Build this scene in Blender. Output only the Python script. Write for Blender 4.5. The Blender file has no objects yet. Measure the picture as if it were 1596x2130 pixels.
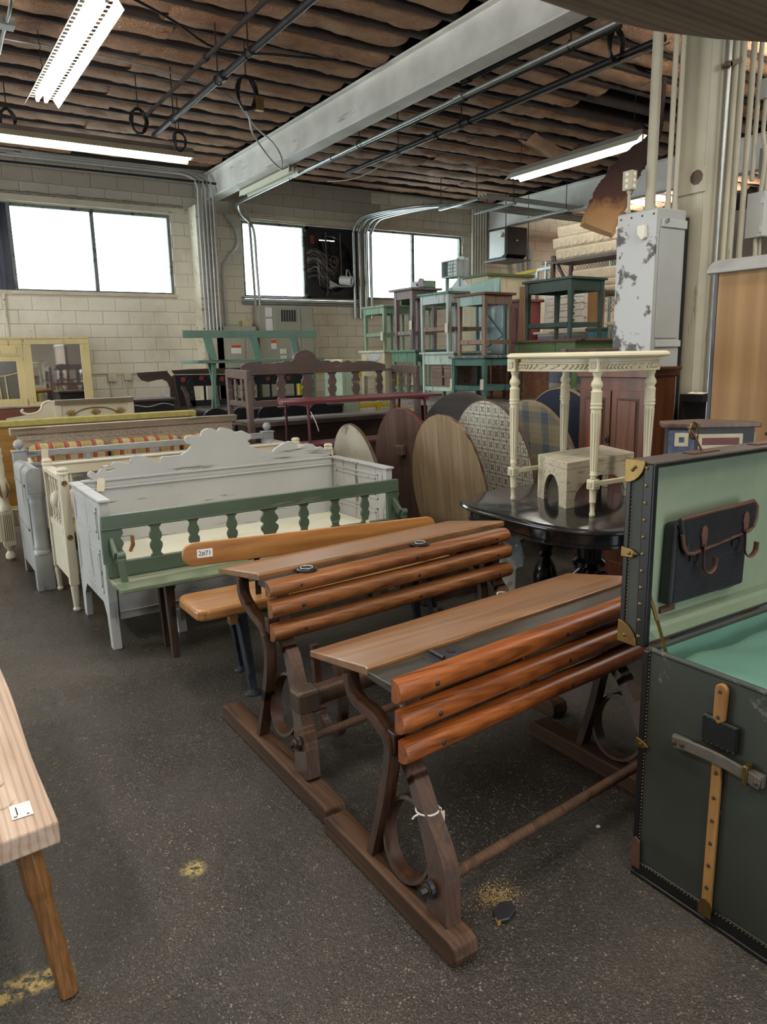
import bpy, bmesh, math, random
from math import sin, cos, pi, radians as rad
from mathutils import Vector as V, Matrix, noise

random.seed(7)
scn = bpy.context.scene
COL = scn.collection

# ------------------------------------------------------------------ camera
EYE = V((0, 0, 1.6))
FPX, PITCH, YAW, ROLL = 1552.7, rad(11.847), rad(32.858), rad(-1.158)
fw = V((sin(YAW) * cos(PITCH), cos(YAW) * cos(PITCH), -sin(PITCH)))
rt = V((cos(YAW), -sin(YAW), 0))
up = rt.cross(fw)
rt, up = rt * cos(ROLL) + up * sin(ROLL), up * cos(ROLL) - rt * sin(ROLL)
cd = bpy.data.cameras.new('camera')
cd.sensor_fit = 'VERTICAL'
cd.sensor_height = 36
cd.lens = FPX * 36 / 2130
cd.clip_start = 0.05
cam = bpy.data.objects.new('camera', cd)
m = Matrix((rt, up, -fw)).transposed().to_4x4()
m.translation = EYE
cam.matrix_world = m
COL.objects.link(cam)
scn.camera = cam

# ------------------------------------------------------------------ light and exposure
scn.view_settings.view_transform = 'Standard'
scn.view_settings.look = 'None'
scn.view_settings.gamma = 1
scn.view_settings.use_curve_mapping = False
scn.view_settings.exposure = 0.2
scn.cycles.max_bounces = 7
scn.cycles.diffuse_bounces = 4
scn.cycles.glossy_bounces = 3
scn.cycles.transparent_max_bounces = 8
scn.cycles.sample_clamp_indirect = 6
scn.cycles.caustics_reflective = False
scn.cycles.caustics_refractive = False
SKY = 7.0          # overcast sky outside the windows
TUBE = 30.0        # lit fluorescent tubes
LAMP = 58.0        # each added fill lamp beyond the frame, watts
w = bpy.data.worlds.new('overcast_sky')
scn.world = w
w.use_nodes = True
wn = w.node_tree
wb = wn.nodes['Background']
wb.inputs[0].default_value = (0.86, 0.95, 1.0, 1)
wb.inputs[1].default_value = SKY


def area(name, loc, sx, sy, rot, power, col=(1, 1, 1), portal=False):
    l = bpy.data.lights.new(name, 'AREA')
    l.shape = 'RECTANGLE'
    l.size, l.size_y, l.energy, l.color = sx, sy, power, col
    if portal:
        l.cycles.is_portal = True
    o = bpy.data.objects.new(name, l)
    o.location = loc
    o.rotation_euler = rot
    COL.objects.link(o)
    return o


# daylight openings: portals for the three windows of the back wall
for x0, x1 in ((1.8, 4.12), (5.43, 6.57), (7.97, 10.19)):
    area('window_portal', ((x0 + x1) / 2, 12.95, 3.28), x1 - x0, 1.2, (-pi / 2, 0, 0), 1, portal=True)
# unseen openings added in the left and front walls to let in fill daylight
area('added_opening_portal', (-6.05, 8.5, 1.8), 3.6, 5.0, (0, -pi / 2, 0), 1, portal=True)
area('added_opening_portal', (2.0, -6.05, 1.8), 2.4, 3.6, (pi / 2, 0, 0), 1, portal=True)
# fill lamps added beyond the frame, bare area lights without fittings
for x, y in ((1.2, 3.0), (3.3, 0.8), (0.4, -1.2), (3.0, -2.6), (6.3, 1.0), (8.0, 3.4), (-1.6, 5.6), (-1.8, 1.6), (-1.6, 10.4), (13.4, 6.0), (13.4, 10.0)):
    area('fill_lamp', (x, y, 4.05), 0.25, 2.4, (0, 0, 0), LAMP, (1.0, 0.95, 0.86))
    area('fill_uplight', (x, y, 4.1), 0.25, 2.4, (pi, 0, 0), LAMP * 2.6, (1.0, 0.93, 0.82))  # extra upward fill, added to brighten the ceiling


# ------------------------------------------------------------------ mesh helpers
class B:
    def __init__(s):
        s.v, s.f = [], []

    def add(s, vs, fs):
        n = len(s.v)
        s.v += [tuple(p) for p in vs]
        s.f += [tuple(i + n for i in q) for q in fs]
        return s

    def bx(s, x0, x1, y0, y1, z0, z1, M=None):
        vs = [V((x, y, z)) for z in (z0, z1) for y in (y0, y1) for x in (x0, x1)]
        if M:
            vs = [M @ p for p in vs]
        return s.add(vs, [(0, 2, 3, 1), (4, 5, 7, 6), (0, 1, 5, 4), (1, 3, 7, 5), (3, 2, 6, 7), (2, 0, 4, 6)])

    def bar(s, a, b, w, t, up=(0, 0, 1), w2=None, t2=None):
        """square bar from a to b, w across, t along up"""
        a, b = V(a), V(b)
        d = (b - a).normalized()
        u = V(up)
        x = d.cross(u)
        if x.length < 1e-4:
            x = d.cross(V((1, 0, 0)))
        x.normalize()
        y = x.cross(d)
        w2, t2 = w2 or w, t2 or t
        vs = []
        for p, ww, tt in ((a, w, t), (b, w2, t2)):
            for i, j in ((-1, -1), (1, -1), (1, 1), (-1, 1)):
                vs.append(p + x * (i * ww / 2) + y * (j * tt / 2))
        return s.add(vs, [(0, 3, 2, 1), (4, 5, 6, 7), (0, 1, 5, 4), (1, 2, 6, 5), (2, 3, 7, 6), (3, 0, 4, 7)])

    def cyl(s, a, b, r, r2=None, n=12):
        return s.tube([a, b], r, n, r2)

    def tube(s, pts, r, n=8, r2=None, closed=False, rad_list=None, flat=1.0):
        P = [V(p) for p in pts]
        k = len(P)
        T = []
        for i in range(k):
            if closed:
                d = P[(i + 1) % k] - P[i - 1]
            else:
                d = P[min(i + 1, k - 1)] - P[max(i - 1, 0)]
            T.append(d.normalized())
        x = T[0].orthogonal().normalized()
        vs, fs = [], []
        for i in range(k):
            x = (x - T[i] * x.dot(T[i])).normalized()
            y = T[i].cross(x)
            rr = rad_list[i] if rad_list else (r + ((r2 if r2 is not None else r) - r) * i / max(1, k - 1))
            for j in range(n):
                a = 2 * pi * j / n
                vs.append(P[i] + x * (cos(a) * rr) + y * (sin(a) * rr * flat))
        for i in range(k if closed else k - 1):
            i2 = (i + 1) % k
            for j in range(n):
                j2 = (j + 1) % n
                fs.append((i * n + j, i * n + j2, i2 * n + j2, i2 * n + j))
        if not closed:
            fs.append(tuple(range(n - 1, -1, -1)))
            fs.append(tuple((k - 1) * n + j for j in range(n)))
        return s.add(vs, fs)

    def lathe(s, base, prof, n=16, M=None):
        """profile [(r, z)] spun round z through base"""
        base = V(base)
        vs, fs = [], []
        for r, z in prof:
            for j in range(n):
                a = 2 * pi * j / n
                p = V((cos(a) * r, sin(a) * r, z))
                vs.append(base + (M @ p if M else p))
        k = len(prof)
        for i in range(k - 1):
            for j in range(n):
                j2 = (j + 1) % n
                fs.append((i * n + j, i * n + j2, (i + 1) * n + j2, (i + 1) * n + j))
        fs.append(tuple(range(n - 1, -1, -1)))
        fs.append(tuple((k - 1) * n + j for j in range(n)))
        return s.add(vs, fs)

    def prism(s, poly, t0, t1, ax='y', M=None):
        """outline in a plane, thickened from t0 to t1 along ax"""
        def mk(a, b, t):
            p = V((t, a, b)) if ax == 'x' else V((a, t, b)) if ax == 'y' else V((a, b, t))
            return M @ p if M else p
        k = len(poly)
        vs = [mk(a, b, t0) for a, b in poly] + [mk(a, b, t1) for a, b in poly]
        fs = [tuple(range(k - 1, -1, -1)), tuple(range(k, 2 * k))]
        fs += [(i, (i + 1) % k, k + (i + 1) % k, k + i) for i in range(k)]
        return s.add(vs, fs)

    def ribbon(s, path, w, t0, t1, ax='x'):
        """strip of width w along a path in a plane, thickened t0..t1"""
        P = [V((a, b)) for a, b in path]
        L, R = [], []
        ws = w if isinstance(w, (list, tuple)) else [w] * len(P)
        for i, p in enumerate(P):
            d = (P[min(i + 1, len(P) - 1)] - P[max(i - 1, 0)]).normalized()
            n = V((-d.y, d.x)) * ws[i] / 2
            L.append(p + n)
            R.append(p - n)
        for i in range(len(P) - 1):
            s.prism([tuple(L[i]), tuple(L[i + 1]), tuple(R[i + 1]), tuple(R[i])], t0, t1, ax)
        return s

    def sheet(s, f, nu, nv):
        vs = [f(i / nu, j / nv) for i in range(nu + 1) for j in range(nv + 1)]
        fs = [(i * (nv + 1) + j, (i + 1) * (nv + 1) + j, (i + 1) * (nv + 1) + j + 1, i * (nv + 1) + j + 1)
              for i in range(nu) for j in range(nv)]
        return s.add(vs, fs)


def obj(name, b, mat, parent=None, label=None, bev=0.0, sm=None, weld=False, kind=None, seg=2):
    me = bpy.data.meshes.new(name)
    me.from_pydata(b.v, [], b.f)
    bm = bmesh.new()
    bm.from_mesh(me)
    if weld:
        bmesh.ops.remove_doubles(bm, verts=bm.verts, dist=1e-5)
    bmesh.ops.recalc_face_normals(bm, faces=bm.faces)
    bm.to_mesh(me)
    bm.free()
    if sm is not None:
        for p in me.polygons:
            p.use_smooth = True
        me.set_sharp_from_angle(angle=rad(sm))
    if mat:
        me.materials.append(mat)
    o = bpy.data.objects.new(name, me)
    COL.objects.link(o)
    if parent:
        o.parent = parent
    if bev:
        md = o.modifiers.new('soft_edges', 'BEVEL')
        md.width, md.segments, md.limit_method, md.angle_limit = bev, seg, 'ANGLE', rad(40)
        md.use_clamp_overlap = True
    if label:
        o['label'] = label
    if kind:
        o['kind'] = kind
    return o


ISLES = {'edge_binding', 'handle_seat', 'lid_studs', 'pad_studs', 'arm_rail', 'leg_rail', 'leather_patch', 'corner_block', 'seat_rail', 'block_diamond', 'bench_slat', 'arm_post', 'hanger_rod', 'hinge_bar', 'knots', 'back_rail_moulding', 'inset_moulding', 'glazing_bar', 'upright', 'support', 'carved_leaves', 'panel_groove'}


def islands(b):
    par = list(range(len(b.v)))

    def find(i):
        while par[i] != i:
            par[i] = par[par[i]]
            i = par[i]
        return i
    for f in b.f:
        for i in f[1:]:
            par[find(i)] = find(f[0])
    out = {}
    for f in b.f:
        out.setdefault(find(f[0]), []).append(f)
    res = []
    for fs in out.values():
        used = sorted({i for f in fs for i in f})
        mp = {i: k for k, i in enumerate(used)}
        n = B()
        n.add([b.v[i] for i in used], [tuple(mp[i] for i in f) for f in fs])
        res.append(n)
    return res


def tag(o, label, cat, group=None):
    o['label'], o['category'] = label, cat
    if group:
        o['group'] = group
    return o


def thing(name, label, cat, loc=(0, 0, 0), rz=0.0, group=None, rx=0.0, ry=0.0):
    o = bpy.data.objects.new(name, None)
    o.empty_display_size = 0.1
    COL.objects.link(o)
    o.location = loc
    o.rotation_euler = (rx, ry, rz)
    return tag(o, label, cat, group)


def struct(name, b, mat, parent=None, **k):
    o = obj(name, b, mat, parent, **k)
    if not parent:
        o['kind'] = 'structure'
    return o


def dup(root, loc=None, rz=None, label=None, group=None):
    r = root.copy()
    COL.objects.link(r)
    if loc is not None:
        r.location = loc
    if rz is not None:
        r.rotation_euler.z = rz
    if label:
        r['label'] = label
    if group:
        r['group'] = group
    for ch in list(root.children):
        c = ch.copy()
        COL.objects.link(c)
        c.parent = r
        for g in list(ch.children):
            d = g.copy()
            COL.objects.link(d)
            d.parent = c
    return r


def share(name, src, parent, loc=(0, 0, 0), rot=(0, 0, 0), scale=(1, 1, 1)):
    """another object on the same mesh data"""
    o = src.copy()
    o.name = name
    COL.objects.link(o)
    o.parent = parent
    o.location, o.rotation_euler, o.scale = loc, rot, scale
    return o


# ------------------------------------------------------------------ materials
def srgb(r, g, b):
    f = lambda c: (c / 255 / 12.92) if c <= 10.3 else ((c / 255 + 0.055) / 1.055) ** 2.4
    return (f(r), f(g), f(b), 1)


def nodes(name):
    mt = bpy.data.materials.new(name)
    mt.use_nodes = True
    t = mt.node_tree
    return mt, t, t.nodes['Principled BSDF']


def link(t, a, ao, b, bi):
    t.links.new(a.outputs[ao], b.inputs[bi])


def coords(t, scale=(1, 1, 1)):
    tc = t.nodes.new('ShaderNodeTexCoord')
    mp = t.nodes.new('ShaderNodeMapping')
    mp.inputs['Scale'].default_value = scale
    link(t, tc, 'Object', mp, 'Vector')
    return mp


def ramp(t, stops):
    r = t.nodes.new('ShaderNodeValToRGB')
    e = r.color_ramp.elements
    while len(e) < len(stops):
        e.new(0.5)
    for i, (p, c) in enumerate(stops):
        e[i].position = p
        e[i].color = c
    return r


def ntex(t, mp, scale, detail=4, rough=0.55, dist=0.0):
    n = t.nodes.new('ShaderNodeTexNoise')
    n.inputs['Scale'].default_value = scale
    n.inputs['Detail'].default_value = detail
    n.inputs['Roughness'].default_value = rough
    n.inputs['Distortion'].default_value = dist
    link(t, mp, 'Vector', n, 'Vector')
    return n


def bump(t, src, out, bs, dist, strength=1.0, prev=None):
    b = t.nodes.new('ShaderNodeBump')
    b.inputs['Distance'].default_value = dist
    b.inputs['Strength'].default_value = strength
    link(t, src, out, b, 'Height')
    if prev:
        link(t, prev, 'Normal', b, 'Normal')
    link(t, b, 'Normal', bs, 'Normal')
    return b


def mixc(t, fac, a, b):
    x = t.nodes.new('ShaderNodeMix')
    x.data_type = 'RGBA'
    for sock, val in ((x.inputs[0], fac), (x.inputs[6], a), (x.inputs[7], b)):
        if isinstance(val, tuple) and len(val) == 2:
            t.links.new(val[0].outputs[val[1]], sock)
        else:
            sock.default_value = val
    return x


def plain(name, c, rough=0.5, metal=0.0, var=0.12, scale=8, bmp=0.0, spec=0.5, coat=0.0):
    """one colour with slight blotches"""
    mt, t, bs = nodes(name)
    mp = coords(t)
    n = ntex(t, mp, scale)
    lo = tuple(x * (1 - var) for x in c[:3]) + (1,)
    hi = tuple(min(1, x * (1 + var)) for x in c[:3]) + (1,)
    r = ramp(t, [(0.3, lo), (0.7, hi)])
    link(t, n, 'Fac', r, 'Fac')
    link(t, r, 'Color', bs, 'Base Color')
    bs.inputs['Roughness'].default_value = rough
    bs.inputs['Metallic'].default_value = metal
    bs.inputs['Specular IOR Level'].default_value = spec
    bs.inputs['Coat Weight'].default_value = coat
    if bmp:
        n2 = ntex(t, mp, scale * 6)
        bump(t, n2, 'Fac', bs, bmp)
    return mt


def wood(name, dark, lite, axis='x', rough=0.45, scale=1.0, coat=0.0, bmp=0.0008, knots=True, spec=0.4):
    """long grain along one axis"""
    mt, t, bs = nodes(name)
    s = {'x': (0.6, 9, 9), 'y': (9, 0.6, 9), 'z': (9, 9, 0.6)}[axis]
    mp = coords(t, tuple(a * scale for a in s))
    n = ntex(t, mp, 2.0, 6, 0.62, 1.2)
    wv = t.nodes.new('ShaderNodeTexWave')
    wv.wave_type = 'BANDS'
    wv.bands_direction = {'x': 'Y', 'y': 'X', 'z': 'X'}[axis]
    wv.inputs['Scale'].default_value = 2.2
    wv.inputs['Distortion'].default_value = 3.5
    wv.inputs['Detail'].default_value = 3
    wv.inputs['Detail Scale'].default_value = 0.7
    link(t, mp, 'Vector', wv, 'Vector')
    mid = tuple((a + b) / 2 for a, b in zip(dark, lite))
    r = ramp(t, [(0.25, dark), (0.5, mid), (0.78, lite)])
    link(t, n, 'Fac', r, 'Fac')
    r2 = ramp(t, [(0.0, (0.70, 0.66, 0.63, 1)), (0.5, (1, 1, 1, 1))])
    link(t, wv, 'Fac', r2, 'Fac')
    mx = t.nodes.new('ShaderNodeMix')
    mx.data_type = 'RGBA'
    mx.blend_type = 'MULTIPLY'
    mx.inputs[0].default_value = 0.75
    link(t, r, 'Color', mx, 6)
    link(t, r2, 'Color', mx, 7)
    out = (mx, 2)
    if knots:
        mp2 = coords(t, {'x': (1.0, 3, 3), 'y': (3, 1.0, 3), 'z': (3, 3, 1.0)}[axis])
        vo = t.nodes.new('ShaderNodeTexVoronoi')
        vo.inputs['Scale'].default_value = 1.6
        link(t, mp2, 'Vector', vo, 'Vector')
        kr = ramp(t, [(0.045, (1, 1, 1, 1)), (0.09, (0, 0, 0, 1))])
        link(t, vo, 'Distance', kr, 'Fac')
        k = mixc(t, (kr, 'Color'), (0, 0, 0, 1), tuple(c * 0.35 for c in dark[:3]) + (1,))
        t.links.new(mx.outputs[2], k.inputs[6])
        out = (k, 2)
    t.links.new(out[0].outputs[out[1]], bs.inputs['Base Color'])
    bs.inputs['Roughness'].default_value = rough
    bs.inputs['Coat Weight'].default_value = coat
    bs.inputs['Coat Roughness'].default_value = 0.32
    bs.inputs['Specular IOR Level'].default_value = spec
    if bmp:
        bump(t, n, 'Fac', bs, bmp)
    return mt


def paint(name, c, worn, amount=0.35, rough=0.5, scale=5, axis=None, var=0.1, bmp=0.0006):
    """paint worn through to another colour in scratches and patches"""
    mt, t, bs = nodes(name)
    s = {None: (1, 1, 1), 'x': (0.25, 3, 3), 'y': (3, 0.25, 3), 'z': (3, 3, 0.25)}[axis]
    mp = coords(t, s)
    n = ntex(t, mp, scale, 8, 0.7, 0.4)
    mp2 = coords(t)
    n2 = ntex(t, mp2, 2.5, 3)
    lo = tuple(x * (1 - var) for x in c[:3]) + (1,)
    hi = tuple(min(1, x * (1 + var)) for x in c[:3]) + (1,)
    r = ramp(t, [(0.35, lo), (0.65, hi)])
    link(t, n2, 'Fac', r, 'Fac')
    th = 0.35 + 0.25 * amount
    wr = ramp(t, [(th - 0.04, (1, 1, 1, 1)), (th, (0, 0, 0, 1))])
    link(t, n, 'Fac', wr, 'Fac')
    x = mixc(t, (wr, 'Color'), (r, 'Color'), worn)
    link(t, x, 2, bs, 'Base Color')
    bs.inputs['Roughness'].default_value = rough
    if bmp:
        bump(t, n, 'Fac', bs, bmp)
    return mt


def emit(name, c, s):
    mt, t, bs = nodes(name)
    bs.inputs['Base Color'].default_value = (0.9, 0.9, 0.9, 1)
    bs.inputs['Emission Color'].default_value = c
    bs.inputs['Emission Strength'].default_value = s
    return mt


M = {}
M['steel'] = plain('galvanised_steel', srgb(176, 180, 178), 0.35, 0.85, 0.1, 12)
M['greypaint'] = plain('grey_painted_steel', srgb(186, 188, 184), 0.45, 0, 0.07, 3)
M['beam'] = paint('chalky_white_beam_paint', srgb(226, 225, 218), srgb(170, 168, 160), 0.0, 0.5, 3, 'y')
M['cream'] = paint('cream_column_paint', srgb(178, 172, 152), srgb(120, 108, 88), 0.15, 0.5, 2, 'z')
M['black'] = plain('black_iron', srgb(34, 33, 34), 0.45, 0.3, 0.2, 10)
M['blackrub'] = plain('black_rubber', srgb(22, 22, 24), 0.4, 0, 0.2, 10)
M['brass'] = plain('tarnished_brass', srgb(134, 110, 66), 0.4, 0.9, 0.2, 14)
M['darkmetal'] = plain('dark_grey_metal', srgb(62, 62, 66), 0.4, 0.6, 0.15, 8)
M['tag'] = plain('pale_paper_tag', srgb(224, 212, 190), 0.7, 0, 0.05)
M['white'] = plain('white_paper', srgb(238, 238, 236), 0.6, 0, 0.03)
M['ink'] = plain('black_ink', srgb(20, 20, 22), 0.6)
M['string'] = plain('white_string', srgb(228, 224, 212), 0.8)
M['tube'] = emit('lit_tube', (1.0, 0.97, 0.9, 1), TUBE)
M['whiteenamel'] = plain('white_enamel', srgb(232, 230, 212), 0.4, 0, 0.04)


def glass(name, tint=(1, 1, 1, 1), rough=0.02, refl=0.12):
    mt, t, bs = nodes(name)
    out = t.nodes['Material Output']
    tr = t.nodes.new('ShaderNodeBsdfTransparent')
    tr.inputs[0].default_value = tint
    gl = t.nodes.new('ShaderNodeBsdfGlossy')
    gl.inputs['Roughness'].default_value = rough
    mx = t.nodes.new('ShaderNodeMixShader')
    mx.inputs[0].default_value = refl
    link(t, tr, 0, mx, 1)
    link(t, gl, 0, mx, 2)
    link(t, mx, 0, out, 'Surface')
    return mt


M['glass'] = glass('dusty_window_glass', (0.93, 0.97, 0.96, 1))

# ================================================================== the room
D = 12.65                       # front face of the back wall
ROOF = 4.92


def floor_mat():
    mt, t, bs = nodes('worn_asphalt_floor')
    mp = coords(t)
    big = ntex(t, mp, 0.7, 5, 0.6, 0.6)
    r = ramp(t, [(0.26, srgb(38, 36, 34)), (0.5, srgb(64, 60, 54)), (0.78, srgb(98, 92, 82))])
    fine = ntex(t, mp, 150, 4, 0.7)
    mixn = t.nodes.new('ShaderNodeMath')
    mixn.operation = 'MULTIPLY_ADD'
    mixn.inputs[1].default_value = 0.75
    link(t, fine, 'Fac', mixn, 0)
    sb = t.nodes.new('ShaderNodeMath')
    sb.operation = 'SUBTRACT'
    sb.inputs[1].default_value = 0.375
    link(t, big, 'Fac', sb, 0)
    link(t, sb, 0, mixn, 2)
    link(t, mixn, 0, r, 'Fac')
    # pale pebbles and grit bedded in the surface
    vo = t.nodes.new('ShaderNodeTexVoronoi')
    vo.inputs['Scale'].default_value = 70
    link(t, mp, 'Vector', vo, 'Vector')
    n3 = ntex(t, mp, 26, 3)
    g = ramp(t, [(0.16, (1, 1, 1, 1)), (0.28, (0, 0, 0, 1))])
    link(t, vo, 'Distance', g, 'Fac')
    g2 = ramp(t, [(0.50, (0, 0, 0, 1)), (0.62, (0.8, 0.8, 0.8, 1))])
    link(t, n3, 'Fac', g2, 'Fac')
    mul = t.nodes.new('ShaderNodeMath')
    mul.operation = 'MULTIPLY'
    link(t, g, 'Color', mul, 0)
    link(t, g2, 'Color', mul, 1)
    x0 = mixc(t, (mul, 0), (r, 'Color'), srgb(158, 148, 128))
    v2 = t.nodes.new('ShaderNodeTexVoronoi')
    v2.inputs['Scale'].default_value = 190
    link(t, mp, 'Vector', v2, 'Vector')
    sc3 = t.nodes.new('ShaderNodeSeparateColor')
    link(t, v2, 'Color', sc3, 0)
    pick = ramp(t, [(0.70, (0, 0, 0, 1)), (0.95, (0.75, 0.75, 0.75, 1))])
    link(t, sc3, 0, pick, 'Fac')
    inside = ramp(t, [(0.30, (1, 1, 1, 1)), (0.50, (0, 0, 0, 1))])
    link(t, v2, 'Distance', inside, 'Fac')
    mm = t.nodes.new('ShaderNodeMath')
    mm.operation = 'MULTIPLY'
    link(t, pick, 'Color', mm, 0)
    link(t, inside, 'Color', mm, 1)
    x = mixc(t, (mm, 0), (x0, 2), srgb(136, 130, 116))
    # faint remains of yellow paint: one stripe across the aisle
    sep = t.nodes.new('ShaderNodeSeparateXYZ')
    tc = t.nodes.new('ShaderNodeTexCoord')
    link(t, tc, 'Object', sep, 0)
    st = t.nodes.new('ShaderNodeMath')
    st.operation = 'MULTIPLY_ADD'
    st.inputs[1].default_value = 0.02
    st.inputs[2].default_value = -1.925
    link(t, sep, 'X', st, 0)
    dd = t.nodes.new('ShaderNodeMath')
    dd.operation = 'ADD'
    link(t, sep, 'Y', dd, 0)
    link(t, st, 0, dd, 1)
    ab = t.nodes.new('ShaderNodeMath')
    ab.operation = 'ABSOLUTE'
    link(t, dd, 0, ab, 0)
    lt = ramp(t, [(0.025, (1, 1, 1, 1)), (0.05, (0, 0, 0, 1))])
    link(t, ab, 0, lt, 'Fac')
    xl = ramp(t, [(0.16, (1, 1, 1, 1)), (0.22, (0, 0, 0, 1))])
    link(t, sep, 'X', xl, 'Fac')
    n4 = ntex(t, mp, 40, 4, 0.7)
    wn4 = ramp(t, [(0.45, (0, 0, 0, 1)), (0.56, (1, 1, 1, 1))])
    link(t, n4, 'Fac', wn4, 'Fac')
    m1 = t.nodes.new('ShaderNodeMath')
    m1.operation = 'MULTIPLY'
    link(t, lt, 'Color', m1, 0)
    link(t, xl, 'Color', m1, 1)
    m2 = t.nodes.new('ShaderNodeMath')
    m2.operation = 'MULTIPLY'
    link(t, m1, 0, m2, 0)
    link(t, wn4, 'Color', m2, 1)
    x2 = mixc(t, (m2, 0), (x, 2), srgb(206, 178, 104))
    # one round patch of the same paint
    vm = t.nodes.new('ShaderNodeVectorMath')
    vm.operation = 'DISTANCE'
    vm.inputs[1].default_value = (0.615, 2.115, 0)
    link(t, tc, 'Object', vm, 0)
    pr = ramp(t, [(0.012, (1, 1, 1, 1)), (0.05, (0, 0, 0, 1))])
    link(t, vm, 'Value', pr, 'Fac')
    m3 = t.nodes.new('ShaderNodeMath')
    m3.operation = 'MULTIPLY'
    link(t, pr, 'Color', m3, 0)
    link(t, wn4, 'Color', m3, 1)
    x3 = mixc(t, (m3, 0), (x2, 2), srgb(206, 182, 110))
    link(t, x3, 2, bs, 'Base Color')
    rr = ramp(t, [(0.35, (0.16, 0.16, 0.16, 1)), (0.62, (0.40, 0.40, 0.40, 1))])
    n5 = ntex(t, mp, 1.3, 4, 0.6)
    link(t, n5, 'Fac', rr, 'Fac')
    link(t, rr, 'Color', bs, 'Roughness')
    bs.inputs['Specular IOR Level'].default_value = 0.45
    n6 = ntex(t, mp, 55, 5, 0.65)
    b1 = bump(t, n6, 'Fac', bs, 0.008, 1.0)
    bump(t, v2, 'Distance', bs, 0.003, 0.8, b1)
    return mt


struct('floor', B().bx(-6, 18, -6, 14, -0.1, 0), floor_mat())

# ---- walls
M['mortar'] = plain('dirty_mortar', srgb(196, 188, 168), 0.9, 0, 0.15, 3)


def block_mat():
    mt, t, bs = nodes('cream_painted_block')
    tc = t.nodes.new('ShaderNodeTexCoord')
    ob = t.nodes.new('ShaderNodeObjectInfo')
    add = t.nodes.new('ShaderNodeVectorMath')
    link(t, tc, 'Object', add, 0)
    link(t, ob, 'Location', add, 1)
    n = ntex(t, add, 0.9, 6, 0.65, 0.5)
    t.links.clear()
    link(t, tc, 'Object', add, 0)
    link(t, ob, 'Location', add, 1)
    link(t, add, 0, n, 'Vector')
    r = ramp(t, [(0.3, srgb(206, 198, 176)), (0.5, srgb(226, 220, 202)), (0.7, srgb(234, 228, 210))])
    link(t, n, 'Fac', r, 'Fac')
    n2 = t.nodes.new('ShaderNodeTexNoise')
    n2.inputs['Scale'].default_value = 9
    n2.inputs['Detail'].default_value = 8
    n2.inputs['Roughness'].default_value = 0.75
    link(t, add, 0, n2, 'Vector')
    sc = ramp(t, [(0.30, (1, 1, 1, 1)), (0.36, (0, 0, 0, 1))])
    link(t, n2, 'Fac', sc, 'Fac')
    x = mixc(t, (sc, 'Color'), (r, 'Color'), srgb(142, 130, 112))
    # topmost courses tinted towards a darker grey-tan
    sep = t.nodes.new('ShaderNodeSeparateXYZ')
    link(t, ob, 'Location', sep, 0)
    mr = t.nodes.new('ShaderNodeMapRange')
    mr.inputs['From Min'].default_value = 3.7
    mr.inputs['From Max'].default_value = 4.3
    mr.inputs['To Max'].default_value = 0.75
    link(t, sep, 'Z', mr, 'Value')
    x2 = mixc(t, (mr, 0), (x, 2), srgb(150, 140, 126))
    link(t, x2, 2, bs, 'Base Color')
    link(t, bs, 0, t.nodes['Material Output'], 'Surface')
    bs.inputs['Roughness'].default_value = 0.6
    bump(t, n2, 'Fac', bs, 0.002)
    return mt


M['block'] = block_mat()
OPEN = [(0.9, 4.15, 2.66, 3.9), (5.38, 7.72, 2.62, 3.93), (7.92, 10.24, 2.66, 3.96)]   # daylight openings x0,x1,z0,z1
core = B()
xs = [-6] + [v for o in OPEN for v in o[:2]] + [18]
for i in range(0, len(xs), 2):
    core.bx(xs[i], xs[i + 1], D + 0.012, D + 0.2, 0, ROOF)
for x0, x1, z0, z1 in OPEN:
    core.bx(x0, x1, D + 0.012, D + 0.2, 0, z0)
    core.bx(x0, x1, D + 0.012, D + 0.2, z1, ROOF)
wall_back = struct('wall_back', core, M['mortar'])
BW, BH = 0.406, 0.2032
bmesh_block = B().bx(-BW / 2 + 0.0025, BW / 2 - 0.0025, 0, 0.03, -BH / 2 + 0.0025, BH / 2 - 0.0025)
half_block = B().bx(-BW / 4 + 0.004, BW / 4 - 0.004, 0, 0.03, -BH / 2 + 0.004, BH / 2 - 0.004)
proto = {}
places = []
for c in range(0, 23):
    z = 2.17 + BH / 2 + (c - 10) * BH
    off = 0.0 if (c % 2 == 1) else BW / 2
    k0 = -9
    for k in range(k0, 36):
        x = 3.563 + BW / 2 + off + k * BW
        a, b_ = x - BW / 2, x + BW / 2
        spans = [(a, b_)]
        for x0, x1, z0, z1 in OPEN:
            if z + BH / 2 - 0.03 > z0 and z - BH / 2 + 0.03 < z1:
                new = []
                for p, q in spans:
                    if q <= x0 or p >= x1:
                        new.append((p, q))
                    else:
                        if p < x0:
                            new.append((p, x0))
                        if q > x1:
                            new.append((x1, q))
                spans = new
        for p, q in spans:
            if q - p > 0.05:
                places.append(((p + q) / 2, z, q - p))
vis = [p for p in places if 1.3 < p[0] < 11.4 and 1.05 < p[1] < 4.62]
vis.sort(key=lambda p: -(p[0] < 4.6) * 10 - (p[0] < 8) * 5 - p[2])
shown = vis[:300]
rest = [p for p in places if p not in set(shown)]
first = None
for x, z, wd in shown:
    if first is None:
        first = obj('concrete_block', bmesh_block, M['block'], wall_back, bev=0.004, seg=1)
        o = first
    else:
        o = first.copy()
        COL.objects.link(o)
        o.parent = wall_back
    o.location = (x, D - 0.004 * random.random(), z)
    o.scale = (wd / BW, 1, 1)
rb = B()
for x, z, wd in rest:
    rb.bx(x - wd / 2 + 0.004, x + wd / 2 - 0.004, D, D + 0.03, z - BH / 2 + 0.004, z + BH / 2 - 0.004)
obj('block_courses', rb, M['block'], wall_back, kind='stuff')
M['plaster'] = plain('dull_plaster', srgb(172, 166, 152), 0.8, 0, 0.1, 1)
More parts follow.
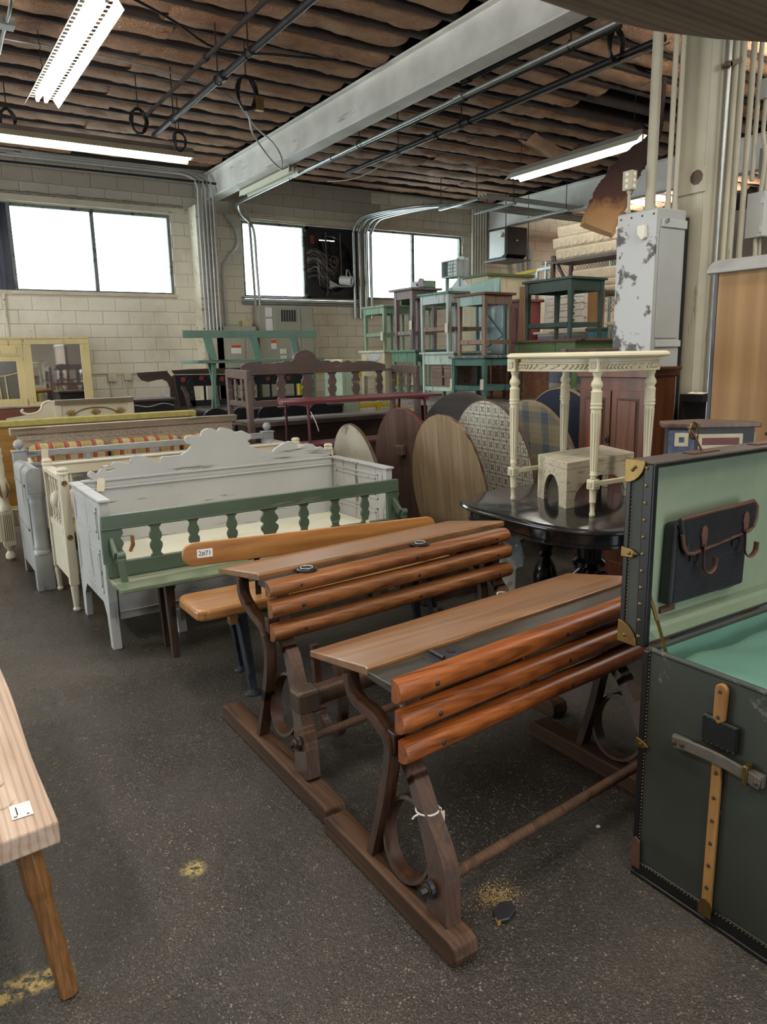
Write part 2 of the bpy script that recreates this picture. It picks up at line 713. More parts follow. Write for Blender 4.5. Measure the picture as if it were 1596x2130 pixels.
struct('wall_left', B().bx(-6.2, -6, -6, 6, 0, ROOF).bx(-6.2, -6, 11, 14, 0, ROOF).bx(-6.2, -6, 6, 11, 3.6, ROOF), M['plaster'])  # the gap is an added opening that lets sky light in
struct('wall_right', B().bx(18, 18.2, -6, 14, 0, ROOF), M['plaster'])
struct('wall_front', B().bx(-6, 0.8, -6.2, -6, 0, ROOF).bx(3.2, 18, -6.2, -6, 0, ROOF).bx(0.8, 3.2, -6.2, -6, 3.6, ROOF), M['plaster'])  # opening behind the camera, added for fill daylight

# ---- ceiling: deck, joists and sagging paper-faced batts
M['deck'] = plain('dark_roof_deck', srgb(44, 36, 32), 0.9)
M['joist'] = plain('sooty_joist', srgb(58, 48, 45), 0.85, 0, 0.3, 6)


def batt_mat():
    mt, t, bs = nodes('kraft_paper_batt')
    mp = coords(t, (1, 1.6, 1))
    n = ntex(t, mp, 2.2, 5, 0.6)
    r = ramp(t, [(0.25, srgb(164, 116, 84)), (0.5, srgb(208, 160, 124)), (0.75, srgb(230, 190, 152))])
    link(t, n, 'Fac', r, 'Fac')
    # rows of small print and red emblems stamped on the paper
    br = t.nodes.new('ShaderNodeTexBrick')
    br.inputs['Scale'].default_value = 9
    br.inputs['Color1'].default_value = (0, 0, 0, 1)
    br.inputs['Color2'].default_value = (0.2, 0.2, 0.2, 1)
    br.inputs['Mortar'].default_value = (1, 1, 1, 1)
    br.inputs['Mortar Size'].default_value = 0.02
    link(t, mp, 'Vector', br, 'Vector')
    nm = ntex(t, mp, 1.3, 2)
    nr = ramp(t, [(0.52, (0, 0, 0, 1)), (0.58, (0.45, 0.45, 0.45, 1))])
    link(t, nm, 'Fac', nr, 'Fac')
    mu = t.nodes.new('ShaderNodeMath')
    mu.operation = 'MULTIPLY'
    link(t, br, 'Color', mu, 0)
    link(t, nr, 'Color', mu, 1)
    x = mixc(t, (mu, 0), (r, 'Color'), srgb(86, 46, 40))
    vo = t.nodes.new('ShaderNodeTexVoronoi')
    vo.inputs['Scale'].default_value = 1.7
    link(t, mp, 'Vector', vo, 'Vector')
    vr = ramp(t, [(0.10, (0.7, 0.7, 0.7, 1)), (0.17, (0, 0, 0, 1))])
    link(t, vo, 'Distance', vr, 'Fac')
    nn = ntex(t, mp, 26, 2)
    nnr = ramp(t, [(0.48, (0, 0, 0, 1)), (0.54, (1, 1, 1, 1))])
    link(t, nn, 'Fac', nnr, 'Fac')
    mu2 = t.nodes.new('ShaderNodeMath')
    mu2.operation = 'MULTIPLY'
    link(t, vr, 'Color', mu2, 0)
    link(t, nnr, 'Color', mu2, 1)
    x2 = mixc(t, (mu2, 0), (x, 2), srgb(150, 52, 58))
    # soot along the edges against the joists
    link(t, x2, 2, bs, 'Base Color')
    bs.inputs['Roughness'].default_value = 0.7
    n2 = ntex(t, coords(t, (1, 2.2, 1)), 11, 6, 0.62, 2.6)
    bump(t, n2, 'Fac', bs, 0.09)
    return mt


M['batt'] = batt_mat()
ceiling = struct('ceiling', B().bx(-6, 18, -6, 14, ROOF, ROOF + 0.1), M['deck'])
JZ, SP = 4.60, 0.46
joists = [4.66 + SP * i for i in range(18)]
for i, y in enumerate(joists):
    obj('joist', B().bx(0.0, 15.0, y - 0.022, y + 0.022, JZ, ROOF), M['joist'], ceiling)
segs = [(0.3, 2.62), (2.55, 4.74), (5.0, 7.56), (7.5, 9.26), (9.2, 10.7), (11.05, 14.2)]
for i, y in enumerate(joists[:-1]):
    for sgi, (xa, xb) in enumerate(segs):
        if sgi in (3,) and i in (4, 5):
            continue                                   # batts fallen out here
        j = random.uniform(-0.12, 0.12)
        xa2, xb2 = xa - (abs(j) if sgi in (1, 3, 4) else 0), xb + random.uniform(-0.04, 0.04) * (sgi not in (0, 2, 3))
        y0, y1 = y + 0.025, y + SP - 0.025
        ph = random.uniform(0, 50)
        sag = random.uniform(0.02, 0.06)
        lift = random.uniform(0.005, 0.05)

        def f(u, v, sgi=sgi, xa2=xa2, xb2=xb2, y0=y0, y1=y1, ph=ph, sag=sag, lift=lift):
            x, yy = xa2 + (xb2 - xa2) * u, y0 + (y1 - y0) * v
            e = sin(pi * v) ** 0.6
            z = JZ + lift + 0.06 - (0.06 + sag) * e
            z += 0.024 * noise.noise((x * 3.2 + ph, yy * 5, 0)) + 0.016 * noise.noise((x * 9 + yy * 6 + ph, yy * 13, 3))
            if (sgi in (1, 4) and u > 0.999) or (sgi == 2 and u < 0.001):
                z += 0.03
            return V((x, yy, z))
        obj('insulation_batt', B().sheet(f, max(10, int((xb2 - xa2) * 14)), 9), M['batt'], ceiling, sm=60)

# ---- steel beams under the joists, parts of the roof structure
def ibeam(name, x, y0, y1, zb, zt, fl, mat):
    b = B()
    b.bx(x - fl / 2, x + fl / 2, y0, y1, zb, zb + 0.022)
    b.bx(x - fl / 2, x + fl / 2, y0, y1, zt - 0.022, zt)
    b.bx(x - 0.045, x + 0.045, y0, y1, zb + 0.02, zt - 0.02)
    o = obj(name, b, mat, bev=0.004)
    o['kind'] = 'structure'
    return o


main_beam = ibeam('ceiling_beam', 4.88, 2.6, 12.64, 4.18, 4.60, 0.21, M['beam'])
right_beam = ibeam('ceiling_beam', 10.95, 2.6, 12.64, 4.12, 4.60, 0.2, M['beam'])

# ---- windows: frame, mullion, panes
M['winframe'] = paint('weathered_window_frame', srgb(120, 126, 118), srgb(70, 66, 58), 0.4, 0.6, 6)
M['lintel'] = paint('painted_lintel', srgb(206, 198, 176), srgb(130, 116, 96), 0.3, 0.6, 4, 'x')


def window(n, x0, x1, z0, z1, splits):
    fr = B()
    y0, y1 = D + 0.04, D + 0.10
    t = 0.045
    fr.bx(x0, x1, y0, y1, z0, z0 + t).bx(x0, x1, y0, y1, z1 - t, z1)
    fr.bx(x0, x0 + t, y0, y1, z0 + t, z1 - t).bx(x1 - t, x1, y0, y1, z0 + t, z1 - t)
    wd = struct('window_%d' % n, fr, M['winframe'])
    pts = [x0 + t] + list(splits) + [x1 - t]
    for s_ in splits:
        obj('mullion', B().bx(s_ - 0.028, s_ + 0.028, y0, y1, z0 + t, z1 - t), M['winframe'], wd, bev=0.004)
    for i in range(len(pts) - 1):
        a = pts[i] + (0.028 if i else 0)
        b = pts[i + 1] - (0.028 if i < len(pts) - 2 else 0)
        obj('pane', B().bx(a, b, D + 0.066, D + 0.072, z0 + t, z1 - t), M['glass'], wd)
    return wd


window(1, 1.74, 4.15, 2.64, 3.9, [2.93])
window(2, 5.38, 6.62, 2.64, 3.92, [])
window(3, 7.92, 10.24, 2.66, 3.96, [9.02])
for n, (x0, x1, z0) in enumerate(((-1.0, 4.4, 3.92), (5.3, 10.6, 3.95))):
    struct('trim_%d' % (n + 1), B().bx(x0, x1, D - 0.02, D + 0.03, z0, z0 + 0.095), M['lintel'], bev=0.006)
rough_ = B()
rough_.tube([(0.3 + i * 0.05, D - 0.018 + 0.012 * noise.noise((i * 0.7, 3, 1)), 4.035 + 0.018 * noise.noise((i * 0.5, 1, 7))) for i in range(82)], 0.02, 6,
            rad_list=[0.018 + 0.012 * abs(noise.noise((i * 0.9, 0, 0))) for i in range(82)])
struct('trim_3', rough_, plain('grey_sealant_bead', srgb(150, 142, 130), 0.9, 0, 0.3, 30, 0.004), sm=60)
struct('trim_4', B().bx(1.68, 4.2, D - 0.012, D + 0.04, 2.605, 2.65), M['lintel'], bev=0.005)
struct('trim_5', B().bx(-1, 4.3, D - 0.02, D + 0.02, 1.385, 1.41).bx(1.55, 1.58, D - 0.02, D + 0.02, 1.41, 2.6), M['lintel'], bev=0.004)


def wobj(name, b, mat, parent, **k):
    """part whose mesh is written in room coordinates; names in ISLES become one object per piece"""
    if name in ISLES and not k.get('kind'):
        bits = islands(b)
        if len(bits) > 1:
            return [wobj_one(name, q_, mat, parent, **k) for q_ in bits][0]
    return wobj_one(name, b, mat, parent, **k)


def wobj_one(name, b, mat, parent, **k):
    o = obj(name, b, mat, parent, **k)
    p, chain = parent, Matrix.Identity(4)
    while p:
        chain = (Matrix.Translation(p.location) @ p.rotation_euler.to_matrix().to_4x4()) @ chain if p.parent is None else p.matrix_parent_inverse @ Matrix.Translation(p.location) @ chain
        p = p.parent
    o.matrix_parent_inverse = chain.inverted()
    return o


# ================================================================== school desks
M['slat'] = wood('varnished_orange_pine', srgb(92, 44, 18), srgb(190, 108, 50), 'x', 0.33, 1.3, 0.25)
M['slat2'] = wood('varnished_brown_pine', srgb(84, 50, 26), srgb(172, 110, 62), 'x', 0.36, 1.3, 0.2)
M['desktop'] = wood('rubbed_desk_board', srgb(104, 70, 42), srgb(172, 126, 84), 'x', 0.36, 0.8, 0.5, 0.0, False)
M['tray'] = wood('dark_pen_tray', srgb(34, 30, 26), srgb(78, 70, 58), 'x', 0.4, 1.0, 0.1)
M['bent'] = wood('dark_bentwood', srgb(40, 26, 18), srgb(92, 62, 42), 'z', 0.45, 0.8, 0.1)
M['runner'] = wood('scuffed_runner', srgb(48, 33, 24), srgb(112, 80, 56), 'y', 0.65, 1.0, 0, 0.002)


def half_log(z0, z1, d, v):
    c, h = (z0 + z1) / 2, (z1 - z0) / 2
    p = [(v, c - h)]
    for i in range(11):
        a = -pi / 2 + pi * i / 10
        p.append((v - d * cos(a) ** 0.7 if abs(cos(a)) > 1e-6 else v, c + h * sin(a)))
    p.append((v, c + h))
    return p[1:-1]


def ringband(c, r, t, w):
    b = B()
    n = 28
    vs, fs = [], []
    for i in range(n):
        a = 2 * pi * i / n
        for rr, x in ((r, -w / 2), (r, w / 2), (r - t, w / 2), (r - t, -w / 2)):
            vs.append((x, c[0] + cos(a) * rr, c[1] + sin(a) * rr))
    for i in range(n):
        k = (i + 1) % n
        for j in range(4):
            fs.append((i * 4 + j, i * 4 + (j + 1) % 4, k * 4 + (j + 1) % 4, k * 4 + j))
    return b.add(vs, fs)


def curve(pts, n=6):
    """smooth path through points (Catmull-Rom)"""
    P = [V(p) for p in pts]
    out = []
    for i in range(len(P) - 1):
        p0, p1, p2, p3 = P[max(i - 1, 0)], P[i], P[i + 1], P[min(i + 2, len(P) - 1)]
        for k in range(n):
            t = k / n
            out.append(0.5 * ((2 * p1) + (p2 - p0) * t + (2 * p0 - 5 * p1 + 4 * p2 - p3) * t * t + (3 * p1 - p0 - 3 * p2 + p3) * t ** 3))
    out.append(P[-1])
    return [tuple(p) for p in out]


def desk(label, loc, U, frames, slats, tray, board, spath, ppath, pw, ring, runner, rod, slatmat, sh=0.09, over=0.0):
    t = thing('school_desk', label, 'desk', loc, group='old two-seat school desks')
    SH = Matrix.Identity(4)
    SH[1][0] = sh
    first_bolt = None
    for i, (z0, z1, v) in enumerate(slats):
        b = B()
        poly = half_log(z0, z1, 0.052, v)
        us = [-over, -over + 0.012] + [U * k / 6 for k in range(1, 6)] + [U - 0.012, U]
        vs, fs = [], []
        cz = (z0 + z1) / 2
        for k, u in enumerate(us):
            s_ = 0.95 if k in (0, len(us) - 1) else 1.0
            for a, z in poly:
                wob = 0.004 * noise.noise((u * 2.3 + i * 7, z * 9, i))
                vs.append(SH @ V((u, v + (a - v) * s_ + wob, cz + (z - cz) * s_ + wob)))
        n = len(poly)
        for k in range(len(us) - 1):
            for j in range(n):
                fs.append((k * n + j, k * n + (j + 1) % n, (k + 1) * n + (j + 1) % n, (k + 1) * n + j))
        fs += [tuple(range(n)), tuple((len(us) - 1) * n + j for j in range(n))]
        so = obj('slat', b.add(vs, fs), slatmat, t, sm=50)
        for u in (0.14, U * 0.55, U - 0.1):
            p = SH @ V((u, v - 0.0505, cz))
            if first_bolt is None:
                bb = B().lathe((0, 0, 0), [(0.0085, -0.004), (0.0085, 0.002), (0.004, 0.005)], 8, Matrix.Rotation(pi / 2, 3, 'X'))
                first_bolt = obj('bolt', bb, M['darkmetal'], so)
                first_bolt.location = p
            else:
                share('bolt', first_bolt, so, p)
    y0, y1, z = tray
    obj('pen_tray', B().prism([(y0, z - 0.03), (y0, z), (y0 + 0.05, z - 0.004), (y1 - 0.01, z - 0.006), (y1 + 0.02, z - 0.006), (y1 + 0.02, z - 0.03)], 0.004, U, 'x', SH), M['tray'], t, bev=0.003)
    y0, z0, y1, z1 = board
    obj('desk_board', B().prism([(y0, z0 - 0.024), (y0, z0), (y0 + 0.012, z0 + 0.004), (y1, z1 + 0.002), (y1, z1 - 0.022)], 0, U + 0.06, 'x', SH), M['desktop'], t, bev=0.004)
    def leaned(b, k=0.22):
        b.v = [(x + k * (min(max(z, 0.07), 0.45) - 0.07), y, z) for x, y, z in b.v]
        return b
    src = None
    for u in frames:
        off = V((u, sh * u, 0))
        if src is None:
            a = obj('curved_leg', leaned(B().ribbon(curve(spath), 0.03, -0.030, 0.014, 'x'), 0.09), M['bent'], t, weld=True, sm=35)
            c_ = curve(ppath)
            ws = [w_ for w_ in pw for _ in range(6)]
            ws = [pw[min(int(k / 6), len(pw) - 2)] * (1 - k / 6 % 1) + pw[min(int(k / 6) + 1, len(pw) - 1)] * (k / 6 % 1) for k in range(len(c_))]
            p_ = obj('post', leaned(B().ribbon(c_, ws, -0.026, 0.026, 'x')), M['bent'], t, weld=True, sm=35)
            r_ = obj('ring', leaned(ringband(ring[:2], ring[2], 0.011, 0.045)), M['bent'], t, sm=35)
            ry0, ry1 = runner
            n_ = B().prism([(ry0, 0.0), (ry0 - 0.012, 0.03), (ry0 - 0.004, 0.062), (ry0 + 0.02, 0.07), (ry1 - 0.03, 0.07), (ry1, 0.055), (ry1, 0.0)], -0.048, 0.036, 'x')
            n_ = obj('runner', n_, M['runner'], t, bev=0.006)
            k_ = obj('bracket', leaned(B().bx(-0.066, 0.02, slats[1][2] + 0.012, slats[1][2] + 0.055, slats[1][0] - 0.075, slats[1][0] - 0.01)), M['bent'], t, bev=0.004)
            h_ = obj('slat_bearer', leaned(B().prism([(slats[2][2] + 0.001, slats[2][0] - 0.0), (slats[0][2] + 0.001, tray[2] - 0.03), (slats[0][2] + 0.04, tray[2] - 0.03), (slats[2][2] + 0.04, slats[2][0] - 0.0)], -0.024, 0.024, 'x')), M['bent'], t)
            src = (a, p_, r_, n_, k_, h_)
            for o in src:
                o.location = off
        else:
            for o in src:
                share(o.name.split('.')[0], o, t, off)
        ux = u + 0.22 * (rod[1] - 0.07)
        bo = B().cyl((ux - 0.066, rod[0] + sh * u, rod[1]), (ux - 0.02, rod[0] + sh * u, rod[1]), 0.012, n=6)
        bo.cyl((ux - 0.042, rod[0] + sh * u, rod[1]), (ux - 0.028, rod[0] + sh * u, rod[1]), 0.026, n=14)
        obj('bolt', bo, M['darkmetal'], t, label='heavy iron bolt with washer')
    u0, u1 = frames
    obj('foot_rod', B().cyl((u0 - 0.03, rod[0] + sh * u0, rod[1]), (u1 + 0.03, rod[0] + sh * u1, rod[1]), 0.0165, n=14), M['runner'], t, sm=60)
    return t, SH


d1, SH1 = desk('orange-brown wooden school desk with hinged ink plate, standing beside the green trunk', (1.11, 1.69, 0), 1.36, (-0.012, 1.03),
               [(0.602, 0.680, 0.005), (0.512, 0.588, -0.01), (0.426, 0.498, -0.025)], (0.006, 0.135, 0.658), (0.137, 0.662, 0.525, 0.590),
               [(0.09, 0.06), (0.05, 0.238), (0.03, 0.373), (0.026, 0.435), (0.04, 0.474), (0.075, 0.495), (0.12, 0.515), (0.205, 0.522), (0.25, 0.545), (0.266, 0.60)],
               [(-0.256, 0.06), (-0.224, 0.177), (-0.175, 0.243), (-0.11, 0.305), (-0.045, 0.37), (0.012, 0.43), (0.016, 0.60)], (0.088, 0.075, 0.058, 0.038, 0.033, 0.032, 0.032), (-0.068, 0.198, 0.122), (-0.355, 0.355), (-0.215, 0.14), M['slat'])
pl = B().bx(0.20, 0.355, 0.055, 0.115, 0.648, 0.655, SH1)
plo = obj('ink_plate', pl, M['darkmetal'], d1, bev=0.001)
obj('hinge_pin', B().cyl(SH1 @ V((0.245, 0.05, 0.66)), SH1 @ V((0.245, 0.122, 0.66)), 0.006), M['darkmetal'], plo)
obj('ink_hole', B().lathe(SH1 @ V((0.305, 0.085, 0.6555)), [(0.014, 0), (0.014, 0.0012)], 14), M['ink'], plo)
st = B().tube([(0.006 + 0.07 * (0.5 - 0.5 * cos(a)), -0.112 + 0.034 * sin(a), 0.305) for a in [2 * pi * i / 16 for i in range(16)]], 0.0028, 5, closed=True)
st.tube([(0.074, -0.12, 0.305), (0.085, -0.12, 0.295), (0.085, -0.12, 0.28)], 0.002, 5)
st.tube([(0.008, -0.118, 0.305), (-0.004, -0.11, 0.297), (-0.008, -0.105, 0.287)], 0.003, 5)
obj('string_tie', st, M['string'], d1)
obj('price_tag', B().bx(0.078, 0.095, -0.124, -0.121, 0.235, 0.285), M['tag'], d1)

d2, SH2 = desk('brown wooden school desk with two round inkwell lids, behind the orange-brown desk', (1.13, 2.615, 0), 1.36, (-0.012, 1.20),
               [(0.676, 0.744, 0.005), (0.594, 0.668, -0.01), (0.500, 0.572, -0.02)], (0.006, 0.06, 0.738), (0.062, 0.752, 0.52, 0.675),
               [(0.066, 0.06), (0.025, 0.259), (0.013, 0.387), (0.033, 0.481), (0.064, 0.534), (0.157, 0.562), (0.235, 0.592), (0.268, 0.63), (0.272, 0.69)],
               [(-0.33, 0.06), (-0.28, 0.16), (-0.235, 0.234), (-0.165, 0.327), (-0.09, 0.415), (-0.02, 0.48), (0.012, 0.54), (0.016, 0.68)], (0.1, 0.085, 0.065, 0.05, 0.038, 0.033, 0.032, 0.032), (-0.10, 0.26, 0.122), (-0.545, 0.43), (-0.27, 0.18), M['slat2'])
for u in (0.205, 0.82):
    p = SH2 @ V((u, 0.025, 0.742))
    lid = obj('inkwell_lid', B().lathe(p, [(0.044, 0), (0.044, 0.006), (0.034, 0.010), (0.032, 0.007), (0.02, 0.009), (0.0, 0.012)], 20), M['black'], d2, sm=40)
    obj('lid_ring', B().tube([p + V((cos(a) * 0.026, sin(a) * 0.026, 0.0115)) for a in [2 * pi * i / 18 for i in range(18)]], 0.003, 6, closed=True), M['steel'], lid, sm=60)
obj('seat_beam', B().cyl((0.03, -0.2, 0.31), (1.2, -0.2 + 0.108, 0.31), 0.042, n=14), M['bent'], d2, sm=60)
M['oldiron'] = plain('worn_brown_iron', srgb(88, 72, 58), 0.5, 0.45, 0.25, 9, 0.001)
cl = B().bx(0.005, 0.10, -0.248, -0.155, 0.262, 0.358)
obj('beam_clamp', cl, M['oldiron'], d2, bev=0.014)
for u in (0.24, 0.95):
    ub = B().ribbon(curve([(0.10, 0.40), (0.085, 0.25), (0.06, 0.12), (0.0, 0.065), (-0.06, 0.06), (-0.11, 0.1), (-0.135, 0.2), (-0.125, 0.3), (-0.09, 0.40)]), 0.03, u - 0.016, u + 0.016, 'x')
    o = obj('seat_bracket', ub, M['bent'], d2, weld=True, sm=35)
    o.location.y = 0.09 * u - 0.05
sp = SH2 @ V((1.24, -0.09, 0.5))
obj('string_tie', B().tube([(sp.x - 0.03 + 0.06 * (0.5 - 0.5 * cos(a)), sp.y - 0.035 + 0.04 * sin(a), 0.45) for a in [2 * pi * i / 12 for i in range(12)]], 0.004, 5, closed=True), M['string'], d2)

# ================================================================== steamer trunk with open lid
M['canvas'] = paint('dark_green_canvas', srgb(60, 64, 57), srgb(104, 108, 96), 0.10, 0.55, 7, None, 0.15)
M['lining'] = plain('pale_green_cloth', srgb(132, 146, 122), 0.9, 0, 0.10, 4, 0.0015)
M['baize'] = plain('teal_green_cloth', srgb(98, 142, 126), 0.95, 0, 0.08, 5, 0.001)
M['leather'] = plain('worn_brown_leather', srgb(98, 66, 52), 0.5, 0, 0.2, 14)
M['ash'] = wood('pale_ash_strip', srgb(132, 92, 48), srgb(196, 148, 90), 'z', 0.5, 1.2)
M['blackcloth'] = plain('ribbed_black_oilcloth', srgb(42, 42, 46), 0.45, 0, 0.15, 9)
TX0, TX1, TY0, TY1, TZ = 1.75, 2.55, 0.82, 1.308, 0.742
tr = thing('steamer_trunk', 'dark green steamer trunk standing open with pale green lining', 'trunk', (2.15, 1.06, 0))
b = B().bx(TX0 + .004, TX1, TY0, TY1, 0.02, 0.05)
b.bx(TX0 + .004, TX0 + 0.016, TY0, TY1, 0.05, TZ).bx(TX1 - 0.016, TX1, TY0, TY1, 0.05, TZ)
b.bx(TX0 + .016, TX1 - 0.016, TY0, TY0 + 0.014, 0.05, TZ).bx(TX0 + .016, TX1 - 0.016, TY1 - 0.014, TY1, 0.05, TZ)
body = wobj('trunk_body', b, M['canvas'], tr, bev=0.003)
ed = B()
for y in (TY0, TY1):
    ed.bx(TX0 - 0.002, TX0 + 0.03, y - 0.012, y + 0.012, 0.03, TZ)
wobj('edge_binding', ed, M['blackrub'], body, bev=0.005)
wobj('bottom_binding', B().bx(TX0 - 0.003, TX0 + 0.03, TY0 - 0.01, TY1 + 0.01, 0.012, 0.056).bx(TX0, TX1, TY0 - 0.004, TY0 + 0.02, 0.012, 0.056).bx(TX0 - 0.006, TX1, TY0 - 0.012, TY1 + 0.012, 0.0, 0.014), M['blackrub'], body, bev=0.004)
wobj('rim', B().tube([(TX0 + 0.01, TY1, TZ + .002), (TX0 + 0.01, TY0, TZ + .002)], 0.009, 8).tube([(TX0, TY1 - 0.006, TZ + .002), (TX1, TY1 - 0.006, TZ + .002)], 0.009, 8), M['canvas'], body, sm=60)
nails = B()
for i in range(60):
    z = 0.07 + i * 0.0112
    nails.lathe((TX0 - 0.0025, TY1 - 0.0135, z), [(0.0022, 0), (0.001, 0.0015)], 5, Matrix.Rotation(-pi / 2, 3, 'Y'))
for i in range(42):
    nails.lathe((TX0 - 0.0035, TY1 - 0.02 - i * 0.0112, 0.05), [(0.0022, 0), (0.001, 0.0015)], 5, Matrix.Rotation(-pi / 2, 3, 'Y'))
wobj('tack_heads', nails, M['brass'], body, kind='stuff')
stv = B().bx(TX0 - 0.012, TX0, 1.043, 1.072, 0.035, 0.50)
slat_ = wobj('wood_batten', stv, M['ash'], tr, bev=0.003, label='pale wooden batten')
for z in (0.12, 0.19, 0.26, 0.33, 0.40, 0.475):
    wobj('rivet', B().lathe((TX0 - 0.012, 1.057, z), [(0.006, 0), (0.005, 0.003), (0.001, 0.004)], 8, Matrix.Rotation(-pi / 2, 3, 'Y')), M['oldiron'], slat_)
wobj('batten_cap', B().prism([(1.038, 0.03), (1.077, 0.03), (1.077, 0.06), (1.068, 0.078), (1.057, 0.083), (1.046, 0.078), (1.038, 0.06)], TX0 - 0.016, TX0 - 0.011, 'x'), M['brass'], slat_)
wt = B().prism([(1.045, 0.63)] + [(1.06 + 0.017 * cos(a), 0.715 + 0.017 * sin(a)) for a in [pi * i / 8 for i in range(8, -1, -1)]] + [(1.077, 0.63), (1.061, 0.618)], TX0 - 0.016, TX0, 'x')
tabw = wobj('wood_tab', wt, M['ash'], tr, bev=0.003, label='short pale wooden tab')
for z in (0.638, 0.712):
    wobj('rivet', B().lathe((TX0 - 0.016, 1.061, z), [(0.006, 0), (0.005, 0.003), (0.001, 0.004)], 8, Matrix.Rotation(-pi / 2, 3, 'Y')), M['oldiron'], tabw)
pad = wobj('leather_pad', B().prism([(1.11, 0.545), (1.11, 0.632), (1.005, 0.628), (1.005, 0.548)], TX0 - 0.012, TX0, 'x'), M['blackrub'], tr, bev=0.008, seg=3)
rv = B()
for i in range(7):
    for z in (0.553, 0.622):
        rv.lathe((TX0 - 0.011, 1.013 + i * 0.0155, z), [(0.004, 0), (0.003, 0.0025), (0.0005, 0.003)], 6, Matrix.Rotation(-pi / 2, 3, 'Y'))
wobj('pad_studs', rv, M['darkmetal'], pad)
M['strapdark'] = plain('dusty_dark_leather', srgb(84, 74, 66), 0.55, 0, 0.25, 16)
M['strap'] = plain('cracked_grey_leather', srgb(96, 90, 82), 0.5, 0, 0.25, 18)
hs = B().ribbon(curve([(1.187, 0.513), (1.14, 0.520), (1.06, 0.523), (0.985, 0.518), (0.93, 0.509)]), [0.034] * 25, TX0 - 0.026, TX0 - 0.016, 'x')
hd = wobj('carry_handle', hs, M['strap'], tr, bev=0.003, weld=True)
for y, z in ((1.18, 0.5135), (1.155, 0.518), (0.937, 0.51)):
    wobj('rivet', B().lathe((TX0 - 0.026, y, z), [(0.008, 0), (0.007, 0.003), (0.001, 0.005)], 8, Matrix.Rotation(-pi / 2, 3, 'Y')), M['oldiron'], hd)
wobj('handle_seat', B().bx(TX0 - 0.018, TX0, 1.14, 1.195, 0.5, 0.53).bx(TX0 - 0.018, TX0, 0.925, 0.975, 0.495, 0.53), M['strap'], hd, bev=0.003)
wobj('buckle', B().bx(TX0 - 0.032, TX0 - 0.0, 0.962, 0.975, 0.485, 0.545), M['brass'], hd, bev=0.004)
for z0, z1 in ((0.03, 0.13), (0.0, 0.0)):
    if z1:
        wobj('corner_leather', B().prism([(1.318, z0), (1.318, 0.12), (1.306, 0.135), (1.29, 0.12), (1.287, z0)], TX0 - 0.007, TX0 - 0.001, 'x'), M['leather'], tr, bev=0.002)


def brass_corner(poly, x0, x1, par, rivets):
    c = wobj('brass_corner', B().prism(poly, x0, x1, 'x'), M['brass'], par, bev=0.002)
    for y, z in rivets:
        wobj('rivet', B().lathe((x0, y, z), [(0.006, 0), (0.005, 0.003), (0.0005, 0.0045)], 8, Matrix.Rotation(-pi / 2, 3, 'Y')), M['brass'], c)


# lid standing upright on the back edge, leaning a little
LY0, LY1, LZ0, LZ1 = 1.322, 1.405, 0.745, 1.286
lx0, lx1 = TX0 + 0.004, TX1
b = B().bx(lx0, lx1, LY1 - 0.012, LY1, LZ0, LZ1)
b.bx(lx0, lx0 + 0.014, LY0, LY1 - 0.012, LZ0, LZ1).bx(lx1 - 0.014, lx1, LY0, LY1 - 0.012, LZ0, LZ1)
b.bx(lx0, lx1, LY0, LY1 - 0.012, LZ0, LZ0 + 0.012).bx(lx0, lx1, LY0, LY1 - 0.012, LZ1 - 0.012, LZ1)
lid = wobj('trunk_lid', b, M['canvas'], tr, bev=0.004)
e = B().bx(lx0 - 0.003, lx0 + 0.02, LY0 - 0.005, LY0 + 0.03, LZ0, LZ1).bx(lx0 - 0.003, lx0 + 0.02, LY1 - 0.014, LY1 + 0.006, LZ0, LZ1)
e.bx(lx0, lx1, LY0 - 0.005, LY0 + 0.016, LZ1 - 0.008, LZ1 + 0.004)
wobj('edge_binding', e, M['blackrub'], lid, bev=0.004)
top_ = wobj('lid_rim_strip', B().bx(lx0 - 0.004, lx1, LY0 - 0.006, LY1 + 0.004, LZ1, LZ1 + 0.008), M['strapdark'], lid, bev=0.003)
wobj('lid_lining', B().bx(lx0 + 0.014, lx1 - 0.014, LY1 - 0.016, LY1 - 0.011, LZ0 + 0.012, LZ1 - 0.012).bx(lx0 + 0.014, lx0 + 0.018, LY0 + 0.004, LY1 - 0.012, LZ0 + 0.012, LZ1 - 0.012).bx(lx1 - 0.018, lx1 - 0.014, LY0 + 0.004, LY1 - 0.012, LZ0 + 0.012, LZ1 - 0.012).prism([(LY0, LZ0 + 0.012), (LY0, LZ0 + 0.02), (LY0 + 0.03, LZ0 + 0.026), (LY0 + 0.034, LZ0 + 0.04), (LY1 - 0.016, LZ0 + 0.044), (LY1 - 0.016, LZ0 + 0.012)], lx0 + 0.014, lx1 - 0.014, 'x'), M['lining'], lid)
st_ = B()
for i in range(11):
    z = LZ0 + 0.03 + i * 0.05
    st_.lathe((lx0 - 0.003, LY0 + 0.018, z), [(0.006, 0), (0.005, 0.003), (0.0005, 0.004)], 8, Matrix.Rotation(-pi / 2, 3, 'Y'))
wobj('lid_studs', st_, M['brass'], lid)
tk = B()
for i in range(46):
    tk.lathe((lx0 - 0.0035, LY1 - 0.018, LZ0 + 0.02 + i * 0.0112), [(0.0022, 0), (0.001, 0.0015)], 5, Matrix.Rotation(-pi / 2, 3, 'Y'))
wobj('tack_heads', tk, M['brass'], lid, kind='stuff')
q = lambda cy, cz, sy, sz, r: [(cy, cz)] + [(cy + sy * r * cos(a), cz + sz * r * sin(a)) for a in [pi / 2 * i / 6 for i in range(7)]]
brass_corner(q(LY1 + 0.008, LZ1 + 0.01, -1, -1, 0.07), lx0 - 0.008, lx0 - 0.003, lid, [(LY1 - 0.02, LZ1 - 0.02), (LY1 - 0.028, LZ1 - 0.012)])
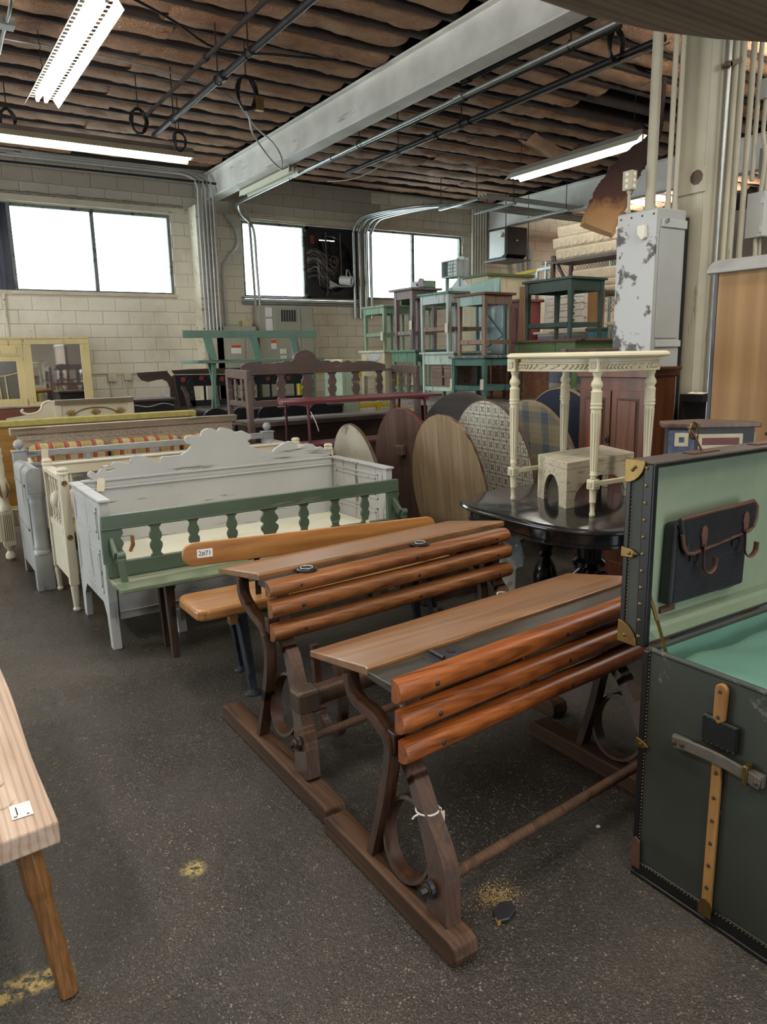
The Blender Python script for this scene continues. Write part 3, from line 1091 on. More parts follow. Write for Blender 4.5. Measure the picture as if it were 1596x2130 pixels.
brass_corner(q(LY1 + 0.008, LZ0 - 0.004, -1, 1, 0.068), lx0 - 0.008, lx0 - 0.003, lid, [(LY1 - 0.02, LZ0 + 0.022)])
brass_corner([(LY1 + 0.008, 1.035), (LY1 - 0.03, 1.033), (LY1 - 0.052, 1.022), (LY1 - 0.03, 1.008), (LY1 + 0.008, 1.004)], lx0 - 0.009, lx0 - 0.003, lid, [(LY1 - 0.022, 1.02), (LY1 - 0.038, 1.021)])
brass_corner([(1.322, 0.462), (1.29, 0.455), (1.278, 0.446), (1.29, 0.436), (1.322, 0.43)], TX0 - 0.008, TX0 - 0.002, body, [(1.305, 0.446), (1.289, 0.446)])
lt = wobj('leather_tab', B().tube([(2.03, 1.36, LZ1 + 0.012), (2.01, 1.37, LZ1 + 0.05), (1.985, 1.38, LZ1 + 0.085)], 0.012, 8, flat=0.3), M['leather'], lid, sm=60)
wobj('buckle', B().tube([(2.0 + 0.018 * cos(a), 1.372, LZ1 + 0.075 + 0.025 * sin(a)) for a in [2 * pi * i / 12 for i in range(12)]], 0.004, 6, closed=True), M['brass'], lt, sm=60)
wobj('leather_patch', B().bx(1.97, 2.1, 1.345, 1.385, LZ1 + 0.008, LZ1 + 0.013).bx(2.3, 2.44, 1.345, 1.385, LZ1 + 0.008, LZ1 + 0.013), M['leather'], lid, bev=0.003)
wobj('lid_stay', B().bar((TX0 + 0.035, 1.335, 0.90), (TX0 + 0.03, 1.30, 0.83), 0.012, 0.004).bar((TX0 + 0.03, 1.30, 0.83), (TX0 + 0.035, 1.265, 0.735), 0.012, 0.004), M['brass'], tr)


def cloth(u, v):
    x, y = TX0 + 0.02 + u * (TX1 - TX0 - 0.04), TY0 + 0.02 + v * (TY1 - TY0 - 0.04)
    z = 0.722 + 0.016 * noise.noise((x * 4, y * 5, 1)) + 0.012 * noise.noise((x * 9 + y * 5, y * 6, 4)) + 0.012 * max(0, noise.noise((x * 3 + y * 10, 2, 5)))
    return V((x, y, z - 0.05 * (v > 0.93) - 0.02 * (v > 0.88)))


wobj('inner_tray', B().bx(TX0 + 0.016, TX1 - 0.016, TY0 + 0.014, TY1 - 0.014, 0.6, 0.645), M['baize'], tr)
wobj('inner_lining', B().bx(TX0 + 0.016, TX0 + 0.021, TY0 + 0.014, TY1 - 0.014, 0.6, 0.738).bx(TX0 + 0.021, TX1 - 0.021, TY1 - 0.019, TY1 - 0.014, 0.6, 0.738).bx(TX1 - 0.021, TX1 - 0.016, TY0 + 0.014, TY1 - 0.014, 0.6, 0.738), M['baize'], tr)
wobj('cloth_lining', B().sheet(cloth, 44, 30), M['baize'], tr, sm=70, label='rumpled teal cloth lining')
# satchel pocket on the lid: pleated body, flap with brown piping, two straps
sb = B().prism([(1.895, 0.835), (1.905, 1.09), (2.29, 1.10), (2.285, 0.835)], 1.345, 1.388, 'y')
sat = wobj('satchel_pocket', sb, M['blackcloth'], lid, bev=0.012, seg=3, label='ribbed black satchel pocket')
ribs = B()
for i in range(34):
    z = 0.845 + i * 0.0072
    ribs.bx(1.912, 2.272, 1.3425, 1.3452, z, z + 0.0035)
wobj('ribbing', ribs, M['blackcloth'], sat, kind='stuff')
fl = [(1.905, 1.105), (1.92, 1.108), (2.28, 1.118), (2.30, 1.10), (2.302, 1.06), (2.29, 1.035), (2.265, 1.022), (1.975, 0.992), (1.945, 0.998), (1.928, 1.02), (1.918, 1.06)]
flap = wobj('satchel_flap', B().prism(fl, 1.328, 1.342, 'y'), M['blackcloth'], lid, bev=0.004)
rb2 = B()
for i in range(17):
    z = 1.008 + i * 0.0062
    rb2.bx(1.94 - 0.001 * i + (0.02 if i < 3 else 0), 2.285 - (0.12 if i < 2 else 0.03 if i < 4 else 0), 1.3255, 1.3282, z, z + 0.003)
wobj('ribbing', rb2, M['blackcloth'], flap, kind='stuff')
wobj('piping', B().tube([(x, 1.331, z) for x, z in fl], 0.0065, 8, closed=False), M['leather'], flap, sm=60, label='brown leather piping')
for x, z in ((2.015, 1.055), (2.232, 1.07)):
    s_ = B().prism([(x - 0.008, z - 0.045), (x - 0.016, z - 0.01), (x - 0.012, z + 0.012), (x, z + 0.022), (x + 0.012, z + 0.012), (x + 0.014, z - 0.015), (x + 0.008, z - 0.045)], 1.319, 1.326, 'y')
    so = wobj('satchel_strap', s_, M['leather'], lid, bev=0.002, label='brown leather strap')
    path = curve([(x, 1.322, z - 0.035), (x - 0.002, 1.318, z - 0.08), (x - 0.008, 1.312, z - 0.11), (x + 0.008, 1.305, z - 0.125), (x + 0.03, 1.302, z - 0.11), (x + 0.035, 1.302, z - 0.08)])
    wobj('strap_tail', B().tube(path, 0.009, 8, flat=0.3), M['leather'], so, sm=60)
    wobj('buckle', B().bx(x - 0.04, x + 0.0, 1.338, 1.346, z - 0.09, z - 0.07), M['darkmetal'], so)
for x, z in ((1.905, 0.798), (2.215, 0.815)):
    wobj('clip', B().bx(x, x + 0.075, 1.383, 1.39, z, z + 0.022).bx(x + 0.0, x + 0.045, 1.378, 1.384, z + 0.003, z + 0.019), M['leather'], lid, bev=0.002)

# ================================================================== plank bench in the near corner
M['bleached'] = wood('weathered_plank', srgb(168, 136, 114), srgb(226, 202, 182), 'y', 0.6, 0.8, 0, 0.003)
M['legwood'] = wood('honey_pine_leg', srgb(96, 62, 34), srgb(166, 118, 72), 'z', 0.5, 1.0)
pb = thing('plank_bench', 'thick weathered plank bench with a white sticker at its end', 'bench', (0.05, 2.6, 0))
b = B()
NX, NY = 6, 26


def plk(u, v, top):
    x = -0.22 + 0.43 * u
    y = 1.845 + 1.7 * v
    yy = y + (0.045 * (1 - u) * -1 + 0.02) * (1 - v)
    z = 0.47 - (0 if top else 0.062) + (0.003 * noise.noise((x * 8, y * 3, 0)) if top else 0)
    return V((x + 0.008 * noise.noise((y * 2, 0, 3)) * (u > 0.9), yy, z))


b.sheet(lambda u, v: plk(u, v, True), NX, NY).sheet(lambda u, v: plk(u, v, False), NX, NY)
n1 = (NX + 1) * (NY + 1)
ring_ = [i * (NY + 1) for i in range(NX + 1)] + [NX * (NY + 1) + j for j in range(1, NY + 1)] + [i * (NY + 1) + NY for i in range(NX - 1, -1, -1)] + [j for j in range(NY - 1, 0, -1)]
for i in range(len(ring_)):
    a, c = ring_[i], ring_[(i + 1) % len(ring_)]
    b.f.append((a, c, c + n1, a + n1))
wobj('plank_seat', b, M['bleached'], pb, bev=0.006)
for x, y, dx, dy in ((0.135, 1.92, 0.05, -0.09), (-0.16, 1.92, -0.05, -0.09), (0.135, 3.45, 0.05, 0.09), (-0.16, 3.45, -0.05, 0.09)):
    lb = B()
    pr = [(0.0, 0.027), (0.3, 0.03), (0.36, 0.025), (1.0, 0.022)]
    P = [V((x, y, 0.409)).lerp(V((x + dx, y + dy, 0.0)), t) for t, _ in pr]
    lb.tube(P, 0.03, 6, rad_list=[r * 1.15 for _, r in pr])
    wobj('leg', lb, M['legwood'], pb, bev=0.003)
stk = wobj('sticker', B().bx(0.115, 0.165, 1.93, 2.0, 0.4725, 0.4735), M['white'], pb, label='white price sticker')
wobj('printed_lines', B().bx(0.128, 0.131, 1.945, 1.985, 0.4735, 0.4737).bx(0.120, 0.128, 1.937, 1.942, 0.4735, 0.4737).bx(0.15, 0.156, 1.937, 1.942, 0.4735, 0.4737), M['ink'], stk)
kn = B()
for x, y, r in ((0.10, 2.03, 0.03), (0.06, 2.10, 0.022), (0.10, 2.14, 0.018), (0.02, 2.08, 0.02)):
    kn.lathe((x, y, 0.4705), [(r, 0), (r * 0.95, 0.003), (r * 0.3, 0.0045)], 14)
wobj('knots', kn, M['bleached'], pb, sm=50)

# ================================================================== pine bench with reversible back
M['pine'] = wood('golden_varnished_pine', srgb(150, 96, 46), srgb(206, 150, 88), 'x', 0.28, 0.9, 0.4, 0.0004)
M['blueiron'] = plain('chipped_blue_black_iron', srgb(48, 52, 60), 0.5, 0.5, 0.35, 16, 0.001)


def rounded(x0, x1, y0, y1, r, n=6):
    out = []
    for cx, cy, a0 in ((x1 - r, y1 - r, 0), (x0 + r, y1 - r, pi / 2), (x0 + r, y0 + r, pi), (x1 - r, y0 + r, 3 * pi / 2)):
        out += [(cx + r * cos(a0 + pi / 2 * i / n), cy + r * sin(a0 + pi / 2 * i / n)) for i in range(n + 1)]
    return out


pn = thing('pine_bench', 'golden pine bench with iron legs and a handwritten sticker on its back', 'bench', (1.8, 3.4, 0))
wobj('seat', B().prism(rounded(1.055, 2.62, 3.235, 3.56, 0.06), 0.395, 0.45, 'z'), M['pine'], pn, bev=0.016, seg=3)
tilt = Matrix.Translation((1.08, 3.31, 0.71)) @ Matrix.Rotation(rad(2.4), 4, 'Y') @ Matrix.Rotation(rad(-4), 4, 'X')
bk = wobj('back_plank', B().prism(rounded(-0.055, 1.40, -0.055, 0.055, 0.054, 8), -0.011, 0.011, 'y', tilt), M['pine'], pn, bev=0.004, seg=2)
T3 = tilt @ Matrix.Rotation(pi / 2, 4, 'X')
stk2 = wobj('sticker', B().bx(0.012, 0.088, -0.0125, -0.0115, -0.018, 0.022, tilt), M['white'], bk, label='white handwritten sticker')


def text(name, s, size, mat, parent, M4, ext=0.0004):
    c = bpy.data.curves.new(name, 'FONT')
    c.body, c.size, c.extrude = s, size, ext
    c.align_x, c.align_y = 'CENTER', 'CENTER'
    c.materials.append(mat)
    o = bpy.data.objects.new(name, c)
    COL.objects.link(o)
    dg = bpy.context.evaluated_depsgraph_get()
    me = bpy.data.meshes.new_from_object(o.evaluated_get(dg))
    bpy.data.objects.remove(o)
    me.transform(M4)
    o = bpy.data.objects.new(name, me)
    COL.objects.link(o)
    o.parent = parent
    o.matrix_parent_inverse = Matrix.Identity(4) if parent.parent else Matrix.Translation(-parent.location)
    return o


text('handwriting', '2#71', 0.03, M['ink'], stk2, tilt @ Matrix.Translation((0.05, -0.0128, 0.002)) @ Matrix.Rotation(pi / 2, 4, 'X'))
for x in (1.40, 2.42):
    z = 0.70 - (x - 1.08) * 0.042
    a = B().bar((x, 3.33, 0.44), (x, 3.325, z), 0.03, 0.008, (0, 1, 0)).cyl((x - 0.05, 3.322, 0.655 - (x - 1.08) * .042), (x + 0.05, 3.322, 0.655 - (x - 1.08) * 0.042), 0.007)
    wobj('back_arm', a, M['black'], pn, bev=0.002)
for x in (1.29, 2.42):
    for y0, y1, dx in ((3.30, 3.20, 0.0), (3.46, 3.50, 0.07)):
        lb = B().bar((x + dx * 0.2, y0, 0.395), (x + dx, y1, 0.012), 0.045, 0.032, (0, 1, 0), 0.038, 0.03)
        lb.bar((x + dx * 0.2 - 0.02, y0, 0.36), (x + dx - 0.018, y1, 0.1), 0.014, 0.05, (0, 1, 0))
        lb.lathe((x + dx, y1, 0), [(0.045, 0), (0.043, 0.008), (0.025, 0.02), (0.015, 0.03)], 14)
        wobj('leg', lb, M['blueiron'], pn, bev=0.002)
    wobj('seat_bearer', B().bx(x - 0.025, x + 0.035, 3.26, 3.53, 0.383, 0.395), M['blueiron'], pn)
wobj('wood_block', B().bx(1.215, 1.25, 3.25, 3.29, 0.35, 0.395), M['pine'], pn)

# ================================================================== green baluster bench
M['green'] = paint('bottle_green_paint', srgb(80, 96, 80), srgb(120, 132, 110), 0.14, 0.42, 5, 'x', 0.1)
M['greenseat'] = paint('worn_green_seat', srgb(108, 120, 96), srgb(148, 152, 126), 0.4, 0.4, 4, 'x', 0.1)
M['darkleg'] = wood('dark_brown_leg', srgb(42, 30, 24), srgb(88, 66, 54), 'z', 0.5, 1.0)
GY = 4.03
gb = thing('baluster_bench', 'green bench with sawn balusters pushed against the white settle', 'bench', (1.8, 3.95, 0))
wobj('top_rail', B().prism([(0.826, 0.722), (0.832, 0.802), (2.716, 0.802), (2.716, 0.722)], GY - 0.016, GY + 0.016, 'y').bx(0.826, 2.716, GY - 0.022, GY - 0.014, 0.726, 0.732), M['green'], gb, bev=0.003)
wobj('bottom_rail', B().bx(0.84, 2.716, GY - 0.016, GY + 0.016, 0.462, 0.545), M['green'], gb, bev=0.003)


def flat_baluster(x, w, z0, z1, y0, y1):
    pr = [(0, 1.0), (0.06, 0.95), (0.12, 0.62), (0.2, 0.72), (0.3, 0.98), (0.4, 1.0), (0.47, 0.78), (0.5, 0.62), (0.53, 0.78), (0.6, 1.0), (0.7, 0.98), (0.8, 0.72), (0.88, 0.62), (0.94, 0.95), (1, 1.0)]
    L = [(x - w / 2 * k, z0 + (z1 - z0) * t) for t, k in pr]
    R = [(x + w / 2 * k, z0 + (z1 - z0) * t) for t, k in reversed(pr)]
    return B().prism(L + R, y0, y1, 'y')


for x, w_ in ((1.11, 0.068), (1.325, 0.062), (1.553, 0.062), (1.79, 0.11), (2.02, 0.064), (2.24, 0.064), (2.46, 0.06)):
    wobj('baluster', flat_baluster(x, w_, 0.54, 0.726, GY - 0.01, GY + 0.01), M['green'], gb, bev=0.002)
for x0, x1 in ((0.826, 0.93), (2.63, 2.716)):
    pr = [(x0, 0.54), (x0, 0.726), (x1, 0.726), (x1 + 0.008, 0.70), (x1 - 0.008, 0.675), (x1 + 0.008, 0.645), (x1 - 0.006, 0.615), (x1 + 0.01, 0.585), (x1 + 0.012, 0.54)]
    wobj('end_stile', B().prism(pr, GY - 0.014, GY + 0.014, 'y'), M['green'], gb, bev=0.002)
wobj('seat', B().bx(0.845, 2.76, 3.775, 4.11, 0.435, 0.46), M['greenseat'], gb, bev=0.005)
for x in (0.90, 2.70):
    wobj('arm_post', B().bar((x, 3.92, 0.46), (x - 0.01, 3.925, 0.59), 0.034, 0.03, (0, 1, 0)).cyl((x - 0.028, 3.925, 0.602), (x + 0.012, 3.925, 0.602), 0.022, n=14), M['green'], gb, bev=0.003)
    wobj('arm_lever', B().bar((x - 0.03, 3.93, 0.6), (x - 0.03, 4.02, 0.665), 0.02, 0.05, (0, 1, 1)), M['green'], gb, bev=0.004)
for x, y in ((1.125, 3.88), (1.14, 4.07), (2.5, 3.88), (2.5, 4.07)):
    wobj('leg', B().bar((x - 0.01, y, 0.436), (x, y, 0.0), 0.05, 0.05, (0, 1, 0), 0.036, 0.036), M['darkleg'], gb, bev=0.004)
wobj('leg_rail', B().bx(1.10, 1.15, 3.87, 4.08, 0.39, 0.435).bx(2.47, 2.52, 3.87, 4.08, 0.39, 0.435), M['darkleg'], gb)
tg = B().prism(rounded(2.448, 2.476, 0.50, 0.565, 0.008, 3), GY - 0.028, GY - 0.024, 'y')
wobj('price_tag', tg, M['tag'], gb, label='pale paper price tag')

# ================================================================== white settle with wave crest
M['chalk'] = paint('rubbed_chalk_white', srgb(176, 177, 175), srgb(112, 106, 98), 0.24, 0.5, 4.5, 'x', 0.05)
M['chalkz'] = paint('rubbed_chalk_white_upright', srgb(180, 181, 179), srgb(116, 104, 94), 0.24, 0.5, 4.5, 'z', 0.05)
M['creamseat'] = paint('cream_seat_boards', srgb(226, 224, 204), srgb(170, 150, 120), 0.1, 0.5, 4, 'x', 0.05)
ws = thing('scroll_settle', 'white settle with wave-scroll crest and panelled box arms', 'settle', (1.83, 4.55, 0))
crest = [(0.966, 0.888), (0.966, 0.907), (0.985, 0.922), (1.005, 0.912), (1.02, 0.899), (1.04, 0.92), (1.061, 0.946), (1.094, 0.950), (1.085, 0.93), (1.076, 0.912), (1.11, 0.912), (1.134, 0.926), (1.110, 0.932), (1.119, 0.962), (1.14, 0.967), (1.166, 0.965), (1.24, 0.945), (1.232, 0.962), (1.238, 0.980), (1.250, 0.992), (1.264, 0.997), (1.312, 0.992), (1.37, 0.965), (1.426, 0.938), (1.43, 0.96), (1.444, 0.975), (1.50, 0.972), (1.571, 0.974), (1.62, 1.0), (1.648, 1.034), (1.615, 1.045), (1.603, 1.066), (1.605, 1.085), (1.616, 1.097), (1.66, 1.10), (1.715, 1.090), (1.722, 1.115), (1.739, 1.130), (1.77, 1.138), (1.80, 1.135), (1.835, 1.115), (1.854, 1.134), (1.885, 1.135), (1.919, 1.126), (1.967, 1.098), (2.018, 1.104), (2.072, 1.075), (2.08, 1.05), (2.047, 1.026), (2.062, 1.005), (2.079, 0.987), (2.16, 0.957), (2.238, 0.937), (2.25, 0.95), (2.276, 0.967), (2.33, 0.992), (2.374, 1.003), (2.41, 0.998), (2.434, 0.981), (2.436, 0.96), (2.432, 0.943), (2.47, 0.958), (2.52, 0.975), (2.56, 0.968), (2.582, 0.953), (2.58, 0.925), (2.60, 0.935), (2.632, 0.943), (2.68, 0.92), (2.721, 0.902), (2.715, 0.886), (2.694, 0.872)]
wobj('crest', B().prism(crest + [(2.6, 0.862), (1.0, 0.862)], 4.915, 4.945, 'y'), M['chalk'], ws, bev=0.003)
wobj('back_panel', B().bx(0.92, 2.72, 4.92, 4.945, 0.43, 0.80), M['chalk'], ws)
wobj('back_rail', B().bx(0.92, 2.72, 4.905, 4.95, 0.80, 0.815).bx(0.92, 2.72, 4.915, 4.95, 0.815, 0.85).bx(0.92, 2.72, 4.905, 4.95, 0.85, 0.866), M['chalk'], ws, bev=0.004)
wobj('seat', B().bx(0.92, 2.73, 4.24, 4.92, 0.415, 0.44), M['creamseat'], ws, bev=0.004)
wobj('box_front', B().bx(0.93, 2.70, 4.235, 4.255, 0.15, 0.415).bx(0.93, 2.70, 4.228, 4.238, 0.195, 0.20), M['chalk'], ws, bev=0.003)
for x0, x1, ins in ((0.862, 0.912, 1), (2.725, 2.775, -1)):
    out = [(4.185, 0.84), (4.185, 0.30), (4.20, 0.18), (4.175, 0.0), (4.235, 0.0), (4.27, 0.16), (4.34, 0.24), (4.78, 0.24), (4.86, 0.16), (4.875, 0.0), (4.94, 0.0), (4.95, 0.2), (4.95, 0.845)]
    s_ = wobj('side_panel', B().prism(out, x0 + 0.006, x1 - 0.006, 'x'), M['chalkz'], ws, bev=0.003)
    wobj('front_post', B().prism([(4.178, 0.845), (4.178, 0.28), (4.19, 0.18), (4.168, 0.0), (4.225, 0.0), (4.255, 0.2), (4.245, 0.845)], x0, x1, 'x'), M['chalkz'], s_, bev=0.005)
    wobj('arm_cap', B().bx(x0 - 0.008, x1 + 0.008, 4.165, 4.955, 0.845, 0.862), M['chalk'], s_, bev=0.005)
    xs_ = x0 + 0.004 if ins > 0 else x1 - 0.004
    for za, zb in ((0.62, 0.80), (0.30, 0.56)):
        for xx in (x0 + 0.002, x1 - 0.010):
            mo = B()
            for k in (0, 0.03):
                y0, y1, z0_, z1_ = 4.29 + k, 4.90 - k, za + k, zb - k
                mo.bx(xx, xx + 0.008, y0, y1, z0_, z0_ + 0.012).bx(xx, xx + 0.008, y0, y1, z1_ - 0.012, z1_).bx(xx, xx + 0.008, y0, y0 + 0.012, z0_, z1_).bx(xx, xx + 0.008, y1 - 0.012, y1, z0_, z1_)
            wobj('panel_moulding', mo, M['chalk'], s_, bev=0.002)
for x in (1.27, 2.3):
    wobj('leg', B().bar((x, 4.245, 0.15), (x + 0.01, 4.24, 0.0), 0.05, 0.05, (0, 1, 0)), M['chalkz'], ws, bev=0.003)


def paper_tag(parent, x, y, z, h=0.075, w_=0.042, lean=0.0):
    m_ = Matrix.Translation((x, y, z)) @ Matrix.Rotation(lean, 4, 'Y')
    o = wobj('price_tag', B().prism([(-w_ / 2, -h), (-w_ / 2, -0.01), (-w_ / 4, 0), (w_ / 4, 0), (w_ / 2, -0.01), (w_ / 2, -h)], -0.001, 0.001, 'y', m_), M['tag'], parent, label='pale paper price tag')
    return o


paper_tag(ws, 1.04, 4.90, 0.875, 0.085, 0.048, 0.15)
wobj('broken_chip', B().prism([(1.0, 0.56), (1.022, 0.60), (1.02, 0.65), (1.006, 0.655), (1.003, 0.6), (0.988, 0.565)], 4.13, 4.15, 'y'), M['pine'], ws)

# ================================================================== cream spindle settee
M['creamp'] = paint('aged_cream_paint', srgb(204, 197, 174), srgb(146, 126, 96), 0.15, 0.5, 5, 'z', 0.06)
M['creamx'] = paint('aged_cream_paint_long', srgb(204, 197, 174), srgb(146, 126, 96), 0.15, 0.5, 5, 'x', 0.06)


def cushion_mat():
    mt, t, bs = nodes('striped_tapestry')
    mp = coords(t)
    w_ = t.nodes.new('ShaderNodeTexWave')
    w_.inputs['Scale'].default_value = 1.4
    w_.bands_direction = 'X'
    link(t, mp, 'Vector', w_, 'Vector')
    r = ramp(t, [(0.0, srgb(160, 142, 88)), (0.2, srgb(170, 150, 98)), (0.34, srgb(136, 62, 50)), (0.5, srgb(164, 88, 68)), (0.82, srgb(184, 166, 118)), (1.0, srgb(166, 146, 94))])
    r.color_ramp.interpolation = 'CONSTANT'
    link(t, w_, 'Fac', r, 'Fac')
    vo = t.nodes.new('ShaderNodeTexVoronoi')
    vo.inputs['Scale'].default_value = 38
    link(t, mp, 'Vector', vo, 'Vector')
    vr = ramp(t, [(0.18, (1, 1, 1, 1)), (0.3, (0, 0, 0, 1))])
    link(t, vo, 'Distance', vr, 'Fac')
    mu = t.nodes.new('ShaderNodeMath')
    mu.operation = 'MULTIPLY'
    mu.inputs[1].default_value = 0.6
    link(t, vr, 'Color', mu, 0)
    x = mixc(t, (mu, 0), (r, 'Color'), srgb(92, 82, 52))
    link(t, x, 2, bs, 'Base Color')
    bs.inputs['Roughness'].default_value = 0.9
    return mt


M['stripe'] = cushion_mat()
M['palestripe'] = plain('faded_pink_cloth', srgb(214, 190, 170), 0.9, 0, 0.12, 5)
VASE = [(0.5, 0), (0.5, 0.06), (0.35, 0.08), (0.55, 0.12), (0.35, 0.16), (0.5, 0.25), (0.85, 0.36), (0.75, 0.46), (0.45, 0.56), (0.38, 0.7), (0.45, 0.82), (0.6, 0.86), (0.38, 0.9), (0.5, 0.94), (0.5, 1)]


def spindle(x, y, z0, z1, r, n=10):
    return B().lathe((x, y, z0), [(k * r, t * (z1 - z0)) for k, t in VASE], n)


cs = thing('spindle_settee', 'cream settee with turned spindles in its arms and back', 'settee', (1.8, 5.3, 0))
wobj('back_rail', B().bx(0.86, 2.76, 5.565, 5.605, 0.83, 0.90).bx(0.86, 2.76, 5.555, 5.61, 0.90, 0.915), M['creamx'], cs, bev=0.004)
wobj('seat_rail', B().bx(0.86, 2.74, 5.03, 5.06, 0.24, 0.40).bx(0.86, 2.74, 5.56, 5.6, 0.30, 0.50), M['creamx'], cs, bev=0.004)
wobj('seat_cushion', B().bx(0.88, 2.72, 5.05, 5.57, 0.40, 0.53), M['stripe'], cs, bev=0.04, seg=3)
for i in range(12):
    wobj('spindle', spindle(0.98 + i * 0.152, 5.585, 0.50, 0.83, 0.022, 8), M['creamp'], cs, sm=50)
pc = B().lathe((1.0, 5.33, 0.66), [(0.02, -0.10), (0.09, -0.09), (0.115, -0.03), (0.115, 0.03), (0.09, 0.09), (0.02, 0.10)], 14, Matrix.Rotation(rad(70), 3, 'Y') @ Matrix.Rotation(rad(30), 3, 'X'))
wobj('bolster', pc, M['palestripe'], cs, sm=60)
for x in (0.835, 2.75):
    for y in (5.02, 5.58):
        p = wobj('post', B().bx(x - 0.028, x + 0.028, y - 0.028, y + 0.028, 0.18, 0.90).lathe((x, y, 0.0), [(0.018, 0), (0.026, 0.015), (0.018, 0.03), (0.026, 0.16), (0.024, 0.18)], 12).lathe((x, y, 0.90), [(0.034, 0), (0.036, 0.012), (0.03, 0.022), (0.036, 0.034), (0.026, 0.048), (0.004, 0.05)], 14), M['creamp'], cs, bev=0.003)
        if y < 5.3:
            for z in (0.50, 0.85):
                wobj('rosette', B().lathe((x, y - 0.028, z), [(0.018, 0), (0.016, 0.006), (0.008, 0.004), (0.006, 0.009), (0.001, 0.01)], 12, Matrix.Rotation(pi / 2, 3, 'X')), M['brass'], p, sm=40)
    wobj('arm_rail', B().bx(x - 0.03, x + 0.03, 5.04, 5.56, 0.865, 0.90).bx(x - 0.02, x + 0.02, 5.04, 5.56, 0.50, 0.545), M['creamp'], cs, bev=0.005)
    wobj('side_panel', B().bx(x - 0.014, x + 0.014, 5.04, 5.56, 0.20, 0.50), M['creamp'], cs)
    for i in range(5):
        wobj('spindle', spindle(x, 5.10 + i * 0.095, 0.545, 0.865, 0.026), M['creamp'], cs, sm=50)
    wobj('splat', B().lathe((x, 5.29, 0.705), [(0.005, -0.065), (0.036, -0.04), (0.042, 0), (0.036, 0.04), (0.005, 0.065)], 14), M['creamp'], cs, sm=50)

# ================================================================== grey settle with ball finials
M['distress'] = paint('distressed_silver_grey', srgb(144, 146, 146), srgb(98, 95, 90), 0.45, 0.4, 3.5, 'z', 0.22)
M['distressx'] = paint('distressed_silver_grey_long', srgb(150, 152, 152), srgb(98, 95, 90), 0.4, 0.4, 3.5, 'x', 0.2)
gs = thing('ball_finial_settle', 'silver-grey settle with ball finials and half-column arm fronts', 'settle', (1.8, 5.95, 0))
wobj('back', B().bx(0.80, 2.80, 6.27, 6.30, 0.30, 0.83).bx(0.80, 2.80, 6.262, 6.308, 0.815, 0.84), M['distressx'], gs, bev=0.003)
wobj('top_rail', B().bx(0.80, 2.80, 6.265, 6.305, 0.885, 0.935), M['distressx'], gs, bev=0.004)
for x in (1.25, 1.8, 2.35):
    wobj('rail_block', B().bx(x - 0.02, x + 0.02, 6.268, 6.302, 0.84, 0.885), M['distressx'], gs)
wobj('seat', B().bx(0.80, 2.78, 5.68, 6.27, 0.40, 0.44), M['distressx'], gs, bev=0.004)
wobj('seat_front', B().bx(0.80, 2.78, 5.70, 5.72, 0.14, 0.40), M['distressx'], gs)
for x in (0.755, 2.815):
    p = wobj('back_post', B().bx(x - 0.05, x + 0.05, 6.255, 6.315, 0, 0.945).bx(x - 0.058, x + 0.058, 6.248, 6.322, 0.935, 0.948), M['distress'], gs, bev=0.004)
    wobj('ball_finial', B().lathe((x, 6.285, 0.945), [(0.018, 0), (0.018, 0.012)] + [(0.038 * sin(a), 0.045 - 0.038 * cos(a)) for a in [0.5 + 2.6 * i / 8 for i in range(9)]], 16), M['distress'], p, sm=60)
    arch = [(x - 0.055, 0.12)] + [(x - 0.055 * cos(a), 0.83 + 0.05 * sin(a)) for a in [pi * i / 10 for i in range(11)]] + [(x + 0.055, 0.12)]
    wobj('arm_panel', B().prism(arch, 5.68, 6.26, 'y'), M['distress'], gs, sm=30)
    arch2 = [(x - 0.06, 0.70)] + [(x - 0.06 * cos(a), 0.83 + 0.055 * sin(a)) for a in [pi * i / 10 for i in range(11)]] + [(x + 0.06, 0.70)]
    f_ = wobj('arm_front', B().prism(arch2, 5.625, 5.69, 'y'), M['distress'], gs, bev=0.003)
    wobj('half_column', B().lathe((x, 5.66, 0.27), [(0.060, 0), (0.060, 0.02), (0.052, 0.03), (0.056, 0.05), (0.050, 0.07), (0.050, 0.36), (0.055, 0.375), (0.050, 0.39), (0.058, 0.41), (0.058, 0.43)], 18), M['distress'], f_, sm=40)
    wobj('plinth', B().bx(x - 0.062, x + 0.062, 5.615, 5.70, 0, 0.27), M['distress'], f_, bev=0.004)
    wobj('inset_moulding', B().bx(x - 0.064, x - 0.054, 5.74, 6.22, 0.42, 0.435).bx(x - 0.064, x - 0.054, 5.74, 6.22, 0.74, 0.755), M['distress'], f_)
paper_tag(gs, 0.93, 6.25, 0.945, 0.085, 0.05, 0.05)

# ================================================================== carved sofa with striped cushions
M['taupe'] = paint('taupe_limed_wood', srgb(166, 152, 136), srgb(120, 104, 88), 0.3, 0.55, 6, 'x', 0.1)
so_ = thing('carved_sofa', 'taupe carved sofa with three striped tapestry back cushions', 'sofa', (1.85, 6.75, 0))
b = B().bx(0.84, 2.76, 6.98, 7.03, 0.25, 1.0)
sback = wobj('sofa_back', b, M['taupe'], so_)
wobj('cornice', B().prism([(6.94, 1.045), (6.955, 1.02), (6.965, 1.0), (7.04, 1.0), (7.04, 1.06), (6.93, 1.06)], 0.785, 2.80, 'x'), M['taupe'], sback, bev=0.003)
bd = B()
for i in range(82):
    bd.lathe((0.80 + i * 0.0242, 6.958, 1.006), [(0.002, -0.007), (0.008, 0), (0.002, 0.007)], 6)
wobj('bead_row', bd, M['taupe'], sback, kind='stuff', sm=60)
cv = B()
for i in range(28):
    x = 0.90 + i * 0.069
    cv.tube([(x + 0.025 * cos(a), 6.978, 0.955 + 0.02 * sin(a)) for a in [2 * pi * k / 10 for k in range(9)]], 0.004, 5)
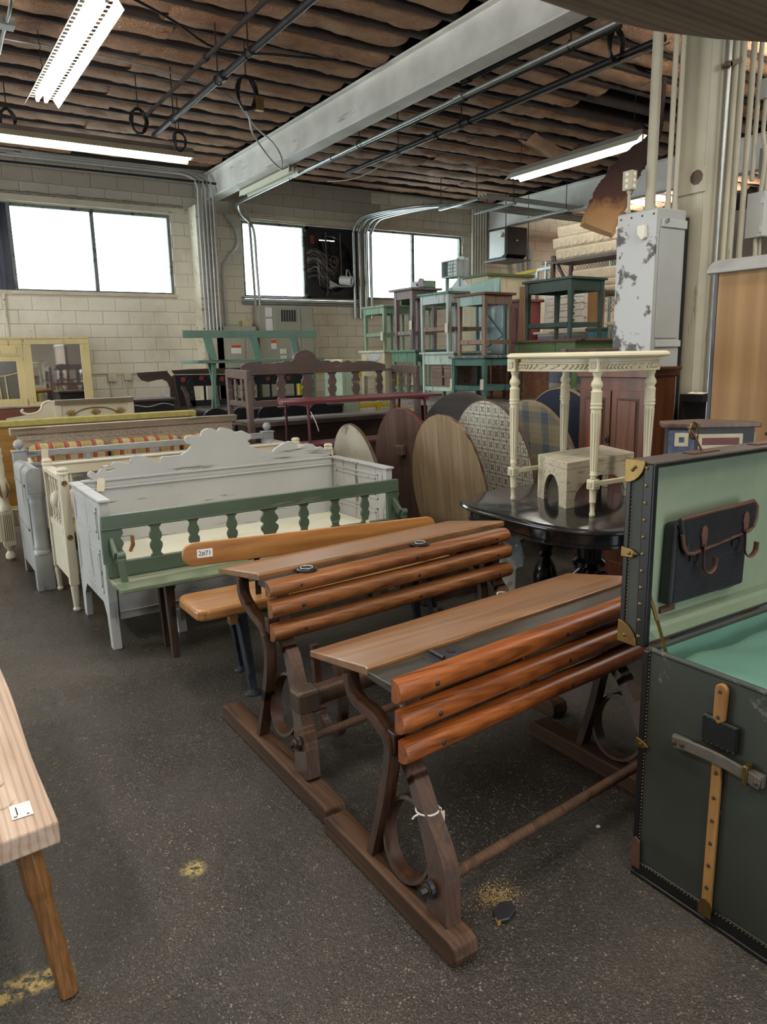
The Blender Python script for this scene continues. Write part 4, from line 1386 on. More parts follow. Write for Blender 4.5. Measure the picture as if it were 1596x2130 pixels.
wobj('carved_scrolls', cv, M['taupe'], sback, kind='stuff', sm=60)
wobj('seat', B().bx(0.86, 2.77, 6.45, 6.98, 0.28, 0.46), M['stripe'], so_, bev=0.03)
for x0, x1 in ((0.90, 1.53), (1.55, 2.17), (2.19, 2.74)):
    wobj('back_cushion', B().bx(x0, x1, 6.76, 6.95, 0.46, 0.935 - 0.008 * x0), M['stripe'], so_, bev=0.06, seg=4, sm=60)
for x in (0.86, 2.75):
    wobj('arm', B().tube([(x, 6.97, 0.86), (x, 6.7, 0.83), (x, 6.5, 0.76)], 0.03, 10), M['creamp'], so_, sm=60)
    wobj('arm_post', B().bx(x - 0.03, x + 0.03, 6.46, 6.52, 0.0, 0.76).bx(x - 0.03, x + 0.03, 6.96, 7.02, 0.0, 0.9), M['taupe'], so_, bev=0.004)

# ================================================================== wood-grained panel with cloth edging
M['grain'] = wood('yellow_oak_graining', srgb(150, 110, 52), srgb(200, 158, 88), 'x', 0.5, 0.6, 0, 0, False)
M['braid'] = plain('yellow_green_braid', srgb(176, 166, 98), 0.9, 0, 0.15, 20)
gp = thing('grained_headboard', 'yellow wood-grained board edged with greenish braid, behind the taupe sofa', 'headboard', (1.7, 7.6, 0), rz=0)
wobj('board', B().bx(0.70, 2.55, 7.56, 7.60, 0.30, 1.03), M['grain'], gp)
wobj('braid_edge', B().prism([(7.54, 1.03), (7.54, 1.085), (7.62, 1.09), (7.62, 1.03)], 0.66, 2.60, 'x').bx(0.66, 0.70, 7.54, 7.62, 0.3, 1.03).bx(2.55, 2.60, 7.54, 7.62, 0.3, 1.03).bx(0.66, 2.6, 7.54, 7.62, 0.27, 0.30), M['braid'], gp, bev=0.008)
for x in (0.75, 2.5):
    wobj('leg', B().bx(x - 0.03, x + 0.03, 7.55, 7.61, 0, 0.28), M['grain'], gp)

# ================================================================== cream bed frame with carved post at the aisle
M['gilt'] = plain('dull_gilding', srgb(150, 124, 74), 0.45, 0.4, 0.2, 12)
bf = thing('carved_bed_frame', 'cream bed frame with fluted and carved corner post', 'bed', (0.7, 6.9, 0))
px, py = 0.655, 6.72
post = wobj('bed_post', B().lathe((px, py, 0), [(0.02, 0), (0.042, 0.02), (0.042, 0.05), (0.022, 0.08), (0.03, 0.10), (0.045, 0.12), (0.045, 0.13)], 16).bx(px - 0.045, px + 0.045, py - 0.045, py + 0.045, 0.13, 0.42)
            .lathe((px, py, 0.42), [(0.05, 0), (0.05, 0.02), (0.034, 0.05), (0.03, 0.10), (0.05, 0.14), (0.054, 0.19), (0.034, 0.25), (0.026, 0.28), (0.03, 0.36), (0.022, 0.42), (0.03, 0.44), (0.02, 0.47), (0.026, 0.5), (0.004, 0.54)], 16), M['creamp'], bf, sm=40)
fl_ = B()
for k in (-0.028, -0.014, 0, 0.014, 0.028):
    fl_.bx(px + k - 0.003, px + k + 0.003, py - 0.0465, py - 0.044, 0.17, 0.39).bx(px - 0.0465, px - 0.044, py + k - 0.003, py + k + 0.003, 0.17, 0.39)
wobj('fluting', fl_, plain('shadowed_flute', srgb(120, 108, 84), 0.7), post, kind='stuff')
lv = B()
for i in range(6):
    a = i * pi / 3
    lv.tube([(px + cos(a) * 0.035, py + sin(a) * 0.035, 0.53), (px + cos(a) * 0.062, py + sin(a) * 0.062, 0.58), (px + cos(a) * 0.05, py + sin(a) * 0.05, 0.66)], 0.01, 6, rad_list=[0.005, 0.013, 0.003])
wobj('carved_leaves', lv, M['gilt'], post, sm=60)
wobj('side_rail', B().bx(px + 0.04, 0.80, py + 0.02, py + 0.05, 0.27, 0.40).bx(px + 0.04, 0.80, py + 0.01, py + 0.06, 0.40, 0.415), M['creamx'], bf, bev=0.003)
wobj('foot_panel', B().bx(px - 0.6, px - 0.04, py - 0.012, py + 0.012, 0.2, 0.42).prism([(px - 0.6, 0.2), (px - 0.04, 0.16), (px - 0.04, 0.2)], py - 0.012, py + 0.012, 'y'), M['creamx'], bf)
wobj('far_post', B().bx(px - 0.69, px - 0.6, py - 0.045, py + 0.045, 0, 0.9), M['creamp'], bf)

# ================================================================== gilded cream headboard, with scroll end
hb = thing('gilded_headboard', 'cream headboard painted with gilt swags and a scrolled end', 'headboard', (1.7, 8.6, 0))
hm = wobj('headboard_panel', B().bx(1.46, 2.2, 8.57, 8.61, 0.30, 1.17), M['creamx'], hb)
wobj('cornice', B().prism([(8.53, 1.19), (8.55, 1.165), (8.56, 1.15), (8.62, 1.15), (8.62, 1.205), (8.52, 1.205)], 1.42, 2.24, 'x'), M['taupe'], hb, bev=0.003)
dn = B()
for i in range(40):
    dn.bx(1.44 + i * 0.02, 1.45 + i * 0.02, 8.535, 8.56, 1.152, 1.166)
wobj('dentils', dn, M['gilt'], hb, kind='stuff')
sw = B().tube([(1.83 + 0.22 * cos(a), 8.565, 1.03 + 0.08 * sin(a)) for a in [pi * i / 16 for i in range(17)]], 0.007, 6)
wobj('gilt_swag', sw, M['gilt'], hm, sm=60)
for cx, s_ in ((1.58, 1), (2.09, -1), (1.83, 1)):
    lf = B()
    for k in range(5):
        a = pi / 2 + (k - 2) * 0.5
        lf.tube([(cx, 8.566, 1.03), (cx + 0.04 * cos(a), 8.564, 1.03 + 0.05 * sin(a)), (cx + 0.07 * cos(a), 8.566, 1.03 + 0.075 * sin(a))], 0.008, 6, rad_list=[0.003, 0.012, 0.002])
    wobj('gilt_leaf', lf, M['gilt'], hm, sm=60)
wobj('corner_block', B().bx(1.42, 1.48, 8.55, 8.62, 0.0, 1.15).bx(2.18, 2.24, 8.55, 8.62, 0.0, 1.15), M['creamp'], hb, bev=0.004)
sc = B().tube(curve([(1.42, 8.59, 1.185), (1.36, 8.59, 1.195), (1.31, 8.59, 1.17), (1.29, 8.59, 1.12), (1.25, 8.59, 1.085), (1.17, 8.59, 1.07), (1.12, 8.59, 1.085), (1.10, 8.59, 1.11), (1.12, 8.59, 1.12)]), 0.013, 8)
sc.tube([(1.37 + 0.03 * cos(a) * (1 - i / 26), 8.59, 1.155 + 0.03 * sin(a) * (1 - i / 26)) for i, a in enumerate([pi * k / 9 for k in range(22)])], 0.008, 6)
wobj('scroll_end', sc, M['creamx'], hb, sm=60)
wobj('scroll_panel', B().prism([(1.42, 1.18), (1.36, 1.185), (1.315, 1.16), (1.295, 1.11), (1.25, 1.075), (1.12, 1.06), (0.95, 1.04), (0.95, 0.9), (1.42, 0.9)], 8.58, 8.60, 'y'), M['creamx'], hb)
M['redbrown'] = wood('red_brown_board', srgb(92, 52, 36), srgb(150, 96, 72), 'x', 0.5, 0.8)
rbx = thing('mahogany_footboard', 'red-brown plain board with pale top edge, below the mirror', 'footboard', (0.9, 9.4, 0))
wobj('board', B().bx(0.4, 1.42, 9.38, 9.42, 0.0, 1.10), M['redbrown'], rbx)
wobj('top_edge', B().bx(0.38, 1.44, 9.36, 9.44, 1.10, 1.12), M['taupe'], rbx, bev=0.004)

# ================================================================== cream overmantel with mirror and glazed doors
M['yellow'] = paint('flaking_cream_yellow', srgb(208, 190, 138), srgb(150, 110, 70), 0.25, 0.55, 7, 'z', 0.08)
mt_, t_, bs_ = nodes('old_mirror_glass')
bs_.inputs['Base Color'].default_value = (0.8, 0.82, 0.82, 1)
bs_.inputs['Metallic'].default_value = 1
bs_.inputs['Roughness'].default_value = 0.03
M['mirror'] = mt_
M['dimglass'] = plain('dim_cupboard_glass', srgb(96, 92, 80), 0.15, 0, 0.2, 4)
mr = thing('mirror_cabinet', 'flaking cream-yellow cabinet with a wide mirror and small glazed door', 'cabinet', (1.7, 12.3, 0))
MY0, MY1 = 12.28, 12.36
fr = B().bx(0.6, 2.62, MY0, MY1, 1.86, 1.95).bx(0.6, 2.62, MY0 - 0.012, MY1, 1.94, 1.965).bx(2.49, 2.62, MY0, MY1, 1.02, 1.86).bx(0.6, 2.62, MY0, MY1, 0.0, 1.02)
fr.bx(1.66, 1.80, MY0, MY1, 1.02, 1.86).bx(0.6, 1.66, MY0, MY1, 1.70, 1.86)
wobj('cabinet_frame', fr, M['yellow'], mr, bev=0.005)
wobj('upper_panel', B().bx(1.30, 1.60, MY0 - 0.006, MY0 + 0.0, 1.725, 1.84), M['yellow'], mr, bev=0.004)
wobj('mirror_glass', B().bx(1.80, 2.49, MY0 + 0.02, MY0 + 0.026, 1.02, 1.86), M['mirror'], mr, label='wide mirror reflecting the hall')
dr = wobj('glazed_door', B().bx(1.0, 1.66, MY0 + 0.01, MY0 + 0.03, 1.62, 1.70).bx(1.0, 1.66, MY0 + 0.01, MY0 + 0.03, 1.0, 1.08).bx(1.58, 1.66, MY0 + 0.01, MY0 + 0.03, 1.08, 1.62).bx(1.0, 1.08, MY0 + 0.01, MY0 + 0.03, 1.08, 1.62), M['yellow'], mr, bev=0.003)
wobj('pane', B().bx(1.08, 1.58, MY0 + 0.018, MY0 + 0.022, 1.08, 1.62), M['dimglass'], dr)
mu_ = B().tube([(1.08 + 0.5 * i / 10, MY0 + 0.012, 1.45 - 0.04 * sin(pi * i / 10)) for i in range(11)], 0.01, 6)
mu_.tube([(1.33, MY0 + 0.012, 1.08), (1.32, MY0 + 0.012, 1.41)], 0.009, 6).tube([(1.42, MY0 + 0.012, 1.08), (1.41, MY0 + 0.012, 1.42)], 0.009, 6)
wobj('glazing_bar', mu_, M['yellow'], dr, sm=60)

# ================================================================== dark benches further back
M['darkbrown'] = wood('dark_stained_board', srgb(44, 34, 30), srgb(86, 68, 60), 'x', 0.45, 0.8, 0, 0.0006, False)
M['settlebrown'] = paint('dull_purple_brown_paint', srgb(98, 82, 76), srgb(150, 130, 118), 0.2, 0.45, 5, 'x', 0.12)
M['blackpaint'] = plain('black_lacquer', srgb(28, 27, 32), 0.35, 0, 0.2, 6)
M['redflower'] = plain('painted_red_flowers', srgb(150, 46, 52), 0.5)
M['greenleaf'] = plain('painted_dark_green_leaves', srgb(40, 66, 50), 0.5)
M['paleline'] = plain('pale_edge_line', srgb(196, 190, 180), 0.5)

fb = thing('tall_dark_bench', 'near-black bench back with scooped end, standing against the cream block wall', 'bench', (4.0, 11.6, 0))
out = [(3.12, 1.415), (3.95, 1.45), (5.2, 1.45), (5.2, 1.33), (3.85, 1.33), (3.81, 1.27), (3.79, 1.15), (3.80, 0.99), (3.80, 0.5), (3.60, 0.5), (3.60, 1.0), (3.61, 1.17), (3.57, 1.27), (3.50, 1.31), (3.40, 1.30), (3.28, 1.275), (3.19, 1.30), (3.14, 1.36)]
wobj('end_board', B().prism(out, 11.58, 11.62, 'y'), M['darkbrown'], fb, bev=0.004)
wobj('seat', B().bx(3.3, 5.3, 11.3, 11.7, 0.62, 0.66), M['darkbrown'], fb)
wobj('leg', B().bx(3.4, 3.46, 11.34, 11.66, 0, 0.62), M['darkbrown'], fb)
wobj('leg', B().bx(5.1, 5.16, 11.34, 11.66, 0, 0.62), M['darkbrown'], fb)
wobj('tape_patch', B().bar((3.60, 11.575, 1.44), (3.66, 11.575, 1.36), 0.003, 0.055, (1, 0, 0.7)), M['tag'], fb)

fl_b = thing('flower_painted_bench', 'black bench painted with red flowers, spindles in its open back', 'bench', (4.3, 10.0, 0))
FY = 10.2
wobj('top_board', B().prism([(3.25, 1.24), (3.245, 1.40), (5.30, 1.36), (5.30, 1.21)], FY - 0.015, FY + 0.015, 'y'), M['blackpaint'], fl_b, bev=0.004)
wobj('end_board', B().prism([(3.25, 1.24), (3.30, 0.93), (3.52, 0.93), (3.50, 1.24)], FY - 0.015, FY + 0.015, 'y'), M['blackpaint'], fl_b)
wobj('bottom_board', B().bx(3.4, 5.3, FY - 0.015, FY + 0.015, 0.90, 1.04), M['blackpaint'], fl_b)
wobj('edge_line', B().bar((3.245, FY - 0.017, 1.40), (5.3, FY - 0.017, 1.36), 0.004, 0.01), M['paleline'], fl_b)
for x in (3.66, 3.86, 4.06, 4.26, 4.46, 4.66, 4.86, 5.06):
    wobj('spindle', B().bx(x - 0.014, x + 0.014, FY - 0.012, FY + 0.012, 1.03, 1.25), M['blackpaint'], fl_b)
wobj('centre_splat', B().bx(3.98, 4.14, FY - 0.013, FY + 0.013, 1.03, 1.25), M['darkbrown'], fl_b)
for i, (x, z) in enumerate(((3.36, 1.33), (3.62, 1.34), (3.92, 1.32), (4.3, 1.31), (4.62, 1.30), (4.95, 1.30), (3.40, 1.12))):
    f_ = wobj('painted_flower', B().lathe((x, FY - 0.016, z), [(0.036, 0), (0.03, 0.002)], 7, Matrix.Rotation(pi / 2, 3, 'X')), M['redflower'], fl_b)
    lf = B()
    for k in range(5):
        a = k * 1.3 + i
        lf.lathe((x + 0.07 * cos(a) + 0.03, FY - 0.0158, z + 0.04 * sin(a)), [(0.016, 0), (0.01, 0.0015)], 5, Matrix.Rotation(pi / 2, 3, 'X'))
    wobj('painted_leaves', lf, M['greenleaf'], f_, kind='stuff')
wobj('seat', B().bx(3.3, 5.3, 9.82, 10.19, 0.93, 0.965), M['blackpaint'], fl_b, bev=0.004)
wobj('arm_scroll', B().ribbon(curve([(10.15, 1.22), (10.05, 1.2), (9.95, 1.08), (9.9, 1.0), (9.84, 0.985)]), 0.05, 3.30, 3.34, 'x'), M['darkbrown'], fl_b, weld=True)
wobj('chest_base', B().bx(3.32, 5.28, 9.84, 10.18, 0.0, 0.93), M['blackpaint'], fl_b, bev=0.004)
lbc = thing('long_black_chest', 'long black chest under the legs of the blue-green plank bench', 'chest', (4.3, 9.4, 0))
wobj('chest_body', B().bx(3.3, 5.18, 9.02, 9.78, 0.0, 0.93), M['blackpaint'], lbc, bev=0.004)
wobj('chest_lid', B().bx(3.27, 5.2, 9.0, 9.8, 0.93, 0.966), M['darkbrown'], lbc, bev=0.006)

# ---- two teal plank benches stacked on the black one
M['teal'] = paint('blue_green_distemper', srgb(106, 136, 122), srgb(58, 74, 64), 0.2, 0.5, 6, 'x', 0.12)
M['tealz'] = paint('blue_green_distemper_upright', srgb(100, 132, 118), srgb(58, 74, 64), 0.2, 0.5, 6, 'z', 0.12)
tb = thing('plank_back_bench', 'blue-green plank bench with a high back rail, standing raised behind the brown settle', 'bench', (4.2, 9.7, 0.966))
BY = 9.66
wobj('back_rail', B().prism([(3.215, 1.87), (3.22, 1.965), (5.165, 1.965), (5.16, 1.865)], BY - 0.02, BY + 0.02, 'y'), M['teal'], tb, bev=0.004)
wobj('seat', B().prism([(3.20, 9.30), (3.26, 9.26), (5.06, 9.26), (5.06, 9.68), (3.20, 9.68)], 1.545, 1.585, 'z'), M['teal'], tb, bev=0.004)
for x in (3.60, 4.24, 4.84):
    wobj('back_post', B().bar((x, 9.63, 1.585), (x - 0.06, BY - 0.01, 1.88), 0.11, 0.035, (0, 1, 0)), M['tealz'], tb, bev=0.003)
for x0, x1 in ((3.50, 3.44), (3.53, 3.66), (4.94, 4.88), (4.97, 5.1)):
    for y, y1 in ((9.36, 9.30),) if x0 in (3.50, 4.94) else ((9.58, 9.72),):
        wobj('leg', B().bar((x0, y, 1.545), (x1, y1, 0.972), 0.055, 0.045, (0, 1, 0), 0.045, 0.04), M['tealz'], tb, bev=0.003)

# ---- brown settle with scalloped crest, on its box bench
bs2 = thing('scalloped_settle', 'dull brown settle with scalloped crest and sawn balusters above a boxed base', 'settle', (3.85, 7.2, 0))
SY = 7.22
cr = [(2.98, 1.50), (2.98, 1.525), (3.03, 1.55), (3.10, 1.56), (3.22, 1.545), (3.30, 1.55), (3.32, 1.535), (3.38, 1.555), (3.42, 1.545), (3.46, 1.565), (3.54, 1.555), (3.575, 1.58), (3.59, 1.63), (3.64, 1.665), (3.71, 1.675), (3.78, 1.66), (3.83, 1.62), (3.845, 1.575), (3.90, 1.555), (3.99, 1.56), (4.03, 1.54), (4.09, 1.555), (4.15, 1.535), (4.24, 1.555), (4.29, 1.53), (4.36, 1.545), (4.50, 1.545), (4.62, 1.525), (4.72, 1.50)]
wobj('crest', B().prism(cr + [(4.72, 1.455), (2.98, 1.455)], SY - 0.015, SY + 0.015, 'y'), M['settlebrown'], bs2, bev=0.003)
wobj('back_rail', B().bx(2.95, 4.80, SY - 0.03, SY + 0.025, 1.43, 1.455), M['settlebrown'], bs2, bev=0.004)
wobj('lower_rail', B().bx(2.95, 4.80, SY - 0.02, SY + 0.02, 1.10, 1.165), M['settlebrown'], bs2, bev=0.003)
for x, w_ in ((3.08, 0.09), (3.42, 0.10), (3.73, 0.15), (4.03, 0.10), (4.33, 0.10), (4.64, 0.09)):
    wobj('baluster', flat_baluster(x, w_, 1.16, 1.435, SY - 0.012, SY + 0.012), M['settlebrown'], bs2, bev=0.002)
wobj('seat', B().bx(2.88, 4.86, 6.72, 7.24, 0.94, 0.985), M['settlebrown'], bs2, bev=0.005)
wobj('base_box', B().bx(2.92, 4.82, 6.78, 7.24, 0.0, 0.94), M['darkbrown'], bs2, bev=0.004)
for x in (2.86, 4.84):
    wobj('front_post', B().bar((x, 6.74, 0.80), (x, 6.78, 1.47), 0.055, 0.06, (0, 1, 0)), M['settlebrown'], bs2, bev=0.004)
    wobj('back_post', B().bar((x, 7.24, 0.80), (x, 7.26, 1.49), 0.05, 0.055, (0, 1, 0)), M['settlebrown'], bs2, bev=0.004)
    wobj('arm', B().bar((x, 6.74, 1.44), (x, 7.26, 1.455), 0.045, 0.085), M['settlebrown'], bs2, bev=0.004)
    wobj('arm_rail', B().bar((x, 6.78, 1.16), (x, 7.24, 1.165), 0.035, 0.05), M['settlebrown'], bs2, bev=0.003)
    for y in (6.92, 7.08):
        b_ = flat_baluster(0, 0.065, 1.18, 1.40, -0.009, 0.009)
        Mx = Matrix.Translation((x, y, 0)) @ Matrix.Rotation(pi / 2, 4, 'Z')
        b_.v = [tuple(Mx @ V(p)) for p in b_.v]
        wobj('baluster', b_, M['settlebrown'], bs2, bev=0.002)

# ---- dark curvy-backed benches seen in slivers behind the headboards
dkb = thing('scroll_back_bench', 'dark low bench with a row of arched crests, behind the braided board', 'bench', (3.6, 8.5, 0))
wobj('seat', B().bx(2.9, 4.6, 8.3, 8.75, 0.84, 0.87), M['darkbrown'], dkb, bev=0.004)
for i in range(5):
    x = 2.95 + i * 0.34
    wobj('crest_arch', B().prism([(x, 0.87)] + [(x + 0.16 - 0.16 * cos(a), 0.93 + 0.11 * sin(a)) for a in [pi * k / 10 for k in range(11)]] + [(x + 0.32, 0.87)], 8.33, 8.36, 'y'), M['blackpaint'], dkb, bev=0.004)
for x in (2.95, 4.55):
    wobj('leg', B().bx(x - 0.03, x + 0.03, 8.34, 8.72, 0, 0.84), M['darkbrown'], dkb)
chk = thing('low_black_chest', 'low black lidded chest with a pale-lined moulding, under the near-black bench', 'chest', (2.75, 10.2, 0))
wobj('chest_body', B().bx(2.45, 3.15, 10.0, 10.45, 0.0, 1.06), M['blackpaint'], chk, bev=0.004)
wobj('chest_lid', B().bx(2.42, 3.18, 9.97, 10.48, 1.06, 1.10), M['darkbrown'], chk, bev=0.01)
wobj('pale_moulding', B().tube(curve([(2.46, 9.985, 1.0), (2.6, 9.985, 1.03), (2.8, 9.985, 1.0), (3.0, 9.985, 1.035), (3.14, 9.985, 1.0)]), 0.007, 6), M['paleline'], chk, sm=60)
rr_ = thing('turned_pink_rail', 'rosy turned wooden rail lying near the black chest', 'rail', (2.3, 9.9, 0))
wobj('rail', B().tube([(2.16, 9.72, 1.085), (2.45, 9.72, 1.10)], 0.035, 12), M['slat'], rr_, sm=60)
for x in (2.18, 2.42):
    wobj('leg', B().bx(x - 0.015, x + 0.015, 9.7, 9.74, 0, 1.06), M['darkleg'], rr_)

# ================================================================== red slatted picnic table
M['redpaint'] = paint('oxblood_slat_paint', srgb(112, 52, 54), srgb(150, 110, 104), 0.25, 0.4, 6, 'x', 0.15)
M['redmetal'] = plain('dark_red_steel', srgb(84, 42, 50), 0.4, 0.2, 0.15, 8)
rt_ = thing('slatted_picnic_table', 'folding oxblood-red slatted table with its bench, behind the round tops', 'table', (3.7, 6.35, 0))
for i in range(5):
    wobj('slat', B().bx(2.86 + 0.05 * i, 4.62, 6.02 + i * 0.115, 6.11 + i * 0.115, 1.19, 1.215), M['redpaint'], rt_, bev=0.003)
wobj('slat_batten', B().bx(3.10, 3.15, 6.02, 6.57, 1.165, 1.19), M['redpaint'], rt_)
wobj('slat_batten', B().bx(4.4, 4.45, 6.02, 6.57, 1.165, 1.19), M['redpaint'], rt_)
for i in range(4):
    wobj('bench_slat', B().bx(2.98, 4.6, 6.01 + i * 0.085, 6.075 + i * 0.085, 0.80, 0.82), M['redpaint'], rt_, bev=0.003)
for x in (3.12, 4.42):
    wobj('leg', B().tube([(x, 6.05, 1.17), (x, 5.98, 0.0)], 0.014, 8), M['redmetal'], rt_, sm=60)
    wobj('leg', B().tube([(x, 6.5, 1.17), (x, 6.55, 0.0)], 0.014, 8), M['redmetal'], rt_, sm=60)
    wobj('bench_arm', B().tube([(x, 6.53, 0.79), (x, 6.0, 0.785)], 0.012, 8), M['redmetal'], rt_, sm=60)
wobj('string_loop', B().tube([(3.12, 6.0, 1.12), (3.16, 5.98, 1.02), (3.19, 5.99, 0.94)], 0.004, 5), M['string'], rt_)

# ================================================================== round table tops leaning in a row


def mth(t, op, a, b=None, c=None):
    n = t.nodes.new('ShaderNodeMath')
    n.operation = op
    for i, v in enumerate((a, b, c)):
        if v is None:
            continue
        if isinstance(v, (int, float)):
            n.inputs[i].default_value = v
        else:
            t.links.new(v, n.inputs[i])
    return n.outputs[0]


def pattern_mat():
    mt, t, bs = nodes('stencilled_cross_pattern')
    tc = t.nodes.new('ShaderNodeTexCoord')
    s = t.nodes.new('ShaderNodeSeparateXYZ')
    link(t, tc, 'Object', s, 0)
    P = 0.093
    fy = mth(t, 'SUBTRACT', mth(t, 'FRACT', mth(t, 'DIVIDE', s.outputs[1], P)), 0.5)
    fz = mth(t, 'SUBTRACT', mth(t, 'FRACT', mth(t, 'DIVIDE', s.outputs[2], P)), 0.5)
    ay, az = mth(t, 'ABSOLUTE', fy), mth(t, 'ABSOLUTE', fz)
    dash = lambda c: mth(t, 'GREATER_THAN', mth(t, 'FRACT', mth(t, 'DIVIDE', c, P / 6)), 0.42)
    ly = mth(t, 'MULTIPLY', mth(t, 'GREATER_THAN', ay, 0.435), dash(s.outputs[2]))
    lz = mth(t, 'MULTIPLY', mth(t, 'GREATER_THAN', az, 0.435), dash(s.outputs[1]))
    x_ = mth(t, 'MULTIPLY', mth(t, 'LESS_THAN', mth(t, 'ABSOLUTE', mth(t, 'SUBTRACT', ay, az)), 0.085), mth(t, 'LESS_THAN', mth(t, 'MAXIMUM', ay, az), 0.25))
    x_ = mth(t, 'MULTIPLY', x_, mth(t, 'GREATER_THAN', mth(t, 'MAXIMUM', ay, az), 0.05))
    m_ = mth(t, 'MAXIMUM', mth(t, 'MAXIMUM', ly, lz), x_)
    mp = coords(t)
    n = ntex(t, mp, 7, 6, 0.7)
    r = ramp(t, [(0.3, srgb(170, 166, 148)), (0.6, srgb(206, 204, 190))])
    link(t, n, 'Fac', r, 'Fac')
    wr = ramp(t, [(0.38, (0.35, 0.35, 0.35, 1)), (0.55, (1, 1, 1, 1))])
    link(t, n, 'Fac', wr, 'Fac')
    x = mixc(t, 0.0, (r, 'Color'), srgb(40, 38, 38))
    t.links.new(mth(t, 'MULTIPLY', m_, wr.outputs[0]), x.inputs[0])
    link(t, x, 2, bs, 'Base Color')
    bs.inputs['Roughness'].default_value = 0.5
    return mt


def plaid_mat():
    mt, t, bs = nodes('faded_plaid_oilcloth')
    tc = t.nodes.new('ShaderNodeTexCoord')
    s = t.nodes.new('ShaderNodeSeparateXYZ')
    link(t, tc, 'Object', s, 0)
    band = lambda c, p, wd: mth(t, 'LESS_THAN', mth(t, 'FRACT', mth(t, 'DIVIDE', c, p)), wd)
    a = mth(t, 'ADD', mth(t, 'MULTIPLY', band(s.outputs[1], 0.26, 0.34), 0.5), mth(t, 'MULTIPLY', band(s.outputs[2], 0.26, 0.34), 0.4))
    b = mth(t, 'MULTIPLY', mth(t, 'MAXIMUM', band(s.outputs[1], 0.043, 0.2), band(s.outputs[2], 0.043, 0.2)), 0.22)
    mp = coords(t)
    n = ntex(t, mp, 5, 5, 0.65)
    r = ramp(t, [(0.35, srgb(150, 138, 108)), (0.65, srgb(176, 166, 138))])
    link(t, n, 'Fac', r, 'Fac')
    x = mixc(t, 0.0, (r, 'Color'), srgb(62, 92, 124))
    t.links.new(mth(t, 'MINIMUM', mth(t, 'MULTIPLY', mth(t, 'ADD', a, b), mth(t, 'ADD', n.outputs[0], 0.35)), 0.9), x.inputs[0])
    link(t, x, 2, bs, 'Base Color')
    bs.inputs['Roughness'].default_value = 0.4
    return mt


M['agedwhite'] = paint('chalky_grey_white', srgb(178, 172, 156), srgb(130, 120, 100), 0.35, 0.6, 5, None, 0.12)
M['walnut'] = wood('bleached_walnut', srgb(74, 56, 48), srgb(122, 100, 88), 'z', 0.4, 0.5, 0.1, 0, False)
M['greybrown'] = wood('grey_brown_underside', srgb(106, 90, 80), srgb(150, 134, 122), 'y', 0.6, 0.6, 0, 0.0005, False)
M['slate'] = wood('slate_grey_top', srgb(76, 76, 76), srgb(110, 108, 106), 'y', 0.5, 0.5, 0, 0, False)
M['scrubbed'] = wood('scrubbed_pine_boards', srgb(124, 104, 78), srgb(180, 160, 128), 'z', 0.6, 0.9, 0, 0.001)
M['rim_red'] = plain('red_brown_rim', srgb(104, 46, 40), 0.45, 0, 0.2, 10)
M['rimdark'] = plain('worn_dark_rim', srgb(84, 64, 48), 0.6, 0, 0.25, 14)
M['rimtan'] = plain('tan_wood_rim', srgb(150, 124, 92), 0.6, 0, 0.2, 14)
M['navy'] = plain('navy_oilcloth', srgb(44, 50, 66), 0.4, 0, 0.15, 6, 0.001)
M['pattern'], M['plaid'] = pattern_mat(), plaid_mat()


def round_top(label, base, Dm, yaw, lean, face, rim, planks=False, t=0.028, ry=None):
    o = thing('round_table_top', label, 'table top', (base[0], base[1], 0.002), rad(-yaw), 'round table tops leaning in a row', ry=-rad(lean))
    o.rotation_mode = 'XYZ'
    R = Dm / 2
    ry = ry or R
    n = 56
    pts = [(ry * cos(2 * pi * i / n), R + R * sin(2 * pi * i / n)) for i in range(n)]
    if planks:
        for lo, hi in ((-1.0, 0.12), (0.12, 1.0)):
            sel = [(max(lo * ry + 0.003, min(hi * ry - 0.003, a)), z) for a, z in pts]
            obj('plank', B().prism(sel, 0, t, 'x'), face, o, weld=True)
    else:
        obj('table_top', B().prism([(a * 0.985, R + (z - R) * 0.985) for a, z in pts], -0.001, t + 0.001, 'x'), face, o)
    vs, fs = [], []
    for a, z in pts:
        for k, x in ((0.982, 0.0), (1.0, 0.003), (1.0, t - 0.003), (0.982, t)):
            vs.append((x, a * k, R + (z - R) * k))
    for i in range(n):
        j = (i + 1) % n
        for k in range(3):
            fs.append((i * 4 + k, i * 4 + k + 1, j * 4 + k + 1, j * 4 + k))
    obj('rim', B().add(vs, fs), rim, o, sm=40)
    return o


d_plank = round_top('scrubbed two-plank round table top, foremost of the leaning tops', (3.50, 4.44), 1.16, 9, 5, M['scrubbed'], M['rimdark'], True)
d_pat = round_top('round table top stencilled with a grid of small crosses', (4.06, 4.58), 1.24, 9, 5, M['pattern'], M['rimdark'])
d_plaid = round_top('round table top covered with faded blue plaid', (4.47, 4.52), 1.22, 9, 5, M['plaid'], M['rimtan'])
d_navy = round_top('navy-black round table top with a wooden rim, beside the brown cupboard', (4.95, 4.62), 1.30, 9, 5, M['navy'], M['rimtan'])
d_red = round_top('big brown round table top with a red-brown rim', (3.70, 5.30), 1.16, 6, 4, M['walnut'], M['rim_red'])
d_sm = round_top('small grey-brown round table top with a cleat, between larger leaning tops', (3.98, 5.45), 1.04, 9, 5, M['greybrown'], M['rimdark'])
d_gr = round_top('slate-grey round table top, hindmost of the leaning tops', (5.02, 6.1), 1.22, -14, 5, M['slate'], M['rimdark'])
d_wh = round_top('chalky grey-white oval table top, next to the white settle', (3.18, 5.26), 1.06, 9, 5, M['agedwhite'], M['rimdark'])
obj('cleat', B().bx(-0.045, -0.001, -0.32, -0.26, 0.50, 0.86), M['darkleg'], d_red, bev=0.004)
